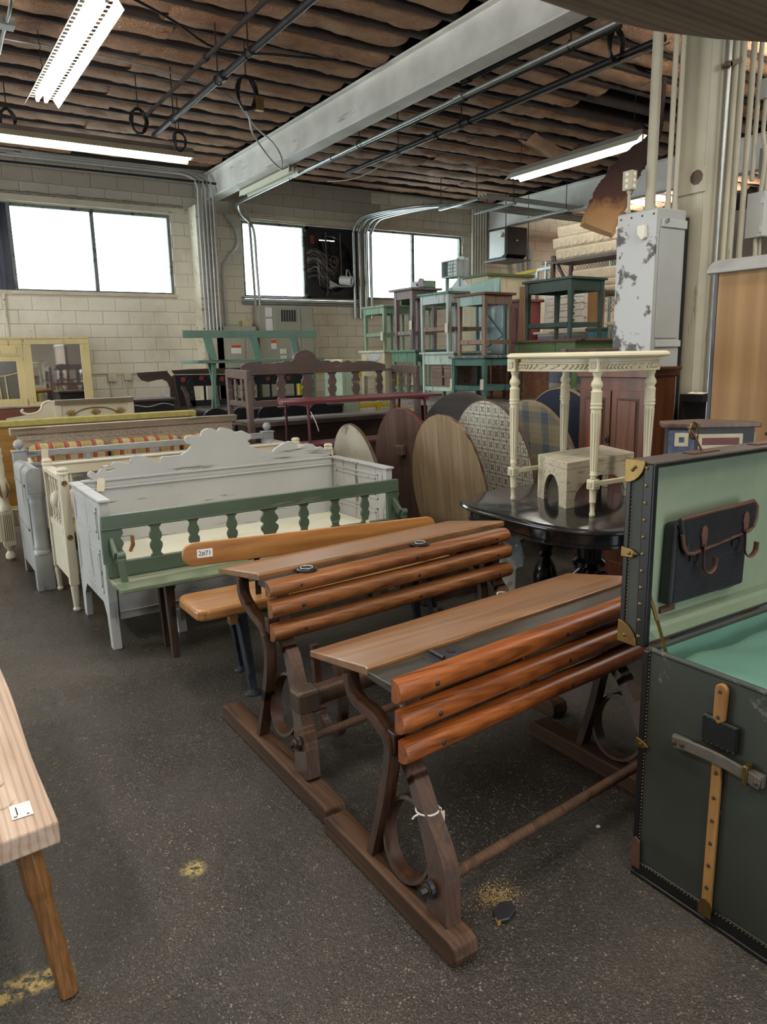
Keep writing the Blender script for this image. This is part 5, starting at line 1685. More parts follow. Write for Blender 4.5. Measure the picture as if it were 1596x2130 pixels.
obj('cleat', B().bx(-0.07, -0.001, -0.06, 0.06, 0.76, 0.84), M['walnut'], d_red, bev=0.004)
obj('cleat', B().bx(-0.05, -0.001, -0.02, 0.06, 0.94, 1.06), M['darkleg'], d_sm, bev=0.004)

# ================================================================== black pedestal table
M['ebony'] = plain('polished_black_wood', srgb(30, 29, 31), 0.16, 0, 0.1, 5, 0, 0.5, 0.3)
bt = thing('pedestal_table', 'black polished pedestal dining table with rounded corners', 'table', (3.3, 2.88, 0))


def supere(cx, cy, rx, ry, e, n=64):
    out = []
    for i in range(n):
        a = 2 * pi * i / n
        c, s = cos(a), sin(a)
        out.append((cx + rx * abs(c) ** (2 / e) * (1 if c > 0 else -1), cy + ry * abs(s) ** (2 / e) * (1 if s > 0 else -1)))
    return out


def stacked(cx, cy, prof, rx, ry, e, n=64):
    """moulded slab: outlines grown by an offset at each height"""
    vs, fs = [], []
    for off, z in prof:
        vs += [(x, y, z) for x, y in supere(cx, cy, rx + off, ry + off, e, n)]
    for k in range(len(prof) - 1):
        for i in range(n):
            j = (i + 1) % n
            fs.append((k * n + i, k * n + j, (k + 1) * n + j, (k + 1) * n + i))
    fs += [tuple(range(n - 1, -1, -1)), tuple((len(prof) - 1) * n + i for i in range(n))]
    return B().add(vs, fs)


wobj('table_top', stacked(3.3, 2.88, [(-0.03, 0.728), (-0.008, 0.730), (0.0, 0.738), (0.0, 0.745), (-0.006, 0.754), (-0.02, 0.758), (-0.03, 0.76)], 0.69, 0.65, 3.2), M['ebony'], bt, sm=35)
wobj('apron', stacked(3.3, 2.88, [(-0.05, 0.65), (-0.045, 0.655), (-0.045, 0.668), (-0.052, 0.672), (-0.052, 0.728)], 0.69, 0.65, 3.2), M['ebony'], bt, sm=35)
wobj('pedestal', B().lathe((3.42, 3.0, 0.0), [(0.12, 0.02), (0.16, 0.05), (0.15, 0.09), (0.08, 0.12), (0.055, 0.15), (0.095, 0.20), (0.07, 0.24), (0.105, 0.27), (0.06, 0.31), (0.10, 0.335), (0.10, 0.36), (0.075, 0.38), (0.085, 0.5), (0.085, 0.66)], 20), M['ebony'], bt, sm=45)
for k in range(4):
    a = pi / 4 + k * pi / 2
    dx, dy = cos(a), sin(a)
    wobj('foot', B().tube(curve([(3.42 + dx * 0.06, 3.0 + dy * 0.06, 0.10), (3.42 + dx * 0.2, 3.0 + dy * 0.2, 0.13), (3.42 + dx * 0.34, 3.0 + dy * 0.34, 0.05), (3.42 + dx * 0.42, 3.0 + dy * 0.42, 0.03)]), 0.035, 10), M['ebony'], bt, sm=60)
    px, py = 3.42 + dx * 0.26, 3.0 + dy * 0.26
    wobj('side_column', B().lathe((px, py, 0.11), [(0.02, 0), (0.06, 0.04), (0.075, 0.14), (0.06, 0.2), (0.03, 0.26), (0.045, 0.28), (0.035, 0.30), (0.05, 0.33), (0.05, 0.42), (0.07, 0.45), (0.06, 0.48), (0.04, 0.5), (0.04, 0.54)], 16), M['ebony'], bt, sm=45)
wobj('urn_finial', B().lathe((3.27, 2.76, 0.02), [(0.03, 0), (0.05, 0.03), (0.11, 0.12), (0.11, 0.14), (0.04, 0.17), (0.03, 0.24), (0.02, 0.27), (0.035, 0.31), (0.02, 0.345), (0.003, 0.35)], 18), M['ebony'], bt, sm=45)
wobj('roll_corbel', B().cyl((2.83, 3.30, 0.615), (2.98, 3.20, 0.615), 0.04, n=18).cyl((2.86, 3.28, 0.615), (2.885, 3.263, 0.615), 0.045, n=18), M['ebony'], bt, sm=45)


def bubble_mat():
    mt, t, bs = nodes('crumpled_bubble_wrap')
    bs.inputs['Base Color'].default_value = srgb(190, 194, 192)
    bs.inputs['Roughness'].default_value = 0.18
    bs.inputs['Transmission Weight'].default_value = 0.35
    vo = t.nodes.new('ShaderNodeTexVoronoi')
    vo.inputs['Scale'].default_value = 70
    link(t, coords(t), 'Vector', vo, 'Vector')
    bump(t, vo, 'Distance', bs, 0.006, 1.0)
    return mt


M['bubble'] = bubble_mat()


def wrap(u, v):
    a = 2 * pi * v
    z = 0.42 + 0.23 * u
    r = 0.075 + 0.02 * noise.noise((cos(a) * 2, sin(a) * 2, u * 5)) + 0.012 * noise.noise((cos(a) * 6, sin(a) * 6, u * 14)) - 0.03 * (u > 0.95)
    return V((2.80 + cos(a) * r + 0.02 * sin(u * 6), 3.05 + sin(a) * r, z))


bw = thing('bubble_wrap', 'crumpled bubble wrap bundle under the left edge of the black table', 'wrapping', (2.80, 3.05, 0.3))
wobj('wrap_roll', B().sheet(wrap, 18, 22), M['bubble'], bw, sm=70)
wobj('wrap_core', B().lathe((2.80, 3.05, 0.0), [(0.04, 0.0), (0.05, 0.42), (0.05, 0.60)], 12), M['agedwhite'], bw, sm=60)
crate = thing('dark_crate', 'dark wooden crate on the floor in the shade under the black table', 'crate', (2.75, 3.85, 0))
for i in range(3):
    wobj('plank', B().bx(2.70, 3.2, 3.72, 3.74, 0.02 + i * 0.11, 0.12 + i * 0.11), M['darkleg'], crate, bev=0.003)
    wobj('plank', B().bx(2.70, 2.72, 3.74, 4.0, 0.02 + i * 0.11, 0.12 + i * 0.11), M['darkleg'], crate, bev=0.003)
wobj('corner_post', B().bx(2.72, 2.76, 3.74, 3.78, 0, 0.34), M['darkleg'], crate)
wobj('corner_post', B().bx(3.16, 3.2, 3.74, 3.78, 0, 0.34), M['darkleg'], crate)

# ================================================================== cream fluted oval table standing on the black one
M['ivory'] = paint('antiqued_ivory_paint', srgb(218, 210, 180), srgb(160, 156, 138), 0.08, 0.42, 9, 'z', 0.05)
M['ivoryshade'] = plain('grey_antiquing', srgb(182, 176, 154), 0.6, 0, 0.1)
wt_ = thing('oval_side_table', 'cream oval side table with fluted turned legs, standing on the black table', 'side table', (3.17, 2.88, 0.76))
TCX, TCY = 3.18, 2.875
wobj('table_top', stacked(TCX, TCY, [(-0.03, 1.566), (-0.006, 1.570), (0.0, 1.578), (-0.002, 1.588), (-0.012, 1.594), (-0.022, 1.597)], 0.338, 0.44, 2.6), M['ivory'], wt_, sm=35)
wobj('apron', stacked(TCX, TCY, [(-0.085, 1.498), (-0.08, 1.500), (-0.08, 1.510), (-0.087, 1.512), (-0.087, 1.535), (-0.08, 1.537), (-0.08, 1.545), (-0.09, 1.548), (-0.09, 1.567)], 0.345, 0.445, 3.4), M['ivory'], wt_, sm=30)
rp = B()
se = supere(TCX, TCY, 0.345 - 0.083, 0.445 - 0.083, 3.4, 72)
for i in range(72):
    x0, y0 = se[i]
    x1, y1 = se[(i + 1) % 72]
    rp.tube([(x0, y0, 1.515), ((x0 * 0.3 + x1 * 0.7), (y0 * 0.3 + y1 * 0.7), 1.532)], 0.0065, 5)
wobj('rope_moulding', rp, M['ivory'], wt_, kind='stuff', sm=60)
LEG = [(0.022, 1.50), (0.024, 1.488), (0.018, 1.476), (0.019, 1.462), (0.028, 1.445), (0.030, 1.432), (0.022, 1.418), (0.022, 1.41), (0.029, 1.40), (0.027, 1.392), (0.028, 1.35), (0.027, 1.345), (0.030, 1.343), (0.030, 1.335), (0.027, 1.333), (0.027, 1.326), (0.030, 1.324), (0.030, 1.317), (0.026, 1.315), (0.0175, 0.985), (0.020, 0.982), (0.020, 0.976), (0.016, 0.974), (0.016, 0.96)]
for x, y in ((2.96, 2.59), (2.955, 3.18), (3.375, 2.59), (3.38, 3.20)):
    lg = wobj('leg', B().lathe((x, y, 0), list(reversed(LEG)), 20), M['ivory'], wt_, sm=45)
    wobj('corner_block', B().bx(x - 0.031, x + 0.031, y - 0.031, y + 0.031, 1.497, 1.567), M['ivory'], lg, bev=0.003)
    wobj('block_diamond', B().prism([(x - 0.018, 1.515), (x + 0.018, 1.515), (x + 0.018, 1.55), (x - 0.018, 1.55)], y - 0.037, y - 0.031, 'y').prism([(y - 0.018, 1.515), (y + 0.018, 1.515), (y + 0.018, 1.55), (y - 0.018, 1.55)], x - 0.037, x - 0.031, 'x'), M['ivoryshade'], lg, bev=0.005)
    wobj('lower_block', B().bx(x - 0.024, x + 0.024, y - 0.024, y + 0.024, 0.905, 0.955), M['ivory'], lg, bev=0.003)
    wobj('block_diamond', B().prism([(x - 0.014, 0.916), (x + 0.014, 0.916), (x + 0.014, 0.944), (x - 0.014, 0.944)], y - 0.029, y - 0.024, 'y').prism([(y - 0.014, 0.916), (y + 0.014, 0.916), (y + 0.014, 0.944), (y - 0.014, 0.944)], x - 0.029, x - 0.024, 'x'), M['ivoryshade'], lg, bev=0.004)
    wobj('foot', B().lathe((x, y, 0.76), [(0.012, 0.0), (0.015, 0.006), (0.015, 0.016), (0.012, 0.024), (0.013, 0.07), (0.017, 0.075), (0.017, 0.08), (0.016, 0.085), (0.018, 0.135), (0.021, 0.145)], 16), M['ivory'], lg, sm=45)
    fu = B()
    for k in range(10):
        a = 2 * pi * k / 10
        fu.tube([(x + cos(a) * 0.0255, y + sin(a) * 0.0255, 1.295), (x + cos(a) * 0.0178, y + sin(a) * 0.0178, 1.0)], 0.0032, 5, 0.0022)
    wobj('fluting', fu, M['ivoryshade'], lg, kind='stuff', sm=60)
for a, b_ in (((2.96, 2.59), (3.375, 2.59)), ((2.955, 3.18), (3.38, 3.20))):
    m0, m1 = V((a[0], a[1], 0.93)), V((b_[0], b_[1], 0.93))
    wobj('stretcher', B().bar(m0, m1, 0.02, 0.026), M['ivory'], wt_, bev=0.004)
fr_ = thing('dark_picture_frame', 'small dark wooden frame lying on the cream oval table', 'frame', (3.3, 3.0, 1.597))
wobj('frame', B().bar((3.16, 2.98, 1.606), (3.38, 2.83, 1.606), 0.03, 0.018).bar((3.27, 3.12, 1.606), (3.46, 2.97, 1.606), 0.03, 0.018).bar((3.16, 2.98, 1.606), (3.27, 3.12, 1.606), 0.03, 0.018).bar((3.38, 2.83, 1.606), (3.46, 2.97, 1.606), 0.03, 0.018), M['darkbrown'], fr_, bev=0.004)

# ================================================================== arched stool under the cream table
M['limed'] = paint('brushed_limed_grey', srgb(190, 182, 160), srgb(150, 136, 108), 0.4, 0.6, 18, 'x', 0.1)
stl = thing('arched_stool', 'limed grey low stool with arched cut-outs, under the cream oval table', 'stool', (2.99, 2.80, 0.76))
SM = Matrix.Identity(4)
SM[0][0], SM[1][0] = 0.995, 0.095       # along the long side
SM[0][1], SM[1][1] = 0.36, 0.93         # along the short side
SM[0][3], SM[1][3] = 0, 0
LU, LV, HT = 0.62, 0.385, 0.255


def arch(L, h0):
    o = [(0, 0), (0.0, HT), (L, HT), (L, 0), (L - 0.075, 0)]
    r = (L - 0.15) / 2
    for k in range(13):
        a = pi * k / 12
        o.append((L / 2 + r * cos(a), 0.04 + (h0 - 0.04) * sin(a)))
    return o + [(0.075, 0)]


obj('seat_board', B().bx(-0.002, LU + 0.002, -0.002, LV + 0.002, HT - 0.04, HT, SM), M['limed'], stl, bev=0.003)
for v0 in (0.0, LV - 0.03):
    obj('long_side', B().prism([(a, min(z, HT - 0.04)) for a, z in arch(LU, 0.155)], v0, v0 + 0.03, 'y', SM), M['limed'], stl, bev=0.002)
for u0 in (0.0, LU - 0.03):
    obj('arched_end', B().prism([(0.03 + (a) * (LV - 0.06) / LV, min(z, HT - 0.04)) for a, z in arch(LV, 0.165)], u0, u0 + 0.03, 'x', SM), M['limed'], stl, bev=0.002)

# ================================================================== brown panelled cupboard
M['cupboard'] = wood('red_brown_cupboard', srgb(70, 38, 22), srgb(130, 78, 48), 'z', 0.32, 0.7, 0.2, 0.0003)
bc = thing('panelled_cupboard', 'red-brown cupboard with two fielded panel doors, in front of the grey steel cabinet', 'cupboard', (4.32, 3.5, 0))
CX0, CX1, CY0, CY1 = 4.19, 4.46, 3.22, 3.82
wobj('carcass', B().bx(CX0, CX1, CY0, CY1, 0.0, 1.42), M['cupboard'], bc, bev=0.003)
wobj('cornice', B().prism([(CY0 - 0.03, 1.49), (CY0 - 0.03, 1.475), (CY0 - 0.012, 1.45), (CY0 - 0.012, 1.435), (CY0, 1.42), (CY1, 1.42), (CY1 + 0.03, 1.475), (CY1 + 0.03, 1.49)], CX0 - 0.03, CX1 + 0.02, 'x'), M['cupboard'], bc, bev=0.004)
for y0, y1 in ((3.24, 3.515), (3.525, 3.80)):
    dd_ = wobj('door', B().bx(CX0 - 0.018, CX0, y0, y1, 0.75, 1.33), M['cupboard'], bc, bev=0.003)
    wobj('fielded_panel', B().prism([(y0 + 0.06, 0.81), (y1 - 0.06, 0.81), (y1 - 0.06, 1.27), (y0 + 0.06, 1.27)], CX0 - 0.030, CX0 - 0.018, 'x'), M['cupboard'], dd_, bev=0.011, seg=1)
    wobj('panel_groove', B().bx(CX0 - 0.0205, CX0 - 0.018, y0 + 0.045, y0 + 0.058, 0.80, 1.28).bx(CX0 - 0.0205, CX0 - 0.018, y1 - 0.058, y1 - 0.045, 0.80, 1.28).bx(CX0 - 0.0205, CX0 - 0.018, y0 + 0.058, y1 - 0.058, 1.268, 1.28), M['darkleg'], dd_)
wobj('keyhole_plate', B().prism([(3.535, 1.02), (3.55, 1.0), (3.545, 0.975), (3.535, 0.965), (3.525, 0.975), (3.52, 1.0)], CX0 - 0.023, CX0 - 0.018, 'x').tube([(CX0 - 0.028, 3.535 + 0.012 * cos(a), 0.985 + 0.018 * sin(a)) for a in [2 * pi * i / 10 for i in range(10)]], 0.003, 5, closed=True), M['black'], bc)
wobj('plinth', B().bx(CX0 - 0.012, CX1, CY0 - 0.01, CY1, 0.0, 0.12), M['cupboard'], bc, bev=0.003)

# ================================================================== inlaid dark chest and its neighbour
M['inlay'] = plain('inlaid_dark_ground', srgb(40, 38, 42), 0.5, 0, 0.35, 40, 0.0005)
M['inlayblue'] = plain('faded_blue_ground', srgb(78, 86, 112), 0.5, 0, 0.4, 30)
M['bone'] = plain('bone_inlay', srgb(196, 186, 156), 0.5, 0, 0.1, 12)
M['maroon'] = plain('maroon_panel', srgb(104, 42, 38), 0.5, 0, 0.15, 8)
ic = thing('inlaid_chest', 'dark faceted chest inlaid with bone-framed maroon panels, behind the trunk lid', 'chest', (3.05, 1.85, 0))
top = [(2.83, 2.10), (2.93, 2.19), (3.13, 2.12), (3.21, 1.90), (3.15, 1.83), (2.93, 1.98)]
bod = [(2.855, 2.085), (2.94, 2.165), (3.12, 2.10), (3.185, 1.895), (3.14, 1.855), (2.93, 2.0)]
wobj('chest_top', B().prism(top, 1.262, 1.282, 'z'), M['walnut'], ic, bev=0.004)
wobj('chest_body', B().prism(bod, 0.0, 1.262, 'z'), M['inlay'], ic)


def facet(p, q, z0, z1, a0, a1, mat, d, name, par):
    p, q = V((p[0], p[1], 0)), V((q[0], q[1], 0))
    n_ = (q - p).cross(V((0, 0, 1))).normalized()
    if n_.dot(V((-0.5, -0.8, 0))) < 0:
        n_ = -n_
    A, Bq = p.lerp(q, a0), p.lerp(q, a1)
    vs = []
    for pt in (A, Bq):
        for z in (z0, z1):
            vs += [pt + V((0, 0, z)) - n_ * 0.002, pt + V((0, 0, z)) + n_ * d]
    b = B().add(vs, [(0, 1, 3, 2), (4, 6, 7, 5), (0, 4, 5, 1), (2, 3, 7, 6), (1, 5, 7, 3), (0, 2, 6, 4)])
    return wobj(name, b, mat, par, bev=0.002)


fa, fb_ = (2.93, 2.0), (3.14, 1.855)
for z0, z1 in ((1.17, 1.235), (1.06, 1.125), (0.95, 1.015)):
    f0 = facet(fa, fb_, z0, z1, 0.05, 0.80, M['bone'], 0.007, 'panel_frame', ic)
    facet(fa, fb_, z0 + 0.017, z1 - 0.017, 0.11, 0.74, M['maroon'], 0.009, 'maroon_panel', f0)
    f1 = facet((3.14, 1.855), (3.185, 1.895), z0, z1, 0.1, 0.9, M['bone'], 0.006, 'panel_frame', ic)
    facet((3.14, 1.855), (3.185, 1.895), z0 + 0.017, z1 - 0.017, 0.3, 0.7, M['maroon'], 0.008, 'maroon_panel', f1)
facet((2.855, 2.085), fa, 0.4, 1.25, 0.02, 0.98, M['inlayblue'], 0.003, 'blue_facet', ic)
for z0 in (1.18, 1.08, 0.98):
    f2 = facet((2.855, 2.085), fa, z0, z0 + 0.06, 0.25, 0.75, M['bone'], 0.006, 'panel_frame', ic)
    facet((2.855, 2.085), fa, z0 + 0.018, z0 + 0.042, 0.4, 0.6, M['inlayblue'], 0.008, 'inner_square', f2)
M['lavender'] = paint('grey_lavender_wash', srgb(172, 164, 168), srgb(130, 118, 114), 0.3, 0.55, 5, 'x', 0.1)
lv_ = thing('lavender_chest', 'grey-lavender chest with a rounded rail on top, behind the trunk lid at the inlaid chest', 'chest', (3.4, 1.75, 0))
wobj('chest_body', B().bx(3.25, 3.85, 1.35, 1.83, 0, 1.22), M['lavender'], lv_, bev=0.004)
wobj('top_rail', B().cyl((3.22, 1.83, 1.245), (3.22, 1.3, 1.245), 0.012, n=12).bx(3.21, 3.87, 1.33, 1.85, 1.22, 1.235), M['walnut'], lv_, bev=0.003)

# ================================================================== tall plywood-backed wardrobe
M['ply'] = wood('plywood_face', srgb(146, 112, 72), srgb(178, 142, 98), 'z', 0.6, 0.35, 0, 0, False)
M['plasticgrey'] = plain('grey_plastic_strip', srgb(150, 150, 148), 0.5)
wd_ = thing('plywood_panel', 'tall plywood back panel topped by a grey capping strip, beside the steel column', 'panel', (4.06, 2.1, 0))
wobj('panel', B().prism([(2.655, 0.0), (2.67, 2.02), (1.3, 2.02), (1.3, 0.0)], 4.03, 4.05, 'x'), M['ply'], wd_)
wobj('edge_strip', B().prism([(2.655, 0.0), (2.67, 2.03), (2.69, 2.03), (2.675, 0.0)], 4.025, 4.06, 'x'), M['darkmetal'], wd_)
wobj('capping', B().prism([(4.00, 2.02), (4.02, 2.015), (4.12, 2.06), (4.10, 2.10), (4.05, 2.085), (4.005, 2.045)], 1.3, 2.73, 'y'), M['plasticgrey'], wd_, bev=0.004)
wobj('backing', B().bx(4.05, 4.10, 1.3, 2.65, 0.0, 2.0), M['ply'], wd_)
for y, z in ((2.3, 1.45), (1.9, 1.2)):
    wobj('scratch', B().bx(4.028, 4.0305, y, y + 0.006, z, z + 0.09), M['darkmetal'], wd_)

# ================================================================== stacked work tables on a raised platform
def pt(name, c, worn, am=0.3):
    return paint(name, srgb(*c), srgb(*worn), am, 0.45, 8, 'z', 0.12)


M['platform'] = paint('grey_platform_boards', srgb(140, 136, 130), srgb(90, 84, 78), 0.4, 0.7, 4, 'x', 0.1)
plat = thing('plank_platform', 'wide grey boarded platform carrying the stacked painted tables', 'platform', (7.0, 8.3, 0))
wobj('deck', B().bx(5.55, 9.28, 5.72, 10.2, 0.98, 1.03), M['platform'], plat)
for x in (5.8, 7.5, 9.1):
    for y in (5.9, 8.0, 9.9):
        wobj('post', B().bx(x - 0.05, x + 0.05, y - 0.05, y + 0.05, 0, 0.98), M['darkleg'], plat)


def work_table(label, x, y, lx, ly, zb, zt, mat, mtop=None, ap=0.11, leg=0.05, rail=0.16, over=0.03, name='work_table', splay=0.0, railmat=None, taper=0.8):
    t = thing(name, label, 'table', (x, y, zb), group='painted work tables stacked on the platform')
    wobj('table_top', B().bx(x - over, x + lx + over, y - over, y + ly + over, zt - 0.028, zt), mtop or mat, t, bev=0.004)
    h = leg
    wobj('apron', B().bx(x + h, x + lx - h, y + 0.008, y + 0.026, zt - 0.028 - ap, zt - 0.028), mat, t)
    wobj('apron', B().bx(x + h, x + lx - h, y + ly - 0.026, y + ly - 0.008, zt - 0.028 - ap, zt - 0.028), mat, t)
    wobj('apron', B().bx(x + 0.008, x + 0.026, y + h, y + ly - h, zt - 0.028 - ap, zt - 0.028), mat, t)
    wobj('apron', B().bx(x + lx - 0.026, x + lx - 0.008, y + h, y + ly - h, zt - 0.028 - ap, zt - 0.028), mat, t)
    for ix, px in ((-1, x + h / 2), (1, x + lx - h / 2)):
        for iy, py in ((-1, y + h / 2), (1, y + ly - h / 2)):
            wobj('leg', B().bar((px, py, zt - 0.028), (px + ix * splay, py + iy * splay, zb), h, h, (0, 1, 0), h * taper, h * taper), mat, t, bev=0.003)
    if rail:
        zr = zb + rail
        rm = railmat or mat
        wobj('stretcher', B().bx(x + h, x + lx - h, y + 0.012, y + 0.032, zr - 0.025, zr + 0.025), rm, t)
        wobj('stretcher', B().bx(x + 0.012, x + 0.032, y + h, y + ly - h, zr - 0.02, zr + 0.03), rm, t)
        wobj('stretcher', B().bx(x + h, x + lx - h, y + ly - 0.032, y + ly - 0.012, zr - 0.025, zr + 0.025), rm, t)
        wobj('stretcher', B().bx(x + lx - 0.032, x + lx - 0.012, y + h, y + ly - h, zr - 0.02, zr + 0.03), rm, t)
    return t


g_mint = pt('mint_green_paint', (144, 172, 148), (96, 108, 78))
g_jade = pt('jade_green_paint', (104, 142, 122), (62, 86, 74))
g_ice = pt('pale_ice_blue_paint', (190, 204, 204), (140, 130, 118), 0.35)
g_palegreen = pt('pale_green_white_paint', (182, 200, 186), (130, 140, 124), 0.4)
g_teal = pt('teal_blue_paint', (84, 124, 118), (56, 74, 72), 0.3)
g_tealtop = pt('worn_slate_top', (96, 108, 112), (150, 150, 146), 0.5)
g_brownleg = pt('bare_grey_wood', (150, 126, 108), (100, 80, 68), 0.4)
g_dusty = pt('dusty_mauve_paint', (146, 132, 132), (90, 76, 74), 0.35)
g_bottle = pt('blackish_green_paint', (58, 78, 70), (96, 60, 44), 0.2)
g_olive = pt('olive_green_paint', (92, 112, 70), (60, 70, 46), 0.2)
g_creamw = pt('cream_white_paint', (222, 212, 180), (170, 150, 110), 0.25)
brownedge = wood('bare_brown_edge', srgb(90, 56, 36), srgb(140, 94, 66), 'x', 0.5)

# lower tier, foremost first
L4 = work_table('teal table at the foremost bottom of the stack, with a scuffed slate-coloured top', 5.68, 6.62, 0.52, 0.60, 1.03, 1.575, g_teal, g_tealtop, 0.085, 0.052, 0.17)
U4 = work_table('bare-legged table with blue-green apron, standing on the teal slate-topped table', 5.80, 6.76, 0.42, 0.50, 1.577, 2.285, g_brownleg, brownedge, 0.1, 0.045, 0.15, 0.035)
wobj('blue_green_apron', B().bx(5.80, 5.806, 6.81, 7.21, 2.15, 2.255), pt('chalk_blue_apron', (150, 178, 174), (110, 130, 124)), U4)
L3 = work_table('pale green-white table in the bottom tier with a chest on its shelf', 5.87, 7.42, 0.55, 0.66, 1.03, 1.63, g_palegreen, g_ice, 0.13, 0.045, 0.13)
wobj('shelf', B().bx(5.90, 6.40, 7.46, 8.04, 1.165, 1.18), g_palegreen, L3)
U3 = work_table('pale ice-blue table in the upper tier, its top carrying the white scalloped shelf', 5.96, 7.64, 0.60, 0.60, 1.632, 2.37, g_ice, g_jade, 0.11, 0.05, 0.28, 0.03, railmat=g_brownleg)
L2 = work_table('jade green table in the bottom tier under the mauve one', 5.90, 8.27, 0.52, 0.56, 1.03, 1.665, g_jade, g_jade, 0.13, 0.045, 0.12)
U2 = work_table('dusty mauve table in the upper tier with thick square legs', 5.96, 8.42, 0.42, 0.44, 1.667, 2.475, g_dusty, g_dusty, 0.11, 0.06, 0.22, 0.05)
U1 = work_table('mint green table at the far end of the upper tier, standing on the cream cabinet', 6.03, 9.22, 0.50, 0.56, 1.672, 2.305, g_mint, g_mint, 0.09, 0.05, 0.22, 0.02, splay=0.0)
U5 = work_table('blackish-green table raised on the olive table, before the white chest of drawers', 6.50, 6.11, 0.55, 0.74, 1.742, 2.425, g_bottle, g_bottle, 0.12, 0.058, 0.16, 0.025, taper=0.62)
L5 = thing('turned_leg_table', 'olive green table with turned legs and a bare brown top edge, under the blackish-green table', 'table', (6.42, 6.0, 0))
wobj('table_top', B().bx(6.36, 7.34, 5.88, 6.98, 1.715, 1.74), brownedge, L5, bev=0.003)
wobj('apron', B().bx(6.42, 7.28, 5.95, 5.97, 1.57, 1.715), g_olive, L5)
wobj('apron', B().bx(6.42, 6.44, 5.97, 6.9, 1.57, 1.715), g_olive, L5)
for x, y in ((6.45, 5.98), (7.25, 5.98), (6.45, 6.88), (7.25, 6.88)):
    wobj('leg', B().bx(x - 0.035, x + 0.035, y - 0.035, y + 0.035, 1.55, 1.715).lathe((x, y, 0), [(0.012, 1.03), (0.03, 1.045), (0.032, 1.08), (0.045, 1.14), (0.02, 1.2), (0.03, 1.22), (0.034, 1.5), (0.03, 1.55)], 14), g_olive, L5, sm=40)
# cream cabinet and pale green cupboard at the far end of the bottom tier
cbx = thing('cream_cabinet', 'cream bedside cabinet draped with plastic film, under the mint green table', 'cabinet', (5.95, 9.1, 1.03))
wobj('cabinet_body', B().bx(5.96, 6.5, 9.12, 9.75, 1.30, 1.64), g_creamw, cbx, bev=0.004)
wobj('cabinet_top', B().bx(5.93, 6.53, 9.09, 9.78, 1.64, 1.672), g_creamw, cbx, bev=0.006)
for x in (5.99, 6.47):
    for y in (9.15, 9.72):
        wobj('leg', B().bx(x - 0.03, x + 0.03, y - 0.03, y + 0.03, 1.03, 1.30), g_creamw, cbx)
wobj('plastic_film', B().sheet(lambda u, v: V((5.952 - 0.006 * abs(noise.noise((u * 6, v * 6, 2))), 9.2 + 0.4 * u, 1.66 - (0.17 - 0.12 * abs(u - 0.6)) * v)), 12, 8), M['bubble'], cbx, sm=60)
pgc = thing('pale_green_cupboard', 'low pale mint cupboard with a dusty top, left of the cream cabinet', 'cupboard', (5.2, 9.3, 0))
wobj('cupboard_body', B().bx(5.24, 5.51, 9.1, 9.6, 0.0, 1.52), pt('pale_mint', (186, 206, 180), (150, 158, 132)), pgc, bev=0.004)
wobj('cupboard_top', B().bx(5.22, 5.53, 9.05, 9.65, 1.52, 1.56), g_creamw, pgc, bev=0.005)
# little things on and under the tables
hut = thing('green_hutch_shelf', 'green shelf unit with side brackets, behind the mint green table', 'shelf', (6.6, 9.0, 1.03))
HX, HY = 6.55, 9.1
wobj('shelf_top', B().bx(HX, HX + 0.55, HY - 0.10, HY + 0.45, 2.44, 2.46), g_jade, hut, bev=0.003)
wobj('shelf_bottom', B().bx(HX, HX + 0.55, HY - 0.10, HY + 0.45, 2.26, 2.28), g_jade, hut, bev=0.003)
wobj('back_panel', B().bx(HX + 0.53, HX + 0.55, HY - 0.10, HY + 0.45, 2.28, 2.44), g_mint, hut)
for y in (HY - 0.1, HY + 0.43):
    wobj('end_panel', B().bx(HX, HX + 0.53, y, y + 0.02, 2.28, 2.44), g_olive, hut)
    for x in (HX + 0.01, HX + 0.51):
        wobj('leg', B().bx(x, x + 0.035, y, y + 0.02, 1.03, 2.26), g_mint, hut)
wobj('bracket', B().prism([(HY - 0.1, 2.26), (HY - 0.1, 2.12), (HY - 0.02, 2.26)], HX, HX + 0.02, 'x'), g_mint, hut)
for lab, (x, y, z), w_, h_ in (('small mint drawer box on the lower left of the green hutch', (6.50, 9.42, 2.462), 0.2, 0.095), ('wider mint drawer box raised above the green hutch', (6.62, 9.06, 2.462), 0.3, 0.185)):
    q_ = thing('drawer_box', lab, 'box', (x, y, z))
    wobj('box_body', B().bx(x, x + 0.22, y, y + w_, z, z + h_), g_mint, q_, bev=0.003)
    if h_ > 0.1:
        wobj('box_front', B().bx(x - 0.006, x, y + 0.01, y + w_ - 0.01, z + h_ - 0.085, z + h_ - 0.01), g_ice, q_, bev=0.002)
    wobj('cup_handle', B().lathe((x - 0.006, y + w_ / 2, z + h_ - 0.05), [(0.022, 0), (0.02, 0.008), (0.008, 0.014)], 10, Matrix.Rotation(-pi / 2, 3, 'Y')), M['black'], q_, sm=40)
pdl = thing('rounded_splat', 'dusty mauve round-topped board standing on the mauve table', 'board', (6.2, 8.55, 2.477))
wobj('board', B().prism([(8.50, 2.477), (8.52, 2.54), (8.52, 2.585), (8.54, 2.61), (8.61, 2.62), (8.64, 2.60), (8.65, 2.55), (8.66, 2.477)], 6.22, 6.24, 'x'), g_dusty, pdl, bev=0.003)
wobj('board_foot', B().bx(6.12, 6.36, 8.44, 8.72, 2.475, 2.492), M['darkbrown'], pdl)
sw_ = thing('scalloped_wall_shelf', 'small white wall shelf with spice drawers and scalloped backboard, on the ice-blue table', 'shelf', (6.3, 7.95, 2.372))
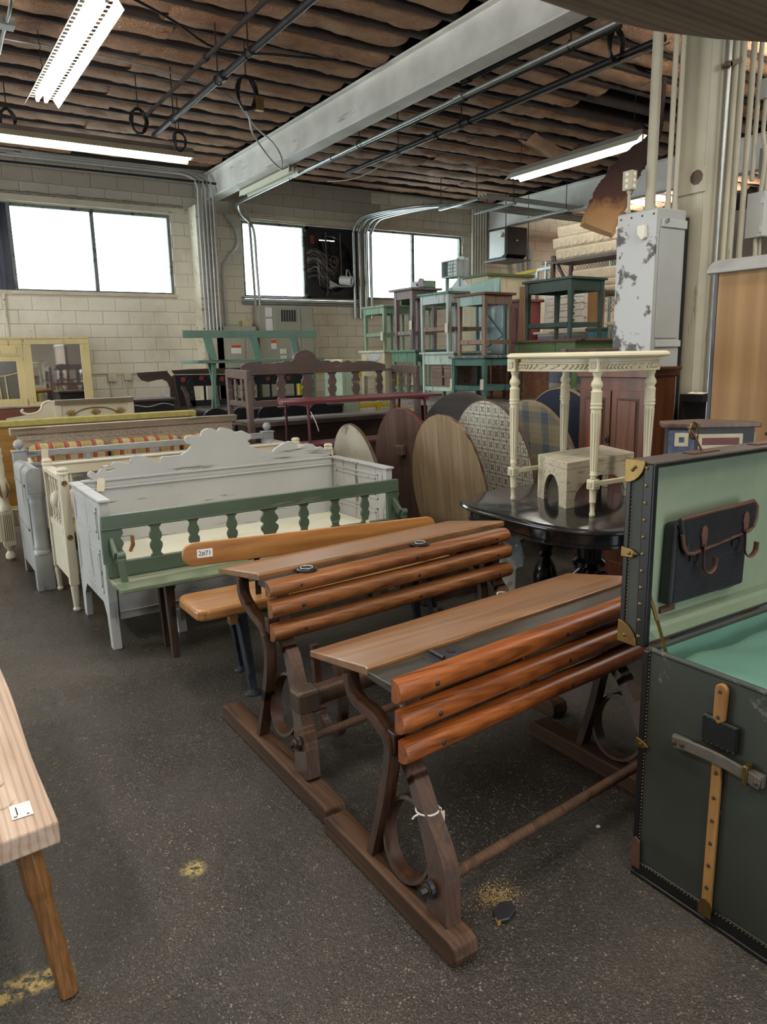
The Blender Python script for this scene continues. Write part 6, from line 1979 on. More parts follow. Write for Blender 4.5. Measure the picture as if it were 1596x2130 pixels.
wobj('backboard', B().prism([(7.60, 2.372), (7.60, 2.435), (7.63, 2.45), (7.70, 2.455), (7.74, 2.49), (7.78, 2.53), (7.83, 2.545), (7.89, 2.535), (7.95, 2.50), (8.0, 2.46), (8.10, 2.44), (8.13, 2.40), (8.13, 2.372)], 6.30, 6.318, 'x'), g_ice, sw_, bev=0.002)
BX0, BY0 = 6.22, 7.80
wobj('shelf_box', B().bx(BX0, BX0 + 0.2, BY0, BY0 + 0.32, 2.57, 2.585).bx(BX0, BX0 + 0.2, BY0, BY0 + 0.32, 2.765, 2.78).bx(BX0, BX0 + 0.2, BY0, BY0 + 0.015, 2.585, 2.765).bx(BX0, BX0 + 0.2, BY0 + 0.305, BY0 + 0.32, 2.585, 2.765).bx(BX0 + 0.19, BX0 + 0.2, BY0 + 0.015, BY0 + 0.305, 2.585, 2.765), g_ice, sw_, bev=0.002)
wobj('support', B().bx(BX0 + 0.05, BX0 + 0.1, BY0 + 0.02, BY0 + 0.04, 2.45, 2.57).bx(BX0 + 0.05, BX0 + 0.1, BY0 + 0.28, BY0 + 0.3, 2.372, 2.57), g_ice, sw_)
wobj('box_crest', B().prism([(BY0, 2.78), (BY0, 2.80), (BY0 + 0.06, 2.805), (BY0 + 0.1, 2.83), (BY0 + 0.16, 2.84), (BY0 + 0.22, 2.825), (BY0 + 0.32, 2.78)], BX0 + 0.185, BX0 + 0.2, 'x'), g_ice, sw_)
for i in range(4):
    wobj('small_drawer', B().bx(BX0 + 0.004, BX0 + 0.18, BY0 + 0.02, BY0 + 0.19, 2.59 + i * 0.044, 2.63 + i * 0.044), g_ice, sw_, bev=0.003)
tbd = thing('teal_board', 'pale teal board with chipped face leaning on the bare-legged table', 'board', (6.05, 6.82, 2.287))
wobj('board', B().prism([(6.73, 2.287), (6.73, 2.43), (6.75, 2.45), (7.22, 2.415), (7.25, 2.39), (7.25, 2.287)], 5.99, 6.015, 'x'), pt('chalky_teal', (150, 186, 176), (200, 206, 200), 0.3), tbd, bev=0.004)
wch = thing('lidded_wooden_box', 'greyish wooden lidded box with a hasp, on the shelf of the pale green-white table', 'box', (5.95, 7.6, 1.18))
M['greywood'] = wood('greyish_box_wood', srgb(112, 94, 84), srgb(160, 142, 130), 'y', 0.6, 0.8)
wobj('box_body', B().bx(5.93, 6.3, 7.50, 7.95, 1.18, 1.42), M['greywood'], wch, bev=0.004)
wobj('box_lid', B().bx(5.92, 6.31, 7.49, 7.96, 1.422, 1.485), M['greywood'], wch, bev=0.006)
wobj('hasp', B().bx(5.912, 5.93, 7.70, 7.72, 1.33, 1.46).bx(5.905, 5.925, 7.69, 7.705, 1.21, 1.31), M['oldiron'], wch, bev=0.003)
pnk = thing('pine_drawer_chest', 'rosy pine chest of drawers low on the platform behind the teal table', 'chest', (6.7, 7.1, 1.03))
M['rosy'] = wood('rosy_pine', srgb(150, 96, 70), srgb(206, 154, 122), 'y', 0.5, 0.8)
wobj('chest_body', B().bx(6.72, 7.2, 7.1, 7.95, 1.03, 1.56), M['rosy'], pnk, bev=0.004)
for i in range(3):
    d_ = wobj('drawer', B().bx(6.70, 6.72, 7.14, 7.91, 1.06 + i * 0.165, 1.205 + i * 0.165), M['rosy'], pnk, bev=0.004)
    for y in (7.3, 7.75):
        wobj('knob', B().lathe((6.70, y, 1.13 + i * 0.165), [(0.01, 0), (0.016, 0.01), (0.012, 0.02)], 10, Matrix.Rotation(-pi / 2, 3, 'Y')), M['darkleg'], d_, sm=50)
tl = thing('brown_turned_table', 'dark brown turned-leg table on the platform in front of the rosy pine drawers', 'table', (6.5, 7.05, 1.03))
wobj('table_top', B().bx(6.36, 6.66, 6.98, 7.36, 1.50, 1.52), M['darkbrown'], tl, bev=0.003)
for x in (6.40, 6.62):
    for y in (7.02, 7.32):
        wobj('leg', B().lathe((x, y, 1.03), [(0.012, 0), (0.025, 0.03), (0.012, 0.06), (0.03, 0.10), (0.014, 0.14), (0.02, 0.18), (0.024, 0.40), (0.024, 0.47)], 12), M['cupboard'], tl, sm=40)
brk = thing('broken_mirror_panel', 'blue-grey panel of cracked mirror glass behind the bare-legged table', 'mirror', (6.45, 7.2, 1.03))
wobj('backing', B().bx(6.67, 6.69, 7.38, 7.90, 1.56, 2.28), g_teal, brk)
M['paleglass'] = plain('cloudy_mirror', srgb(176, 190, 194), 0.12, 0.5, 0.2, 3)
for i, poly in enumerate(([(7.40, 1.85), (7.40, 2.26), (7.62, 2.26), (7.70, 2.12)], [(7.41, 1.82), (7.71, 2.08), (7.86, 1.72), (7.86, 1.62)], [(7.40, 1.80), (7.84, 1.60), (7.40, 1.58)], [(7.74, 2.14), (7.88, 2.24), (7.88, 1.84)])):
    wobj('mirror_shard', B().prism(poly, 6.660 - 0.002 * i, 6.668 - 0.002 * i, 'x'), M['paleglass'], brk)
for i, (y, z) in enumerate(((7.36, 0), (7.9, 0))):
    wobj('frame_stile', B().bx(6.655, 6.695, y, y + 0.035, 1.03, 2.30), g_teal, brk)
# paper tags on the tables
for par, (x, y, z) in ((U3, (5.945, 7.66, 1.98)), (U2, (5.945, 8.44, 2.05)), (L4, (5.665, 6.64, 1.31)), (U1, (6.0, 9.24, 1.93)), (L3, (5.855, 7.44, 1.30)), (L2, (5.885, 8.29, 1.32))):
    wobj('price_tag', B().prism(rounded(y - 0.03, y + 0.03, z - 0.12, z, 0.012, 3), x - 0.004, x - 0.001, 'x'), M['tag'], par, label='pale paper price tag')

# ================================================================== chests and cupboards behind the tables
M['chippedwhite'] = paint('chipped_white_paint', srgb(224, 218, 206), srgb(170, 120, 84), 0.3, 0.5, 9, 'y', 0.05)
M['tanside'] = wood('tan_cabinet_side', srgb(142, 108, 72), srgb(180, 144, 102), 'z', 0.5, 0.6, 0, 0, False)
M['bluedrawer'] = pt('slate_blue_drawer_paint', (140, 150, 176), (190, 190, 190), 0.3)
M['sage'] = pt('mottled_sage_paint', (172, 176, 158), (120, 124, 108), 0.6)
bd_ = thing('blue_drawer_dresser', 'white dresser with slate-blue drawers and doors, under the white chest of drawers', 'dresser', (8.5, 7.7, 1.03))
wobj('carcass', B().bx(8.27, 8.76, 7.22, 8.42, 1.03, 1.86), M['chippedwhite'], bd_, bev=0.004)
wobj('dresser_top', B().bx(8.22, 8.78, 7.17, 8.47, 1.86, 1.895), M['chippedwhite'], bd_, bev=0.006)
for y0, y1 in ((7.27, 7.80), (7.84, 8.37)):
    d_ = wobj('drawer', B().bx(8.25, 8.27, y0, y1, 1.70, 1.83), M['bluedrawer'], bd_, bev=0.004)
    wobj('knob', B().lathe((8.25, (y0 + y1) / 2, 1.765), [(0.012, 0), (0.022, 0.015), (0.014, 0.028)], 10, Matrix.Rotation(-pi / 2, 3, 'Y')), M['white'], d_, sm=50)
    wobj('door_panel', B().bx(8.255, 8.27, y0 + 0.06, y1 - 0.06, 1.15, 1.62), M['bluedrawer'], bd_, bev=0.004)
wc = thing('white_chest_of_drawers', 'tall chipped white chest of drawers with tan sides, on the blue-drawered dresser', 'chest of drawers', (8.55, 7.95, 1.9))
wobj('carcass', B().bx(8.40, 8.75, 7.57, 8.40, 1.897, 2.47), M['tanside'], wc)
wobj('front_frame', B().bx(8.385, 8.40, 7.57, 8.40, 1.897, 2.47), M['chippedwhite'], wc, bev=0.003)
for i in range(6):
    z = 1.915 + i * 0.091
    d_ = wobj('drawer', B().bx(8.365, 8.385, 7.63, 8.34, z, z + 0.08), M['chippedwhite'], wc, bev=0.003)
    for y in (7.80, 8.16):
        wobj('pull', B().lathe((8.365, y, z + 0.04), [(0.02, 0), (0.018, 0.01), (0.005, 0.016)], 8, Matrix.Rotation(-pi / 2, 3, 'Y')), M['oldiron'], d_, sm=50)
    if i == 5:
        wobj('paper_tag', B().bx(8.355, 8.36, 7.83, 7.88, z - 0.04, z + 0.04), M['white'], d_)
mc = thing('maroon_cupboard', 'maroon painted cupboard standing left of the white chest of drawers', 'cupboard', (8.1, 8.7, 1.03))
M['maroonpaint'] = pt('faded_maroon_paint', (126, 70, 68), (90, 46, 44), 0.3)
wobj('carcass', B().bx(8.0, 8.42, 8.52, 9.05, 1.03, 2.34), M['maroonpaint'], mc, bev=0.004)
wobj('cornice', B().bx(7.96, 8.46, 8.48, 9.09, 2.34, 2.38), M['maroonpaint'], mc, bev=0.008)
wobj('door_panel', B().bx(7.985, 8.0, 8.6, 8.97, 1.2, 2.25), M['maroonpaint'], mc, bev=0.006)
clb = thing('cream_lidded_trunk', 'long cream box with a green lid edge, high up under the hanging heater', 'box', (8.1, 9.3, 1.03))
wobj('box_body', B().bx(8.0, 8.9, 9.25, 9.9, 1.03, 2.78), g_creamw, clb, bev=0.004)
wobj('box_lid', B().bx(7.95, 8.95, 9.2, 9.95, 2.78, 2.82), g_olive, clb, bev=0.006)
tbx = thing('teal_chest', 'teal chest to the right of the blue-drawered dresser', 'chest', (8.0, 6.9, 1.03))
wobj('chest_body', B().bx(7.9, 8.2, 6.72, 7.1, 1.03, 1.86), pt('deep_teal', (70, 116, 120), (50, 70, 76)), tbx, bev=0.005)
wobj('chest_lid', B().bx(7.87, 8.23, 6.69, 7.13, 1.86, 1.90), g_bottle, tbx, bev=0.006)
wobj('knob', B().lathe((7.9, 6.9, 1.72), [(0.01, 0), (0.018, 0.012), (0.01, 0.022)], 10, Matrix.Rotation(-pi / 2, 3, 'Y')), M['white'], tbx, sm=50)
sgc = thing('sage_cabinet', 'mottled sage cabinet beside the teal chest', 'cabinet', (7.9, 6.55, 1.03))
wobj('carcass', B().bx(7.8, 8.3, 6.42, 6.68, 1.03, 1.92), M['sage'], sgc, bev=0.004)
wobj('cabinet_top', B().bx(7.77, 8.33, 6.40, 6.70, 1.92, 1.96), g_creamw, sgc, bev=0.005)
wobj('front_panel', B().bx(7.79, 7.80, 6.46, 6.64, 1.2, 1.85), M['sage'], sgc, bev=0.004)
bcs = thing('brown_suitcase', 'brown suitcase with a white tag standing on the sage cabinet', 'suitcase', (8.0, 6.5, 1.96))
wobj('case_body', B().bx(7.86, 8.2, 6.44, 6.62, 1.962, 2.3), M['leather'], bcs, bev=0.01)
wobj('white_tag', B().prism(rounded(6.51, 6.55, 2.1, 2.22, 0.015, 3), 7.852, 7.856, 'x'), M['white'], bcs)
wobj('carry_handle', B().tube([(8.0, 6.48, 2.3), (8.0, 6.5, 2.33), (8.0, 6.56, 2.33), (8.0, 6.58, 2.3)], 0.008, 8), M['leather'], bcs, sm=60)
tpn = thing('pine_post', 'slim bare pine board standing behind the blackish-green table', 'board', (7.5, 7.9, 1.03))
wobj('board', B().bx(7.55, 7.60, 7.98, 8.06, 1.03, 2.5), M['tanside'], tpn)
bsp = thing('grey_board_stack', 'low pile of blue-grey boards on the platform edge', 'boards', (7.7, 6.6, 1.03))
for i in range(3):
    wobj('board', B().bx(7.35 + 0.05 * i, 8.6, 6.45, 6.95 - 0.04 * i, 1.032 + i * 0.03, 1.06 + i * 0.03) if False else B().bx(7.42, 7.74, 6.46, 6.95 - 0.04 * i, 1.032 + i * 0.03, 1.06 + i * 0.03), M['platform'], bsp, bev=0.002)

# ---- shelf of cast planters and the wire fence behind
M['planter'] = plain('sandy_cast_stone', srgb(206, 192, 168), 0.85, 0, 0.1, 5, 0.003)
M['ironbrown'] = plain('brown_steel_angle', srgb(96, 84, 80), 0.5, 0.3, 0.15)
shf = thing('bracket_shelf', 'steel bracket shelf high up carrying the sandy cast planters', 'shelf', (9.0, 8.0, 1.03))
wobj('shelf_board', B().bx(8.78, 9.25, 7.2, 8.66, 2.92, 2.96), M['ironbrown'], shf, bev=0.003)
for y in (8.66, 7.24):
    wobj('upright', B().bx(8.80, 8.86, y, y + 0.05, 1.03, 3.05).bx(9.2, 9.25, y, y + 0.05, 1.03, 2.92), M['ironbrown'], shf)
wobj('brace', B().bar((8.83, 8.66, 3.02), (8.83, 8.40, 2.62), 0.03, 0.05, (1, 0, 0)), M['ironbrown'], shf)
wobj('lower_board', B().bx(8.80, 9.25, 7.2, 8.66, 2.40, 2.43), M['ironbrown'], shf)


def planter(label, x, y0, y1, z0, z1, w_=0.26, deco=0):
    t = thing('cast_planter', label, 'planter', (x, y0, z0), group='sandy cast planters on the bracket shelf')
    b = B().prism([(x + 0.02, z0), (x, z0 + 0.03), (x - 0.012, z1 - 0.02), (x - 0.012, z1), (x + w_, z1), (x + w_, z0)], y0, y1, 'y')
    wobj('planter_body', b, M['planter'], t, bev=0.012, seg=2)
    d = B()
    n_ = int((y1 - y0) / 0.16)
    for i in range(n_):
        yy = y0 + 0.1 + i * 0.16
        zc = (z0 + z1) / 2
        if deco == 0:
            d.tube([(x - 0.009, yy + 0.05 * cos(a), zc + (z1 - z0) * 0.3 * sin(a)) for a in [2 * pi * k / 12 for k in range(12)]], 0.007, 5, closed=True)
        elif deco == 1:
            for k in range(4):
                d.bar((x - 0.006, yy - 0.08 + k * 0.04, z0 + 0.03), (x - 0.010, yy - 0.04 + k * 0.04, z1 - 0.03), 0.01, 0.012, (1, 0, 0))
        else:
            for k in range(3):
                d.tube([(x - 0.007, yy - 0.05 + k * 0.05 + 0.02 * cos(a), zc + 0.03 * sin(a)) for a in [2 * pi * j / 6 for j in range(6)]], 0.005, 4, closed=True)
    wobj('relief', d, M['planter'], t, kind='stuff', sm=60)
    return t


planter('cream planter at the bottom of the shelf stack, long and stained at one end', 8.80, 7.45, 8.60, 2.962, 3.125, deco=0)
planter('sandy planter in the middle of the shelf stack with a black smear', 8.79, 7.30, 8.66, 3.127, 3.29, deco=0)
planter('sandy planter on top of the shelf stack, partly behind the hanging batt', 8.80, 7.35, 8.58, 3.292, 3.45, deco=2)
planter('pale planter with slanting ribs, below the bracket shelf', 8.80, 7.30, 8.25, 2.62, 2.78, deco=1)
planter('small planter with a lattice, under the slant-ribbed planter', 8.80, 7.30, 7.72, 2.432, 2.52, deco=2)
planter('small sandy planter supporting the slant-ribbed planter', 8.80, 7.36, 7.80, 2.522, 2.618, deco=2)
M['wire'] = plain('galvanised_wire', srgb(150, 146, 140), 0.5, 0.6)
cf = thing('wire_fence', 'chain-link fence behind the shelf of planters', 'fence', (9.7, 8.5, 0))
for y in (7.0, 8.3, 9.7):
    wobj('fence_post', B().cyl((9.7, y, 0), (9.7, y, 3.12), 0.025, n=10), M['steel'], cf, sm=60)
wobj('top_rail', B().cyl((9.7, 6.9, 3.1), (9.7, 9.8, 3.1), 0.022, n=10), M['steel'], cf, sm=60)
ch = B()
for i in range(-14, 40):
    y = 7.0 + i * 0.07
    for s_ in (1, -1):
        a, b_ = (y, 2.2), (y + s_ * 0.9, 3.1)
        p0, p1 = [a[0], a[1]], [b_[0], b_[1]]
        lo, hi = 7.0, 9.7
        t0, t1 = 0.0, 1.0
        dy = p1[0] - p0[0]
        if dy > 0:
            t0, t1 = max(0, (lo - p0[0]) / dy), min(1, (hi - p0[0]) / dy)
        else:
            t0, t1 = max(0, (hi - p0[0]) / dy), min(1, (lo - p0[0]) / dy)
        if t1 > t0:
            ch.tube([(9.7, p0[0] + dy * t0, 2.2 + 0.9 * t0), (9.7, p0[0] + dy * t1, 2.2 + 0.9 * t1)], 0.0035, 3)
wobj('chain_link', ch, M['wire'], cf, kind='stuff')
M['yellowpaint'] = plain('yellow_safety_paint', srgb(222, 196, 50), 0.45)
yb = thing('yellow_top_rail', 'yellow and galvanised rail on a steel post, below the hanging heater', 'rail', (9.1, 8.9, 0))
wobj('yellow_rail', B().bar((9.15, 9.85, 2.90), (9.15, 9.35, 2.92), 0.05, 0.05), M['yellowpaint'], yb)
wobj('steel_rail', B().bar((9.15, 9.35, 2.92), (9.15, 8.9, 2.94), 0.045, 0.045), M['steel'], yb)
for y in (9.83, 9.35):
    wobj('steel_post', B().bx(9.13, 9.17, y - 0.02, y + 0.02, 1.03, 2.9), M['steel'], yb)
for x, y, L, z in ((5.5, 10.9, 1.9, 1.32), (7.3, 11.4, 0.9, 1.25)):
    yc = thing('yellow_barrier', 'bright yellow rail barrier seen through the brown settle balusters' if L > 1 else 'short yellow rail barrier behind the stacked tables', 'barrier', (x, y, 0))
    wobj('rail', B().bx(x - L / 2, x + L / 2, y - 0.03, y + 0.03, z, z + 0.08).bx(x - L / 2, x + L / 2, y - 0.03, y + 0.03, 0.7, 0.78), M['yellowpaint'], yc, bev=0.01)
    for s_ in (-1, 0, 1):
        wobj('upright', B().bx(x + s_ * L / 2.05 - 0.04, x + s_ * L / 2.05 + 0.04, y - 0.035, y + 0.035, 0, z), M['yellowpaint'], yc, bev=0.01)

# ================================================================== steel column, cabinet and services
col = B().bx(4.86, 5.12, 3.37, 3.385, 0, 4.18).bx(4.86, 5.12, 3.585, 3.60, 0, 4.18).bx(4.984, 4.996, 3.385, 3.585, 0, 4.18)
col.bx(4.86, 4.872, 3.385, 3.585, 0, 4.18)
column = struct('ceiling_column', col, M['cream'], bev=0.003)
obj('column_plate', B().bx(4.845, 4.86, 3.36, 3.60, 2.66, 2.82), M['cream'], column, bev=0.003)
obj('rust_burst', B().lathe((4.843, 3.43, 2.76), [(0.05, 0), (0.03, 0.0015)], 9, Matrix.Rotation(-pi / 2, 3, 'Y')), M['oldiron'], column)


def chipped_mat():
    mt, t, bs = nodes('chipped_grey_enamel')
    mp = coords(t)
    n = ntex(t, mp, 6, 8, 0.62, 0.3)
    n2 = ntex(t, mp, 3, 4, 0.6)
    r = ramp(t, [(0.555, srgb(190, 192, 194)), (0.56, srgb(150, 144, 130)), (0.60, srgb(74, 76, 80))])
    link(t, n, 'Fac', r, 'Fac')
    link(t, r, 'Color', bs, 'Base Color')
    bs.inputs['Roughness'].default_value = 0.42
    return mt


M['chipped'] = chipped_mat()
M['greybox'] = plain('plain_grey_enamel', srgb(172, 174, 170), 0.45, 0, 0.06, 3)
sc_ = thing('steel_cabinet', 'tall grey steel electrical cabinet with chipped paint and a white knob, at the column', 'electrical cabinet', (4.64, 3.6, 0))
wobj('cabinet_body', B().bx(4.50, 4.80, 3.46, 3.80, 0.9, 2.545), M['greybox'], sc_, bev=0.006)
wobj('cabinet_stand', B().bx(4.52, 4.78, 3.48, 3.78, 0.0, 0.9), M['darkmetal'], sc_)
cdoor = wobj('front_cover', B().bx(4.488, 4.50, 3.465, 3.795, 0.92, 2.535), M['chipped'], sc_, bev=0.004)
for y in (3.49, 3.585, 3.675, 3.765):
    wobj('cover_screw', B().lathe((4.488, y, 2.505), [(0.008, 0), (0.006, 0.004)], 8, Matrix.Rotation(-pi / 2, 3, 'Y')), M['darkmetal'], cdoor)
wobj('switch_knob', B().prism([(3.56, 2.34), (3.60, 2.385), (3.60, 2.44), (3.54, 2.44), (3.53, 2.36)], 4.455, 4.488, 'x'), M['whiteenamel'], cdoor, bev=0.006)
hn = B().bx(4.53, 4.80, 3.445, 3.46, 2.42, 2.475)
wobj('hinge_bar', hn, M['greypaint'], sc_, bev=0.003)
wobj('hinge_bar', B().bx(4.53, 4.80, 3.445, 3.46, 1.62, 1.665), M['greypaint'], sc_, bev=0.003)
wobj('hinge_pin', B().cyl((4.57, 3.43, 2.46), (4.57, 3.46, 2.46), 0.014), M['steel'], sc_)
wobj('side_panel', B().bx(4.52, 4.765, 3.452, 3.46, 1.68, 2.41), M['greybox'], sc_, bev=0.003)
wobj('gap_shade_strip', B().bx(4.80, 4.835, 3.46, 3.70, 0.9, 2.5), M['blackrub'], sc_)  # solid black strip standing for the shade in the gap beside the column


def pipe(name, label, pts, r, mat, cat='pipe', group=None, n=10, fittings=(), fmat=None, smooth=True):
    o = thing(name, label, cat, pts[0], group=group)
    wobj('pipe_run', B().tube(curve(pts, 5) if smooth and len(pts) > 2 else pts, r, n), mat, o, sm=60)
    for a, b_, rr in fittings:
        wobj('coupling', B().cyl(a, b_, rr, n=12), fmat or mat, o, sm=50)
    return o


for i, (x, y, r, z1, lab) in enumerate(((4.66, 3.66, 0.036, 4.18, 'thick cream conduit rising from the grey steel cabinet'), (4.71, 3.55, 0.018, 4.18, 'thin cream conduit beside the thick one above the steel cabinet'), (4.745, 3.52, 0.018, 4.18, 'outermost thin cream conduit above the steel cabinet'))):
    pipe('conduit', lab, [(x, y, 2.545), (x, y, z1)], r, M['cream'], 'conduit', None, 12, [((x, y, 2.55), (x, y, 2.59), r * 1.3)])
ob = thing('outlet_box', 'cream outlet box with round knock-outs on a short conduit above the steel cabinet', 'outlet box', (4.53, 3.72, 2.545))
wobj('riser', B().cyl((4.53, 3.74, 2.545), (4.53, 3.74, 2.70), 0.011).cyl((4.53, 3.74, 2.55), (4.53, 3.74, 2.575), 0.018).cyl((4.53, 3.74, 2.68), (4.53, 3.74, 2.70), 0.016), M['cream'], ob, sm=60)
bxo = wobj('box', B().bx(4.50, 4.56, 3.70, 3.78, 2.70, 2.83), M['cream'], ob, bev=0.006)
for i in range(3):
    for y in (3.74,):
        wobj('knock_out', B().lathe((4.50, y, 2.725 + i * 0.04), [(0.014, 0), (0.013, 0.003)], 12, Matrix.Rotation(-pi / 2, 3, 'Y')), M['whiteenamel'], bxo)
    wobj('knock_out', B().lathe((4.53, 3.70, 2.725 + i * 0.04), [(0.014, 0), (0.013, 0.003)], 12, Matrix.Rotation(pi / 2, 3, 'X')), M['whiteenamel'], bxo)

# risers clamped to the column
for i, (x, y, r, z0, mt_, lab) in enumerate((
        (4.98, 3.33, 0.014, 0.6, 'steel', 'slim galvanised riser clamped to the column face'),
        (5.05, 3.33, 0.022, 1.0, 'cream', 'cream riser beside the slim galvanised riser on the column'),
        (5.14, 3.34, 0.026, 1.0, 'cream', 'thicker cream riser along the column edge'),
        (5.205, 3.30, 0.020, 1.0, 'cream', 'cream riser standing just clear of the column'),
        (5.26, 3.28, 0.016, 2.75, 'cream', 'thin cream riser feeding the upper grey junction box'))):
    pipe('riser_pipe', lab, [(x, y, z0), (x, y, 4.18)], r, M[mt_], 'conduit', None, 12)
wobj('pipe_clamp', B().bar((4.95, 3.31, 3.45), (5.08, 3.31, 3.50), 0.02, 0.03).cyl((4.955, 3.30, 3.455), (4.955, 3.34, 3.455), 0.02), M['oldiron'], COL.objects['riser_pipe'], bev=0.002)


def jbox(label, x0, x1, y0, y1, z0, z1, mat='greybox'):
    o = thing('junction_box', label, 'junction box', ((x0 + x1) / 2, (y0 + y1) / 2, z0))
    wobj('box', B().bx(x0, x1, y0, y1, z0, z1), M[mat], o, bev=0.004)
    wobj('box_lid', B().bx(x0 + 0.005, x1 - 0.005, y0 - 0.008, y0, z0 + 0.005, z1 - 0.005), M['greypaint'], o, bev=0.003)
    return o


j1 = jbox('small grey junction box high on the column risers', 5.26, 5.34, 3.22, 3.27, 3.27, 3.40)
j2 = jbox('grey junction box on the column risers, midway up', 5.36, 5.60, 3.16, 3.30, 2.78, 2.98)
j3 = jbox('grey switch box with a round knock-out, lowest on the column risers', 5.22, 5.36, 3.16, 3.28, 2.36, 2.66)
wobj('round_knock_out', B().lathe((5.31, 3.152, 2.53), [(0.022, 0), (0.02, 0.005)], 14, Matrix.Rotation(pi / 2, 3, 'X')), M['whiteenamel'], j3)
for z in (2.41, 2.6):
    wobj('hinge', B().bx(5.214, 5.224, 3.155, 3.175, z - 0.02, z + 0.02), M['greypaint'], j3)
for x in (5.26, 5.31):
    pipe('riser_pipe', 'cream stub conduit under the lowest switch box' if x < 5.3 else 'second cream stub conduit under the lowest switch box', [(x, 3.22, 2.36), (x + 0.01, 3.22, 2.2), (x - 0.02, 3.22, 1.9)], 0.014, M['cream'], 'conduit')
pipe('riser_pipe', 'thin grey conduit between the two lower column boxes', [(5.335, 3.22, 2.66), (5.335, 3.22, 3.27)], 0.012, M['cream'], 'conduit')
pipe('riser_pipe', 'crooked cream conduit swinging from the small box to the lowest switch box', [(5.29, 3.24, 3.27), (5.29, 3.24, 3.05), (5.27, 3.2, 2.9), (5.28, 3.22, 2.66)], 0.014, M['cream'], 'conduit')
csh = thing('wall_trough', 'dark shelf trough holding scraps of paper at the foot of the column', 'shelf', (4.8, 3.3, 0))
wobj('trough', B().bx(4.68, 4.98, 3.16, 3.34, 1.24, 1.29), M['darkmetal'], csh)
wobj('trough_back', B().bx(4.68, 4.98, 3.32, 3.34, 0.0, 1.24), M['blackrub'], csh)
wobj('scrap_paper', B().sheet(lambda u, v: V((4.70 + 0.2 * u, 3.18 + 0.12 * v, 1.293 + 0.02 * abs(noise.noise((u * 4, v * 4, 1))))), 6, 4), M['tag'], csh)

# ---- fittings with fluorescent tubes
M['reflector'] = plain('slotted_white_reflector', srgb(226, 224, 200), 0.4, 0, 0.03)
M['housing'] = plain('brown_grey_housing', srgb(116, 108, 98), 0.5, 0, 0.1)


def fluor(label, x, y0, y1, z, w_=0.30, slots=True, lit=True, along='y', chains=True, tubes=2):
    """two-tube strip light, built along y; along='x' turns it a quarter"""
    o = thing('tube_light', label, 'light', (0, 0, 0))
    L = y1 - y0
    cy = (y0 + y1) / 2
    T = Matrix.Translation((x, cy, z)) @ (Matrix.Rotation(pi / 2, 4, 'Z') if along == 'x' else Matrix.Identity(4))
    o.location = (x, cy, z)
    h = L / 2

    def put(b):
        b.v = [tuple(T @ V(p)) for p in b.v]
        return b
    wobj('housing', put(B().bx(-0.06, 0.06, -h, h, 0.03, 0.09)), M['housing'], o, bev=0.004)
    for s_ in (-1, 1):
        if slots:
            wing = wobj('reflector_wing', put(B().add([(s_ * (0.06 + 0.045), -h, 0.03 - 0.02), (s_ * (0.06 + 0.045), h, 0.03 - 0.02), (s_ * w_ / 2, h, -0.06), (s_ * w_ / 2, -h, -0.06), (s_ * (0.06 + 0.046), -h, 0.034 - 0.02), (s_ * (0.06 + 0.046), h, 0.034 - 0.02), (s_ * (w_ / 2 + 0.002), h, -0.056), (s_ * (w_ / 2 + 0.002), -h, -0.056)], [(0, 1, 2, 3), (7, 6, 5, 4), (0, 4, 5, 1), (1, 5, 6, 2), (2, 6, 7, 3), (3, 7, 4, 0)])), M['reflector'], o)
            br = B()
            nb = int(L / 0.075)
            for i in range(nb + 1):
                yy = -h + L * i / nb
                wd = 0.018
                a, c_ = max(-h, yy - wd / 2), min(h, yy + wd / 2)
                x0, x1 = sorted((s_ * 0.058, s_ * 0.107))
                br.bx(x0, x1, a, c_, 0.012, 0.016)
            wobj('slot_bars', put(br), M['reflector'], wing, kind='stuff')
        else:
            wobj('reflector_wing', put(B().add([(s_ * 0.058, -h, 0.035), (s_ * 0.058, h, 0.035), (s_ * w_ / 2, h, -0.05), (s_ * w_ / 2, -h, -0.05), (s_ * 0.058, -h, 0.04), (s_ * 0.058, h, 0.04), (s_ * (w_ / 2 + 0.002), h, -0.046), (s_ * (w_ / 2 + 0.002), -h, -0.046)], [(0, 1, 2, 3), (7, 6, 5, 4), (0, 4, 5, 1), (1, 5, 6, 2), (2, 6, 7, 3), (3, 7, 4, 0)])), M['reflector'], o)
    for k in range(tubes):
        tx = (k - (tubes - 1) / 2) * 0.075
        tb_ = wobj('tube', put(B().cyl((tx, -h + 0.03, -0.008), (tx, h - 0.03, -0.008), 0.019, n=12)), M['tube'] if lit else M['whiteenamel'], o, sm=60)
        for s_ in (-1, 1):
            wobj('tube_holder', put(B().bx(tx - 0.014, tx + 0.014, s_ * (h - 0.018) - 0.012, s_ * (h - 0.018) + 0.012, -0.03, 0.035)), M['whiteenamel'], tb_, bev=0.003)
    if chains:
        for s_ in (-0.85, 0.85):
            c_ = B()
            for k in range(12):
                zz = 0.09 + (4.62 - z - 0.09) * k / 12
                z2 = 0.09 + (4.62 - z - 0.09) * (k + 1) / 12
                c_.bar((0.006 * (-1) ** k, s_ * h, zz), (-0.006 * (-1) ** k, s_ * h, z2), 0.006, 0.006, (1, 0, 0))
            wobj('hanging_chain', put(c_), M['black'], o)
    return o


fluor('slotted two-tube light nearest the viewer, hanging high on the aisle side', 1.555, 5.85, 8.30, 4.06, 0.30)
fluor('long tube light hanging parallel to the window wall', 2.22, 8.27, 10.73, 4.02, 0.34, False, along='x')
fluor('two-tube light hanging beside the steel column with a grey hood', 7.88, 6.3, 8.6, 4.07, 0.30, False)
fluor('unlit tube light fixed under the far end of the main beam', 5.0, 9.85, 11.6, 4.12, 0.14, False, False, chains=False, tubes=1)

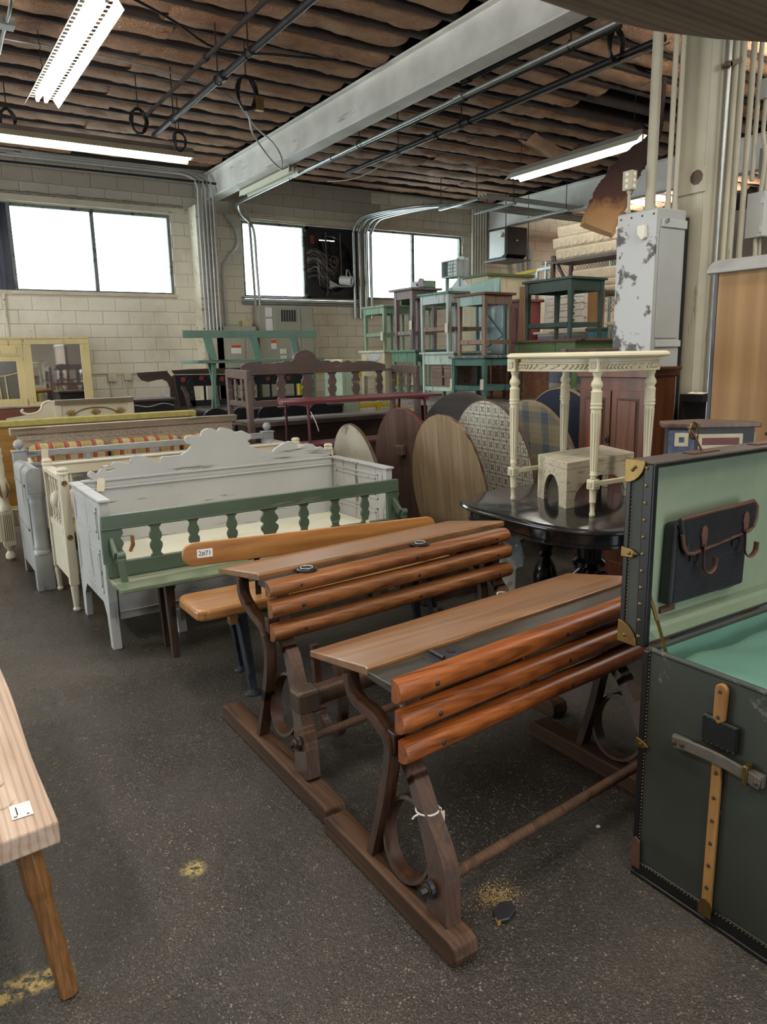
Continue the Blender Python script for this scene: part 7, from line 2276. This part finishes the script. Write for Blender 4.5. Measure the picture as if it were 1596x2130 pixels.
# ---- pipes under the ceiling
zc = 4.1
pipe('ceiling_pipe', 'bright galvanised conduit beside the main beam, dropping in front of the middle window', [(5.08, 3.4, zc), (5.12, 7.0, zc), (5.15, 11.9, zc), (5.17, 12.25, zc - 0.02), (5.30, 12.45, zc - 0.12), (5.50, 12.56, zc - 0.22), (5.585, 12.58, zc - 0.4), (5.60, 12.58, 3.2), (5.62, 12.58, 2.5)], 0.024, M['steel'], fittings=[((5.10, 6.3, zc), (5.10, 6.42, zc), 0.031), ((5.13, 9.0, zc), (5.13, 9.1, zc), 0.031)])
pipe('ceiling_pipe', 'black sprinkler pipe under the joists ending in mid-hall', [(5.68, 4.4, zc), (5.70, 9.6, zc)], 0.03, M['black'], fittings=[((5.69, 6.9, zc), (5.69, 6.99, zc), 0.043), ((5.69, 7.5, zc), (5.69, 7.55, zc), 0.04)])
pipe('ceiling_pipe', 'thin black pipe between the galvanised conduit and the sprinkler pipe', [(5.38, 4.6, 4.2), (5.40, 9.9, 4.2)], 0.02, M['black'], fittings=[((5.39, 6.6, 4.2), (5.39, 6.67, 4.2), 0.03)])
pipe('ceiling_pipe', 'short black pipe close to the main beam, with an iron hanger', [(5.36, 4.1, 4.35), (5.36, 6.6, 4.35)], 0.024, M['black'], fittings=[((5.36, 6.5, 4.35), (5.36, 6.62, 4.35), 0.036)])
pipe('ceiling_pipe', 'grey sprinkler pipe crossing above the aisle between the tube lights', [(2.875, 4.0, zc), (2.87, 9.1, zc)], 0.03, M['darkmetal'], fittings=[((2.873, 6.95, zc), (2.873, 7.02, zc), 0.045), ((2.873, 6.3, zc), (2.873, 6.36, zc), 0.04)])
pipe('ceiling_pipe', 'sooty thin pipe alongside the grey sprinkler pipe over the aisle', [(2.70, 4.0, 4.2), (2.70, 8.75, 4.2)], 0.02, M['joist'], fittings=[((2.7, 6.9, 4.2), (2.7, 6.97, 4.2), 0.03)])
hang = thing('pipe_hangers', 'iron rod hangers holding the pipes under the joists', 'hangers', (5.1, 8.0, 4.1))
for x, y, z in ((5.12, 4.9, zc), (5.12, 8.3, zc), (5.14, 10.2, zc), (5.69, 7.05, zc), (5.69, 8.3, zc), (2.873, 6.4, zc), (2.873, 7.1, zc), (2.873, 8.4, zc), (5.36, 6.3, 4.35)):
    wobj('hanger_rod', B().cyl((x, y, z + 0.03), (x, y, 4.60), 0.006, n=6).tube([(x + 0.04 * cos(a), y, z + 0.04 * sin(a)) for a in [2 * pi * k / 12 for k in range(12)]], 0.006, 5, closed=True), M['black'], hang)
pipe('ceiling_cable', 'pale rope-like cable sagging under the joists beyond the sprinkler pipe', [(6.15, 4.7, 4.25), (6.1, 7.4, 4.25), (6.05, 8.6, 4.22), (6.0, 9.4, 4.12), (5.95, 9.9, 4.1), (5.9, 10.5, 4.18)], 0.009, M['wire'], 'cable', fittings=[((6.1, 7.6, 4.25), (6.1, 7.72, 4.25), 0.025)])
lp = [(1.2, 8.2, 4.50), (2.8, 8.2, 4.48), (3.65, 8.4, 4.35), (4.0, 8.9, 4.22), (4.45, 9.4, 4.10), (4.72, 9.65, 4.05), (4.80, 9.75, 4.08), (4.9, 9.8, 4.13)]
pipe('ceiling_cable', 'steel-sheathed cable swinging across to the unlit light under the beam', lp, 0.010, M['steel'], 'cable')
pipe('ceiling_cable', 'second sheathed cable looping up beside the main beam', [(3.60, 8.36, 4.37), (3.98, 8.8, 4.28), (4.4, 9.2, 4.24), (4.66, 9.5, 4.16), (4.74, 9.68, 4.06), (4.72, 9.62, 4.03)], 0.010, M['steel'], 'cable')
pipe('ceiling_cable', 'black drooping cable under the joists left of the main beam', [(1.4, 6.6, 4.56), (2.4, 7.05, 4.52), (3.0, 7.4, 4.48), (3.6, 7.35, 4.52), (4.2, 7.3, 4.56)], 0.012, M['blackrub'], 'cable')
pipe('wall_cable', 'black cable run strung along the top of the window wall', [(-0.5, 12.3, 4.36), (2.5, 12.3, 4.37), (5.5, 12.3, 4.38)], 0.018, M['black'], 'cable')


def coil(label, c, r, turns, box=None):
    o = thing('cable_coil', label, 'cable', c)
    x, y, z = c
    pts = []
    for i in range(turns * 14 + 1):
        a = 2 * pi * i / 14
        k = 1 + 0.08 * noise.noise((i * 0.11, turns, 1))
        pts.append((x + cos(a) * r * 0.75 * k + 0.012 * sin(i), y + 0.02 * sin(a * 0.5 + i * 0.05), z + sin(a) * r * 1.15 * k))
    wobj('coiled_cable', B().tube(pts, 0.011, 6), M['blackrub'], o, sm=60)
    wobj('coil_hook', B().cyl((x, y, z + r), (x, y, 4.6), 0.006, n=6), M['black'], o)
    if box:
        wobj('brass_box', B().bx(x + r * 0.6, x + r * 0.6 + 0.085, y - 0.04, y + 0.02, z - r * 1.1, z - r * 1.1 + 0.13), M['brass'], o, bev=0.004)
    return o


coil('coiled black cable with a brass-coloured socket box, hanging left of the main beam', (3.26, 7.35, 4.12), 0.13, 4, True)
coil('coiled black cable hanging near the far tube light', (2.62, 8.80, 4.14), 0.11, 4)
coil('smaller black cable loop at the end of the far tube light', (3.2, 9.2, 4.1), 0.09, 2)
coil('tangled black cable high above the steel column', (5.62, 4.85, 4.18), 0.11, 3)
coil('black cable bundle on the left end of the far tube light', (1.45, 9.72, 4.22), 0.10, 3)
pipe('ceiling_pipe', 'thin steel drop rod at the left edge of the ceiling with a grey box', [(1.05, 6.25, 4.5), (1.06, 6.34, 4.12), (1.08, 7.0, 4.1), (1.10, 7.4, 4.1)], 0.014, M['steel'], fittings=[])
wobj('grey_box', B().bx(0.99, 1.13, 6.7, 6.82, 4.07, 4.13), M['greypaint'], COL.objects['ceiling_pipe.006'], bev=0.004)

# ---- batts that have come down
o = thing('fallen_batt', 'sagging strip of brown paper-faced insulation drooping from the ceiling near the right tube light', 'insulation', (7.8, 8.3, 4.5))
wobj('batt_paper', B().sheet(lambda u, v: V((7.98 + 1.1 * u, 8.24 + 0.38 * v - 0.25 * u, 4.60 - 0.30 * sin(u * 1.7) + 0.05 * noise.noise((u * 5, v * 3, 7)) - 0.05 * sin(pi * v))), 24, 8), M['batt'], o, sm=60)


def fluff_mat():
    mt, t, bs = nodes('torn_insulation_wool')
    mp = coords(t)
    s = t.nodes.new('ShaderNodeSeparateXYZ')
    link(t, mp, 'Vector', s, 0)
    n = ntex(t, mp, 12, 6, 0.7)
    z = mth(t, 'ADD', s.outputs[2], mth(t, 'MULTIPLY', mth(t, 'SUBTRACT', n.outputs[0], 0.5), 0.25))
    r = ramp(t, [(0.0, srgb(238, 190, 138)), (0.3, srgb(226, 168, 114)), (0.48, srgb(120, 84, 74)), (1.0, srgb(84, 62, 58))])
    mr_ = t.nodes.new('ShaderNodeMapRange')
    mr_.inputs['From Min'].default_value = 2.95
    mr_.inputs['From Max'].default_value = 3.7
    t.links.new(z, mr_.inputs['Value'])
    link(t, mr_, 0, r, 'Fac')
    link(t, r, 'Color', bs, 'Base Color')
    bs.inputs['Roughness'].default_value = 0.95
    n2 = ntex(t, mp, 30, 6, 0.7)
    bump(t, n2, 'Fac', bs, 0.03)
    return mt


M['fluff'] = fluff_mat()
hb_ = thing('hanging_batt', 'long torn batt of orange insulation hanging down in front of the cast planters', 'insulation', (7.2, 6.2, 2.95))
spine = curve([(7.03, 6.245, 2.96), (7.17, 6.235, 3.225), (7.31, 6.206, 3.47), (7.48, 6.17, 3.70), (7.62, 6.09, 3.86), (7.70, 6.0, 4.05), (7.74, 5.98, 4.3), (7.76, 5.98, 4.62)], 5)


def batt(u, v):
    k = u * (len(spine) - 1)
    i = min(int(k), len(spine) - 2)
    p = V(spine[i]).lerp(V(spine[i + 1]), k - i)
    d = (V(spine[i + 1]) - V(spine[i])).normalized()
    side = V((0.80, -0.6, 0)).normalized()
    side = (side - d * side.dot(d)).normalized()
    nn = d.cross(side)
    a = 2 * pi * v
    w_, t_ = 0.185 * min(1, max(0.12, 1.55 - 1.75 * u)), 0.06 * min(1, max(0.2, 1.6 - 1.75 * u))
    c, s = cos(a), sin(a)
    q = side * (w_ * abs(c) ** 0.35 * (1 if c > 0 else -1)) + nn * (t_ * abs(s) ** 0.35 * (1 if s > 0 else -1))
    j = 0.05 * noise.noise((c * 2, s * 2, u * 12)) + 0.05 * noise.noise((c * 5, s * 5, u * 30))
    return p + q * (1 + j * 4)


bb_ = B().sheet(batt, 60, 28)
bb_.f.append(tuple(range(0, 28)))
wobj('batt_wool', bb_, M['fluff'], hb_, sm=60)

# ---- services on the window wall
M['beigegrey'] = plain('beige_grey_enamel', srgb(168, 168, 152), 0.42, 0, 0.05, 2)
pil = struct('wall_pilaster', B().bx(4.46, 4.80, 12.30, D, 0, 4.03), M['lintel'])
for i in range(5):
    x = 4.50 + i * 0.062
    pipe('wall_conduit', ('first', 'second', 'third', 'fourth', 'fifth')[i] + ' vertical conduit on the pilaster, counted from the bright window', [(1.6 + i * 0.1, 12.5, 4.50 + 0.015 * i), (3.9 + i * 0.05, 12.45, 4.50 + 0.015 * i), (x - 0.10, 12.36, 4.46), (x, 12.25, 4.28), (x, 12.25, 4.0), (x, 12.25, 2.05)], 0.017, M['steel'] if i in (1, 3) else M['greypaint'], 'conduit')
pipe('wall_conduit', 'bent conduit swerving down the wall right of the pilaster', [(5.0, 12.4, 3.95), (5.17, 12.45, 3.75), (5.22, 12.5, 3.5), (5.05, 12.5, 3.28), (4.95, 12.5, 3.1), (4.94, 12.5, 2.7), (4.95, 12.5, 2.1)], 0.025, M['greypaint'], 'conduit')
pipe('wall_conduit', 'straight conduit in front of the middle window beside the galvanised drop', [(5.42, 12.56, 4.1), (5.50, 12.58, 3.9), (5.52, 12.58, 3.4), (5.54, 12.58, 2.5)], 0.022, M['greypaint'], 'conduit')
for i, z in enumerate((2.635, 2.585, 2.54)):
    pipe('sill_conduit', ('top', 'middle', 'bottom')[i] + ' conduit of the three running below the middle window', [(5.3, 12.60, z), (7.75, 12.60, z)], 0.018, M['steel'] if i != 1 else M['greypaint'], 'conduit')
ep = thing('breaker_panel', 'beige-grey breaker panel with a louvred vent, on the wall under the middle window', 'electrical panel', (6.1, 12.5, 0))
wobj('panel_body', B().bx(5.50, 6.57, 12.38, D, 0.85, 2.48), M['beigegrey'], ep, bev=0.006)
wobj('panel_base', B().bx(5.55, 6.52, 12.42, D, 0.0, 0.85), M['beigegrey'], ep)
wobj('main_door', B().bx(5.78, 6.30, 12.362, 12.38, 2.02, 2.46), M['beigegrey'], ep, bev=0.006)
wobj('side_door', B().bx(6.32, 6.55, 12.362, 12.38, 0.9, 2.46), M['beigegrey'], ep, bev=0.006)
vt = wobj('vent', B().bx(5.90, 6.21, 12.355, 12.362, 2.21, 2.43), M['greybox'], ep)
lou = B()
for i in range(6):
    lou.bx(5.915 + i * 0.05, 5.95 + i * 0.05, 12.350, 12.356, 2.22, 2.42)
wobj('louvre_slots', lou, M['darkmetal'], vt, kind='stuff')
for z0, z1 in ((2.30, 2.46), (2.0, 2.27)):
    wobj('paper_label', B().bx(5.625, 5.755, 12.374, 12.38, z0, z1), M['white'], ep)
bp = wobj('breaker_board', B().bx(5.72, 6.30, 12.366, 12.38, 0.95, 1.98), M['beigegrey'], ep, bev=0.005)
for i in range(4):
    for x in (5.93, 6.16):
        wobj('breaker', B().bx(x - 0.06, x + 0.06, 12.350, 12.366, 1.66 - i * 0.12, 1.75 - i * 0.12), M['whiteenamel'], bp, bev=0.004)
for lx, lz in ((5.70, 1.90),):
    wl = wobj('warning_label', B().bx(lx, lx + 0.10, 12.360, 12.364, lz - 0.15, lz), M['white'], bp)
    wobj('orange_band', B().bx(lx, lx + 0.10, 12.357, 12.360, lz - 0.05, lz), plain('warning_orange', srgb(226, 96, 52), 0.6), wl)
ep2 = thing('wall_switchgear', 'lower beige-grey switchgear cabinet with an orange warning label, left of the breaker panel', 'electrical panel', (5.0, 12.5, 0))
wobj('panel_body', B().bx(4.68, 5.40, 12.30, D, 0.3, 2.13), M['beigegrey'], ep2, bev=0.006)
wobj('door', B().bx(4.88, 5.18, 12.285, 12.30, 0.5, 2.05), M['beigegrey'], ep2, bev=0.005)
wobj('door', B().bx(5.20, 5.38, 12.285, 12.30, 0.5, 2.05), M['beigegrey'], ep2, bev=0.005)
wobj('panel_foot', B().bx(4.72, 5.36, 12.34, D, 0.0, 0.3), M['beigegrey'], ep2)
wl = wobj('warning_label', B().bx(4.92, 5.10, 12.280, 12.285, 1.68, 1.82), M['white'], ep2)
wobj('orange_band', B().bx(4.92, 5.10, 12.277, 12.280, 1.775, 1.82), bpy.data.materials['warning_orange'], wl)
text('warning_word', 'WARNING', 0.032, M['ink'], wl, Matrix.Translation((5.01, 12.2765, 1.797)) @ Matrix.Rotation(pi / 2, 4, 'X'))
yl = thing('pull_box', 'small yellowed pull box on the wall right of the switchgear', 'junction box', (5.4, 12.5, 2.1))
wobj('box', B().bx(5.24, 5.42, 12.50, D, 2.13, 2.24), plain('yellowed_cream_box', srgb(206, 196, 156), 0.5), yl, bev=0.005)
for x, s_, lab in ((2.99, 0.13, 'square cream outlet box on two conduits, low on the block wall'), (3.24, 0.11, 'smaller cream outlet box on the block wall')):
    q_ = thing('outlet_box', lab, 'outlet box', (x, 12.6, 1.2))
    wobj('box', B().bx(x - s_ / 2, x + s_ / 2, 12.56, D, 1.40 - s_ * 1.0, 1.40), M['lintel'], q_, bev=0.006)
    wobj('drop_conduit', B().cyl((x - 0.02, 12.60, 1.40 - s_), (x - 0.02, 12.60, 0.2), 0.014), M['lintel'], q_, sm=60)
    wobj('socket_face', B().lathe((x, 12.56, 1.40 - s_ / 2), [(0.03, 0), (0.026, 0.006)], 14, Matrix.Rotation(pi / 2, 3, 'X')), M['lintel'], q_, sm=40)

# ---- wall fan beside the middle window
M['fanblack'] = plain('sooty_fan_housing', srgb(34, 32, 36), 0.55, 0.1, 0.25, 8)
wf = thing('wall_fan', 'sooty wall extractor fan with belt drive and pale motor, beside the middle window', 'fan', (7.15, 12.7, 2.64))
FX0, FX1, FZ0, FZ1, fcx, fcz = 6.63, 7.70, 2.64, 3.91, 7.14, 3.27
hb2 = B()
n = 32
vs, fs = [], []
for i in range(n):
    a = 2 * pi * i / n
    c, s = cos(a), sin(a)
    k = 1 / max(abs(c) / 0.53, abs(s) / 0.62)
    for rx, rz, y in ((0.46 * c, 0.50 * s, D + 0.03), (k * c, k * s, D + 0.03), (0.46 * c, 0.50 * s, D + 0.14)):
        vs.append((fcx + rx, y, fcz + rz))
for i in range(n):
    j = (i + 1) % n
    fs += [(i * 3, i * 3 + 1, j * 3 + 1, j * 3), (i * 3, j * 3, j * 3 + 2, i * 3 + 2)]
wobj('fan_housing', hb2.add(vs, fs), M['fanblack'], wf)
wobj('housing_frame', B().bx(FX0, FX0 + 0.05, D + 0.01, D + 0.14, FZ0, FZ1).bx(FX1 - 0.03, FX1, D + 0.01, D + 0.14, FZ0, FZ1).bx(FX0, FX1, D + 0.01, D + 0.14, FZ1 - 0.05, FZ1).bx(FX0, FX1, D + 0.01, D + 0.14, FZ0, FZ0 + 0.05), M['fanblack'], wf)
sh_ = B().bx(FX0, FX1, D + 0.15, D + 0.16, FZ0, 3.70).bx(FX0, FX1, D + 0.15, D + 0.16, 3.715, FZ1).bx(FX0, 6.97, D + 0.15, D + 0.16, 3.70, 3.715).bx(7.30, FX1, D + 0.15, D + 0.16, 3.70, 3.715)
wobj('shutter_plate', sh_, M['fanblack'], wf)
for k in range(5):
    a = 0.5 + k * 2 * pi / 5
    R_ = Matrix.Translation((fcx, D + 0.10, fcz)) @ Matrix.Rotation(-a, 4, 'Y') @ Matrix.Rotation(rad(24), 4, 'X')
    wobj('fan_blade', B().prism([(0.05, -0.05), (0.16, -0.12), (0.42, -0.15), (0.44, 0.10), (0.16, 0.10), (0.05, 0.05)], -0.004, 0.004, 'y', R_), M['darkmetal'], wf)
wobj('pulley', B().tube([(7.18 + 0.085 * cos(a), D - 0.02, 3.32 + 0.10 * sin(a)) for a in [2 * pi * k / 20 for k in range(20)]], 0.014, 8, closed=True), M['oldiron'], wf, sm=60)
wobj('pulley_hub', B().lathe((7.18, D - 0.03, 3.32), [(0.03, -0.13), (0.03, 0.02)], 12, Matrix.Rotation(-pi / 2, 3, 'X')).bar((7.18, D - 0.02, 3.32), (7.18, D - 0.02, 3.42), 0.016, 0.012, (0, 1, 0)).bar((7.18, D - 0.02, 3.32), (7.11, D - 0.02, 3.27), 0.016, 0.012, (0, 1, 0)).bar((7.18, D - 0.02, 3.32), (7.25, D - 0.02, 3.27), 0.016, 0.012, (0, 1, 0)), M['oldiron'], wf)
wobj('drive_belt', B().tube([(7.09, D - 0.02, 3.32), (7.16, D - 0.03, 2.98)], 0.006, 5).tube([(7.27, D - 0.02, 3.32), (7.22, D - 0.03, 2.98)], 0.006, 5), M['blackrub'], wf)
wobj('strut', B().tube([(7.02, D - 0.01, 3.83), (7.03, D - 0.02, 2.76), (6.99, D - 0.01, 2.70)], 0.017, 8), M['oldiron'], wf, sm=60)
wobj('strut', B().cyl((7.33, D - 0.01, 3.83), (7.33, D - 0.02, 3.0), 0.015), M['oldiron'], wf, sm=60)
mo_ = wobj('motor', B().cyl((7.26, D - 0.10, 2.985), (7.40, D - 0.28, 2.955), 0.085, n=20), plain('dusty_white_motor', srgb(206, 202, 196), 0.5), wf, sm=40)
wobj('motor_end', B().cyl((7.40, D - 0.279, 2.955), (7.408, D - 0.29, 2.953), 0.062, n=16), M['darkmetal'], mo_, sm=40)
wobj('motor_bracket', B().prism([(7.06, 2.98), (7.06, 2.83), (7.30, 2.88)], D - 0.05, D - 0.03, 'y').bx(7.06, 7.45, D - 0.2, D - 0.03, 2.86, 2.875), M['greypaint'], wf)
wobj('motor_cable', B().tube(curve([(7.42, D - 0.05, 3.05), (7.43, D - 0.04, 3.16), (7.48, D - 0.02, 3.17), (7.60, D, 2.95)]), 0.014, 6), M['greypaint'], wf, sm=60)
wobj('red_notice', B().bx(6.71, 6.80, D + 0.02, D + 0.028, 3.62, 3.76), plain('faded_red_notice', srgb(128, 58, 50), 0.6), wf)
web = B()
random.seed(3)
for k in range(34):
    z = random.uniform(3.0, 3.5)
    a = random.uniform(0.2, 0.6)
    web.tube(curve([(6.62, D - 0.01, z), (6.80, D - 0.04, z + random.uniform(-0.02, 0.08)), (6.62 + a, D - 0.06, z - random.uniform(0.0, 0.3))], 4), 0.0009, 3)
wobj('cobwebs', web, M['string'], wf, kind='stuff')
M['bluedark'] = plain('blue_black_metal', srgb(52, 58, 76), 0.4, 0.1, 0.3, 3)
dpl = struct('window_4', B().bx(0.9, 1.745, D + 0.09, D + 0.11, 2.65, 3.9), M['bluedark'])  # dark louvre panel closing the left end of the first opening, unglazed
for x in (1.42, 1.60):
    obj('panel_rib', B().bx(x - 0.025, x + 0.025, D + 0.06, D + 0.09, 2.66, 3.9), M['bluedark'], dpl)

# ---- bundle of bent conduits in front of the right window
cbn = thing('conduit_bundle', 'bundle of bent steel conduits climbing past the fan and running along under the ceiling', 'conduit', (7.6, 12.58, 2.3))
for i in range(4):
    x = 7.58 + i * 0.125
    yb_ = 10.75 - i * 0.11
    wobj('bent_conduit', B().tube(curve([(x, 12.58, 2.3), (x, 12.58, 3.65), (x, 12.55, 3.88), (x + 0.03, 12.35, 4.06), (x + 0.10, 12.0, 4.10), (x + 0.25, yb_ + 0.7, 4.10), (x + 0.55, yb_ + 0.2, 4.10), (x + 1.1, yb_, 4.10), (9.5, yb_, 4.10), (12.5, yb_, 4.08)], 5), 0.030, 10), M['steel'], cbn, sm=60)
for i in range(3):
    wobj('slim_conduit', B().cyl((8.6, 10.2 - i * 0.09, 4.16), (12.5, 10.2 - i * 0.09, 4.14), 0.02), M['greypaint'], cbn, sm=60)
for i, x in enumerate((8.35, 9.15, 10.4)):
    so2 = wobj('strut_hanger', B().bx(x - 0.025, x + 0.025, 9.9, 10.95, 4.03, 4.065), M['steel'], cbn, bev=0.004)
    for y in (9.95, 10.9):
        wobj('hanger_rod', B().cyl((x, y, 4.03), (x, y, 4.60), 0.007, n=6), M['darkmetal'], so2)
for i in range(6):
    x = 10.45 + i * 0.07
    pipe('wall_conduit', 'pale vertical conduit in the bank right of the right window, number %s from the window' % ('one', 'two', 'three', 'four', 'five', 'six')[i], [(x, 12.58, 2.3), (x, 12.58, 4.5)], 0.024, M['whiteenamel'], 'conduit')
uh = thing('unit_heater', 'black hanging unit heater with a pale grey side, in the far right corner', 'heater', (10.75, 11.7, 3.4))
wobj('heater_body', B().prism([(11.55, 3.50), (11.55, 4.02), (12.1, 4.02), (12.1, 3.42), (11.68, 3.42)], 10.48, 11.0, 'x'), M['fanblack'], uh, bev=0.008)
wobj('side_cover', B().prism([(11.60, 3.50), (11.60, 3.98), (12.06, 3.98), (12.06, 3.46), (11.70, 3.46)], 10.45, 10.48, 'x'), M['greypaint'], uh, bev=0.012)
wobj('badge', B().bx(10.70, 10.76, 11.543, 11.55, 3.76, 3.78), M['steel'], uh)
wobj('support_tray', B().bx(10.40, 11.06, 11.5, 12.15, 3.39, 3.42), M['darkmetal'], uh)
for x in (10.43, 11.03):
    wobj('hanger_rod', B().cyl((x, 11.55, 3.4), (x, 11.55, 4.6), 0.008).cyl((x, 12.1, 3.4), (x, 12.1, 4.6), 0.008), M['darkmetal'], uh)
wobj('flood_lamp', B().lathe((10.35, 11.5, 3.82), [(0.02, 0), (0.05, 0.05), (0.06, 0.11), (0.01, 0.12)], 14, Matrix.Rotation(rad(-70), 3, 'Y')), M['whiteenamel'], uh, sm=50)
for i, (x, r, z) in enumerate(((11.35, 0.05, 3.75), (11.65, 0.075, 3.95))):
    pipe('wall_pipe', ('slim', 'fat')[i] + ' grey pipe bending down the dark wall right of the heater', [(11.1, 12.5, z), (x, 12.5, z), (x + 0.25, 12.5, z - 0.12), (x + 0.35, 12.5, z - 0.4), (x + 0.37, 12.5, 2.2)], r, M['greypaint'])

# ---- dark shelf overhead in the corner of the view
M['overhead'] = wood('sooty_overhead_board', srgb(104, 94, 84), srgb(150, 138, 124), 'x', 0.7, 0.5, 0, 0.002, False)
os_ = thing('overhead_shelf', 'dark weathered overhead shelf with a rounded edge, hung close above the trunk', 'shelf', (2.6, 1.2, 2.6))
prof = [(1.40, 1.74), (1.68, 1.795), (1.93, 1.80), (2.20, 1.765), (2.44, 1.70), (2.64, 1.62), (2.95, 1.45), (3.3, 1.2), (3.3, 0.75), (1.40, 0.75)]
wobj('shelf_board', B().prism(prof, 2.60, 2.72, 'z'), M['overhead'], os_, bev=0.03, seg=3)
for x, y in ((1.9, 0.9), (3.1, 0.9)):
    wobj('hanger_rod', B().cyl((x, y, 2.72), (x, y, ROOF), 0.01), M['darkmetal'], os_)

# ---- litter on the floor
chip = thing('asphalt_chip', 'broken dark chip lying on the floor by the desk rod', 'chip', (1.30, 1.42, 0))
wobj('chip', B().prism([(1.255, 1.385), (1.27, 1.425), (1.31, 1.44), (1.345, 1.425), (1.33, 1.39), (1.29, 1.375)], 0.001, 0.014, 'z'), M['darkmetal'], chip, bev=0.003)
wobj('broken_edge', B().prism([(1.252, 1.382), (1.258, 1.40), (1.265, 1.40), (1.262, 1.38)], 0.001, 0.012, 'z'), M['pine'], chip)
gr_ = B()
random.seed(11)
for i in range(900):
    x = 1.33 + random.gauss(0, 0.035)
    y = 1.475 + random.gauss(0, 0.028)
    s = random.uniform(0.0008, 0.0022)
    gr_.bx(x - s * .6, x + s * .6, y - s * .7, y + s * .7, 0.0005, 0.0012 + s * .6)
g = obj('sawdust', gr_, plain('pale_sawdust', srgb(176, 150, 104), 0.9), kind='stuff')
tag(g, 'scatter of pale sawdust on the floor behind the dark chip', 'sawdust')
pb_ = B()
for i in range(1500):
    r = random.random()
    x, y = random.uniform(0.15, 2.6), random.uniform(0.9, 4.0)
    s = random.uniform(0.0008, 0.0026)
    a = random.uniform(0, pi)
    Mx = Matrix.Translation((x, y, 0.001)) @ Matrix.Rotation(a, 4, 'Z')
    pb_.prism([(-s, -s * .5), (s * .6, -s * .7), (s, s * .3), (-s * .3, s * .7)], 0, s * 0.7, 'z', Mx)
g = obj('grit', pb_, plain('pale_grit', srgb(150, 139, 120), 0.8, 0, 0.3, 60), kind='stuff')
tag(g, 'loose pale grit scattered over the asphalt floor', 'grit')
for i, (x, y, lab, cat_, m_) in enumerate(((1.84, 1.53, 'small white ring on the floor under the front desk', 'ring', 'white'),)):
    t_ = thing('white_ring', lab, cat_, (x, y, 0))
    wobj('ring', B().tube([(x + 0.006 * cos(a), y + 0.006 * sin(a), 0.003) for a in [2 * pi * k / 12 for k in range(12)]], 0.002, 6, closed=True), M[m_], t_, sm=60)
    wobj('ring_face', B().lathe((x, y, 0.0), [(0.004, 0), (0.004, 0.0015)], 10), M[m_], t_)
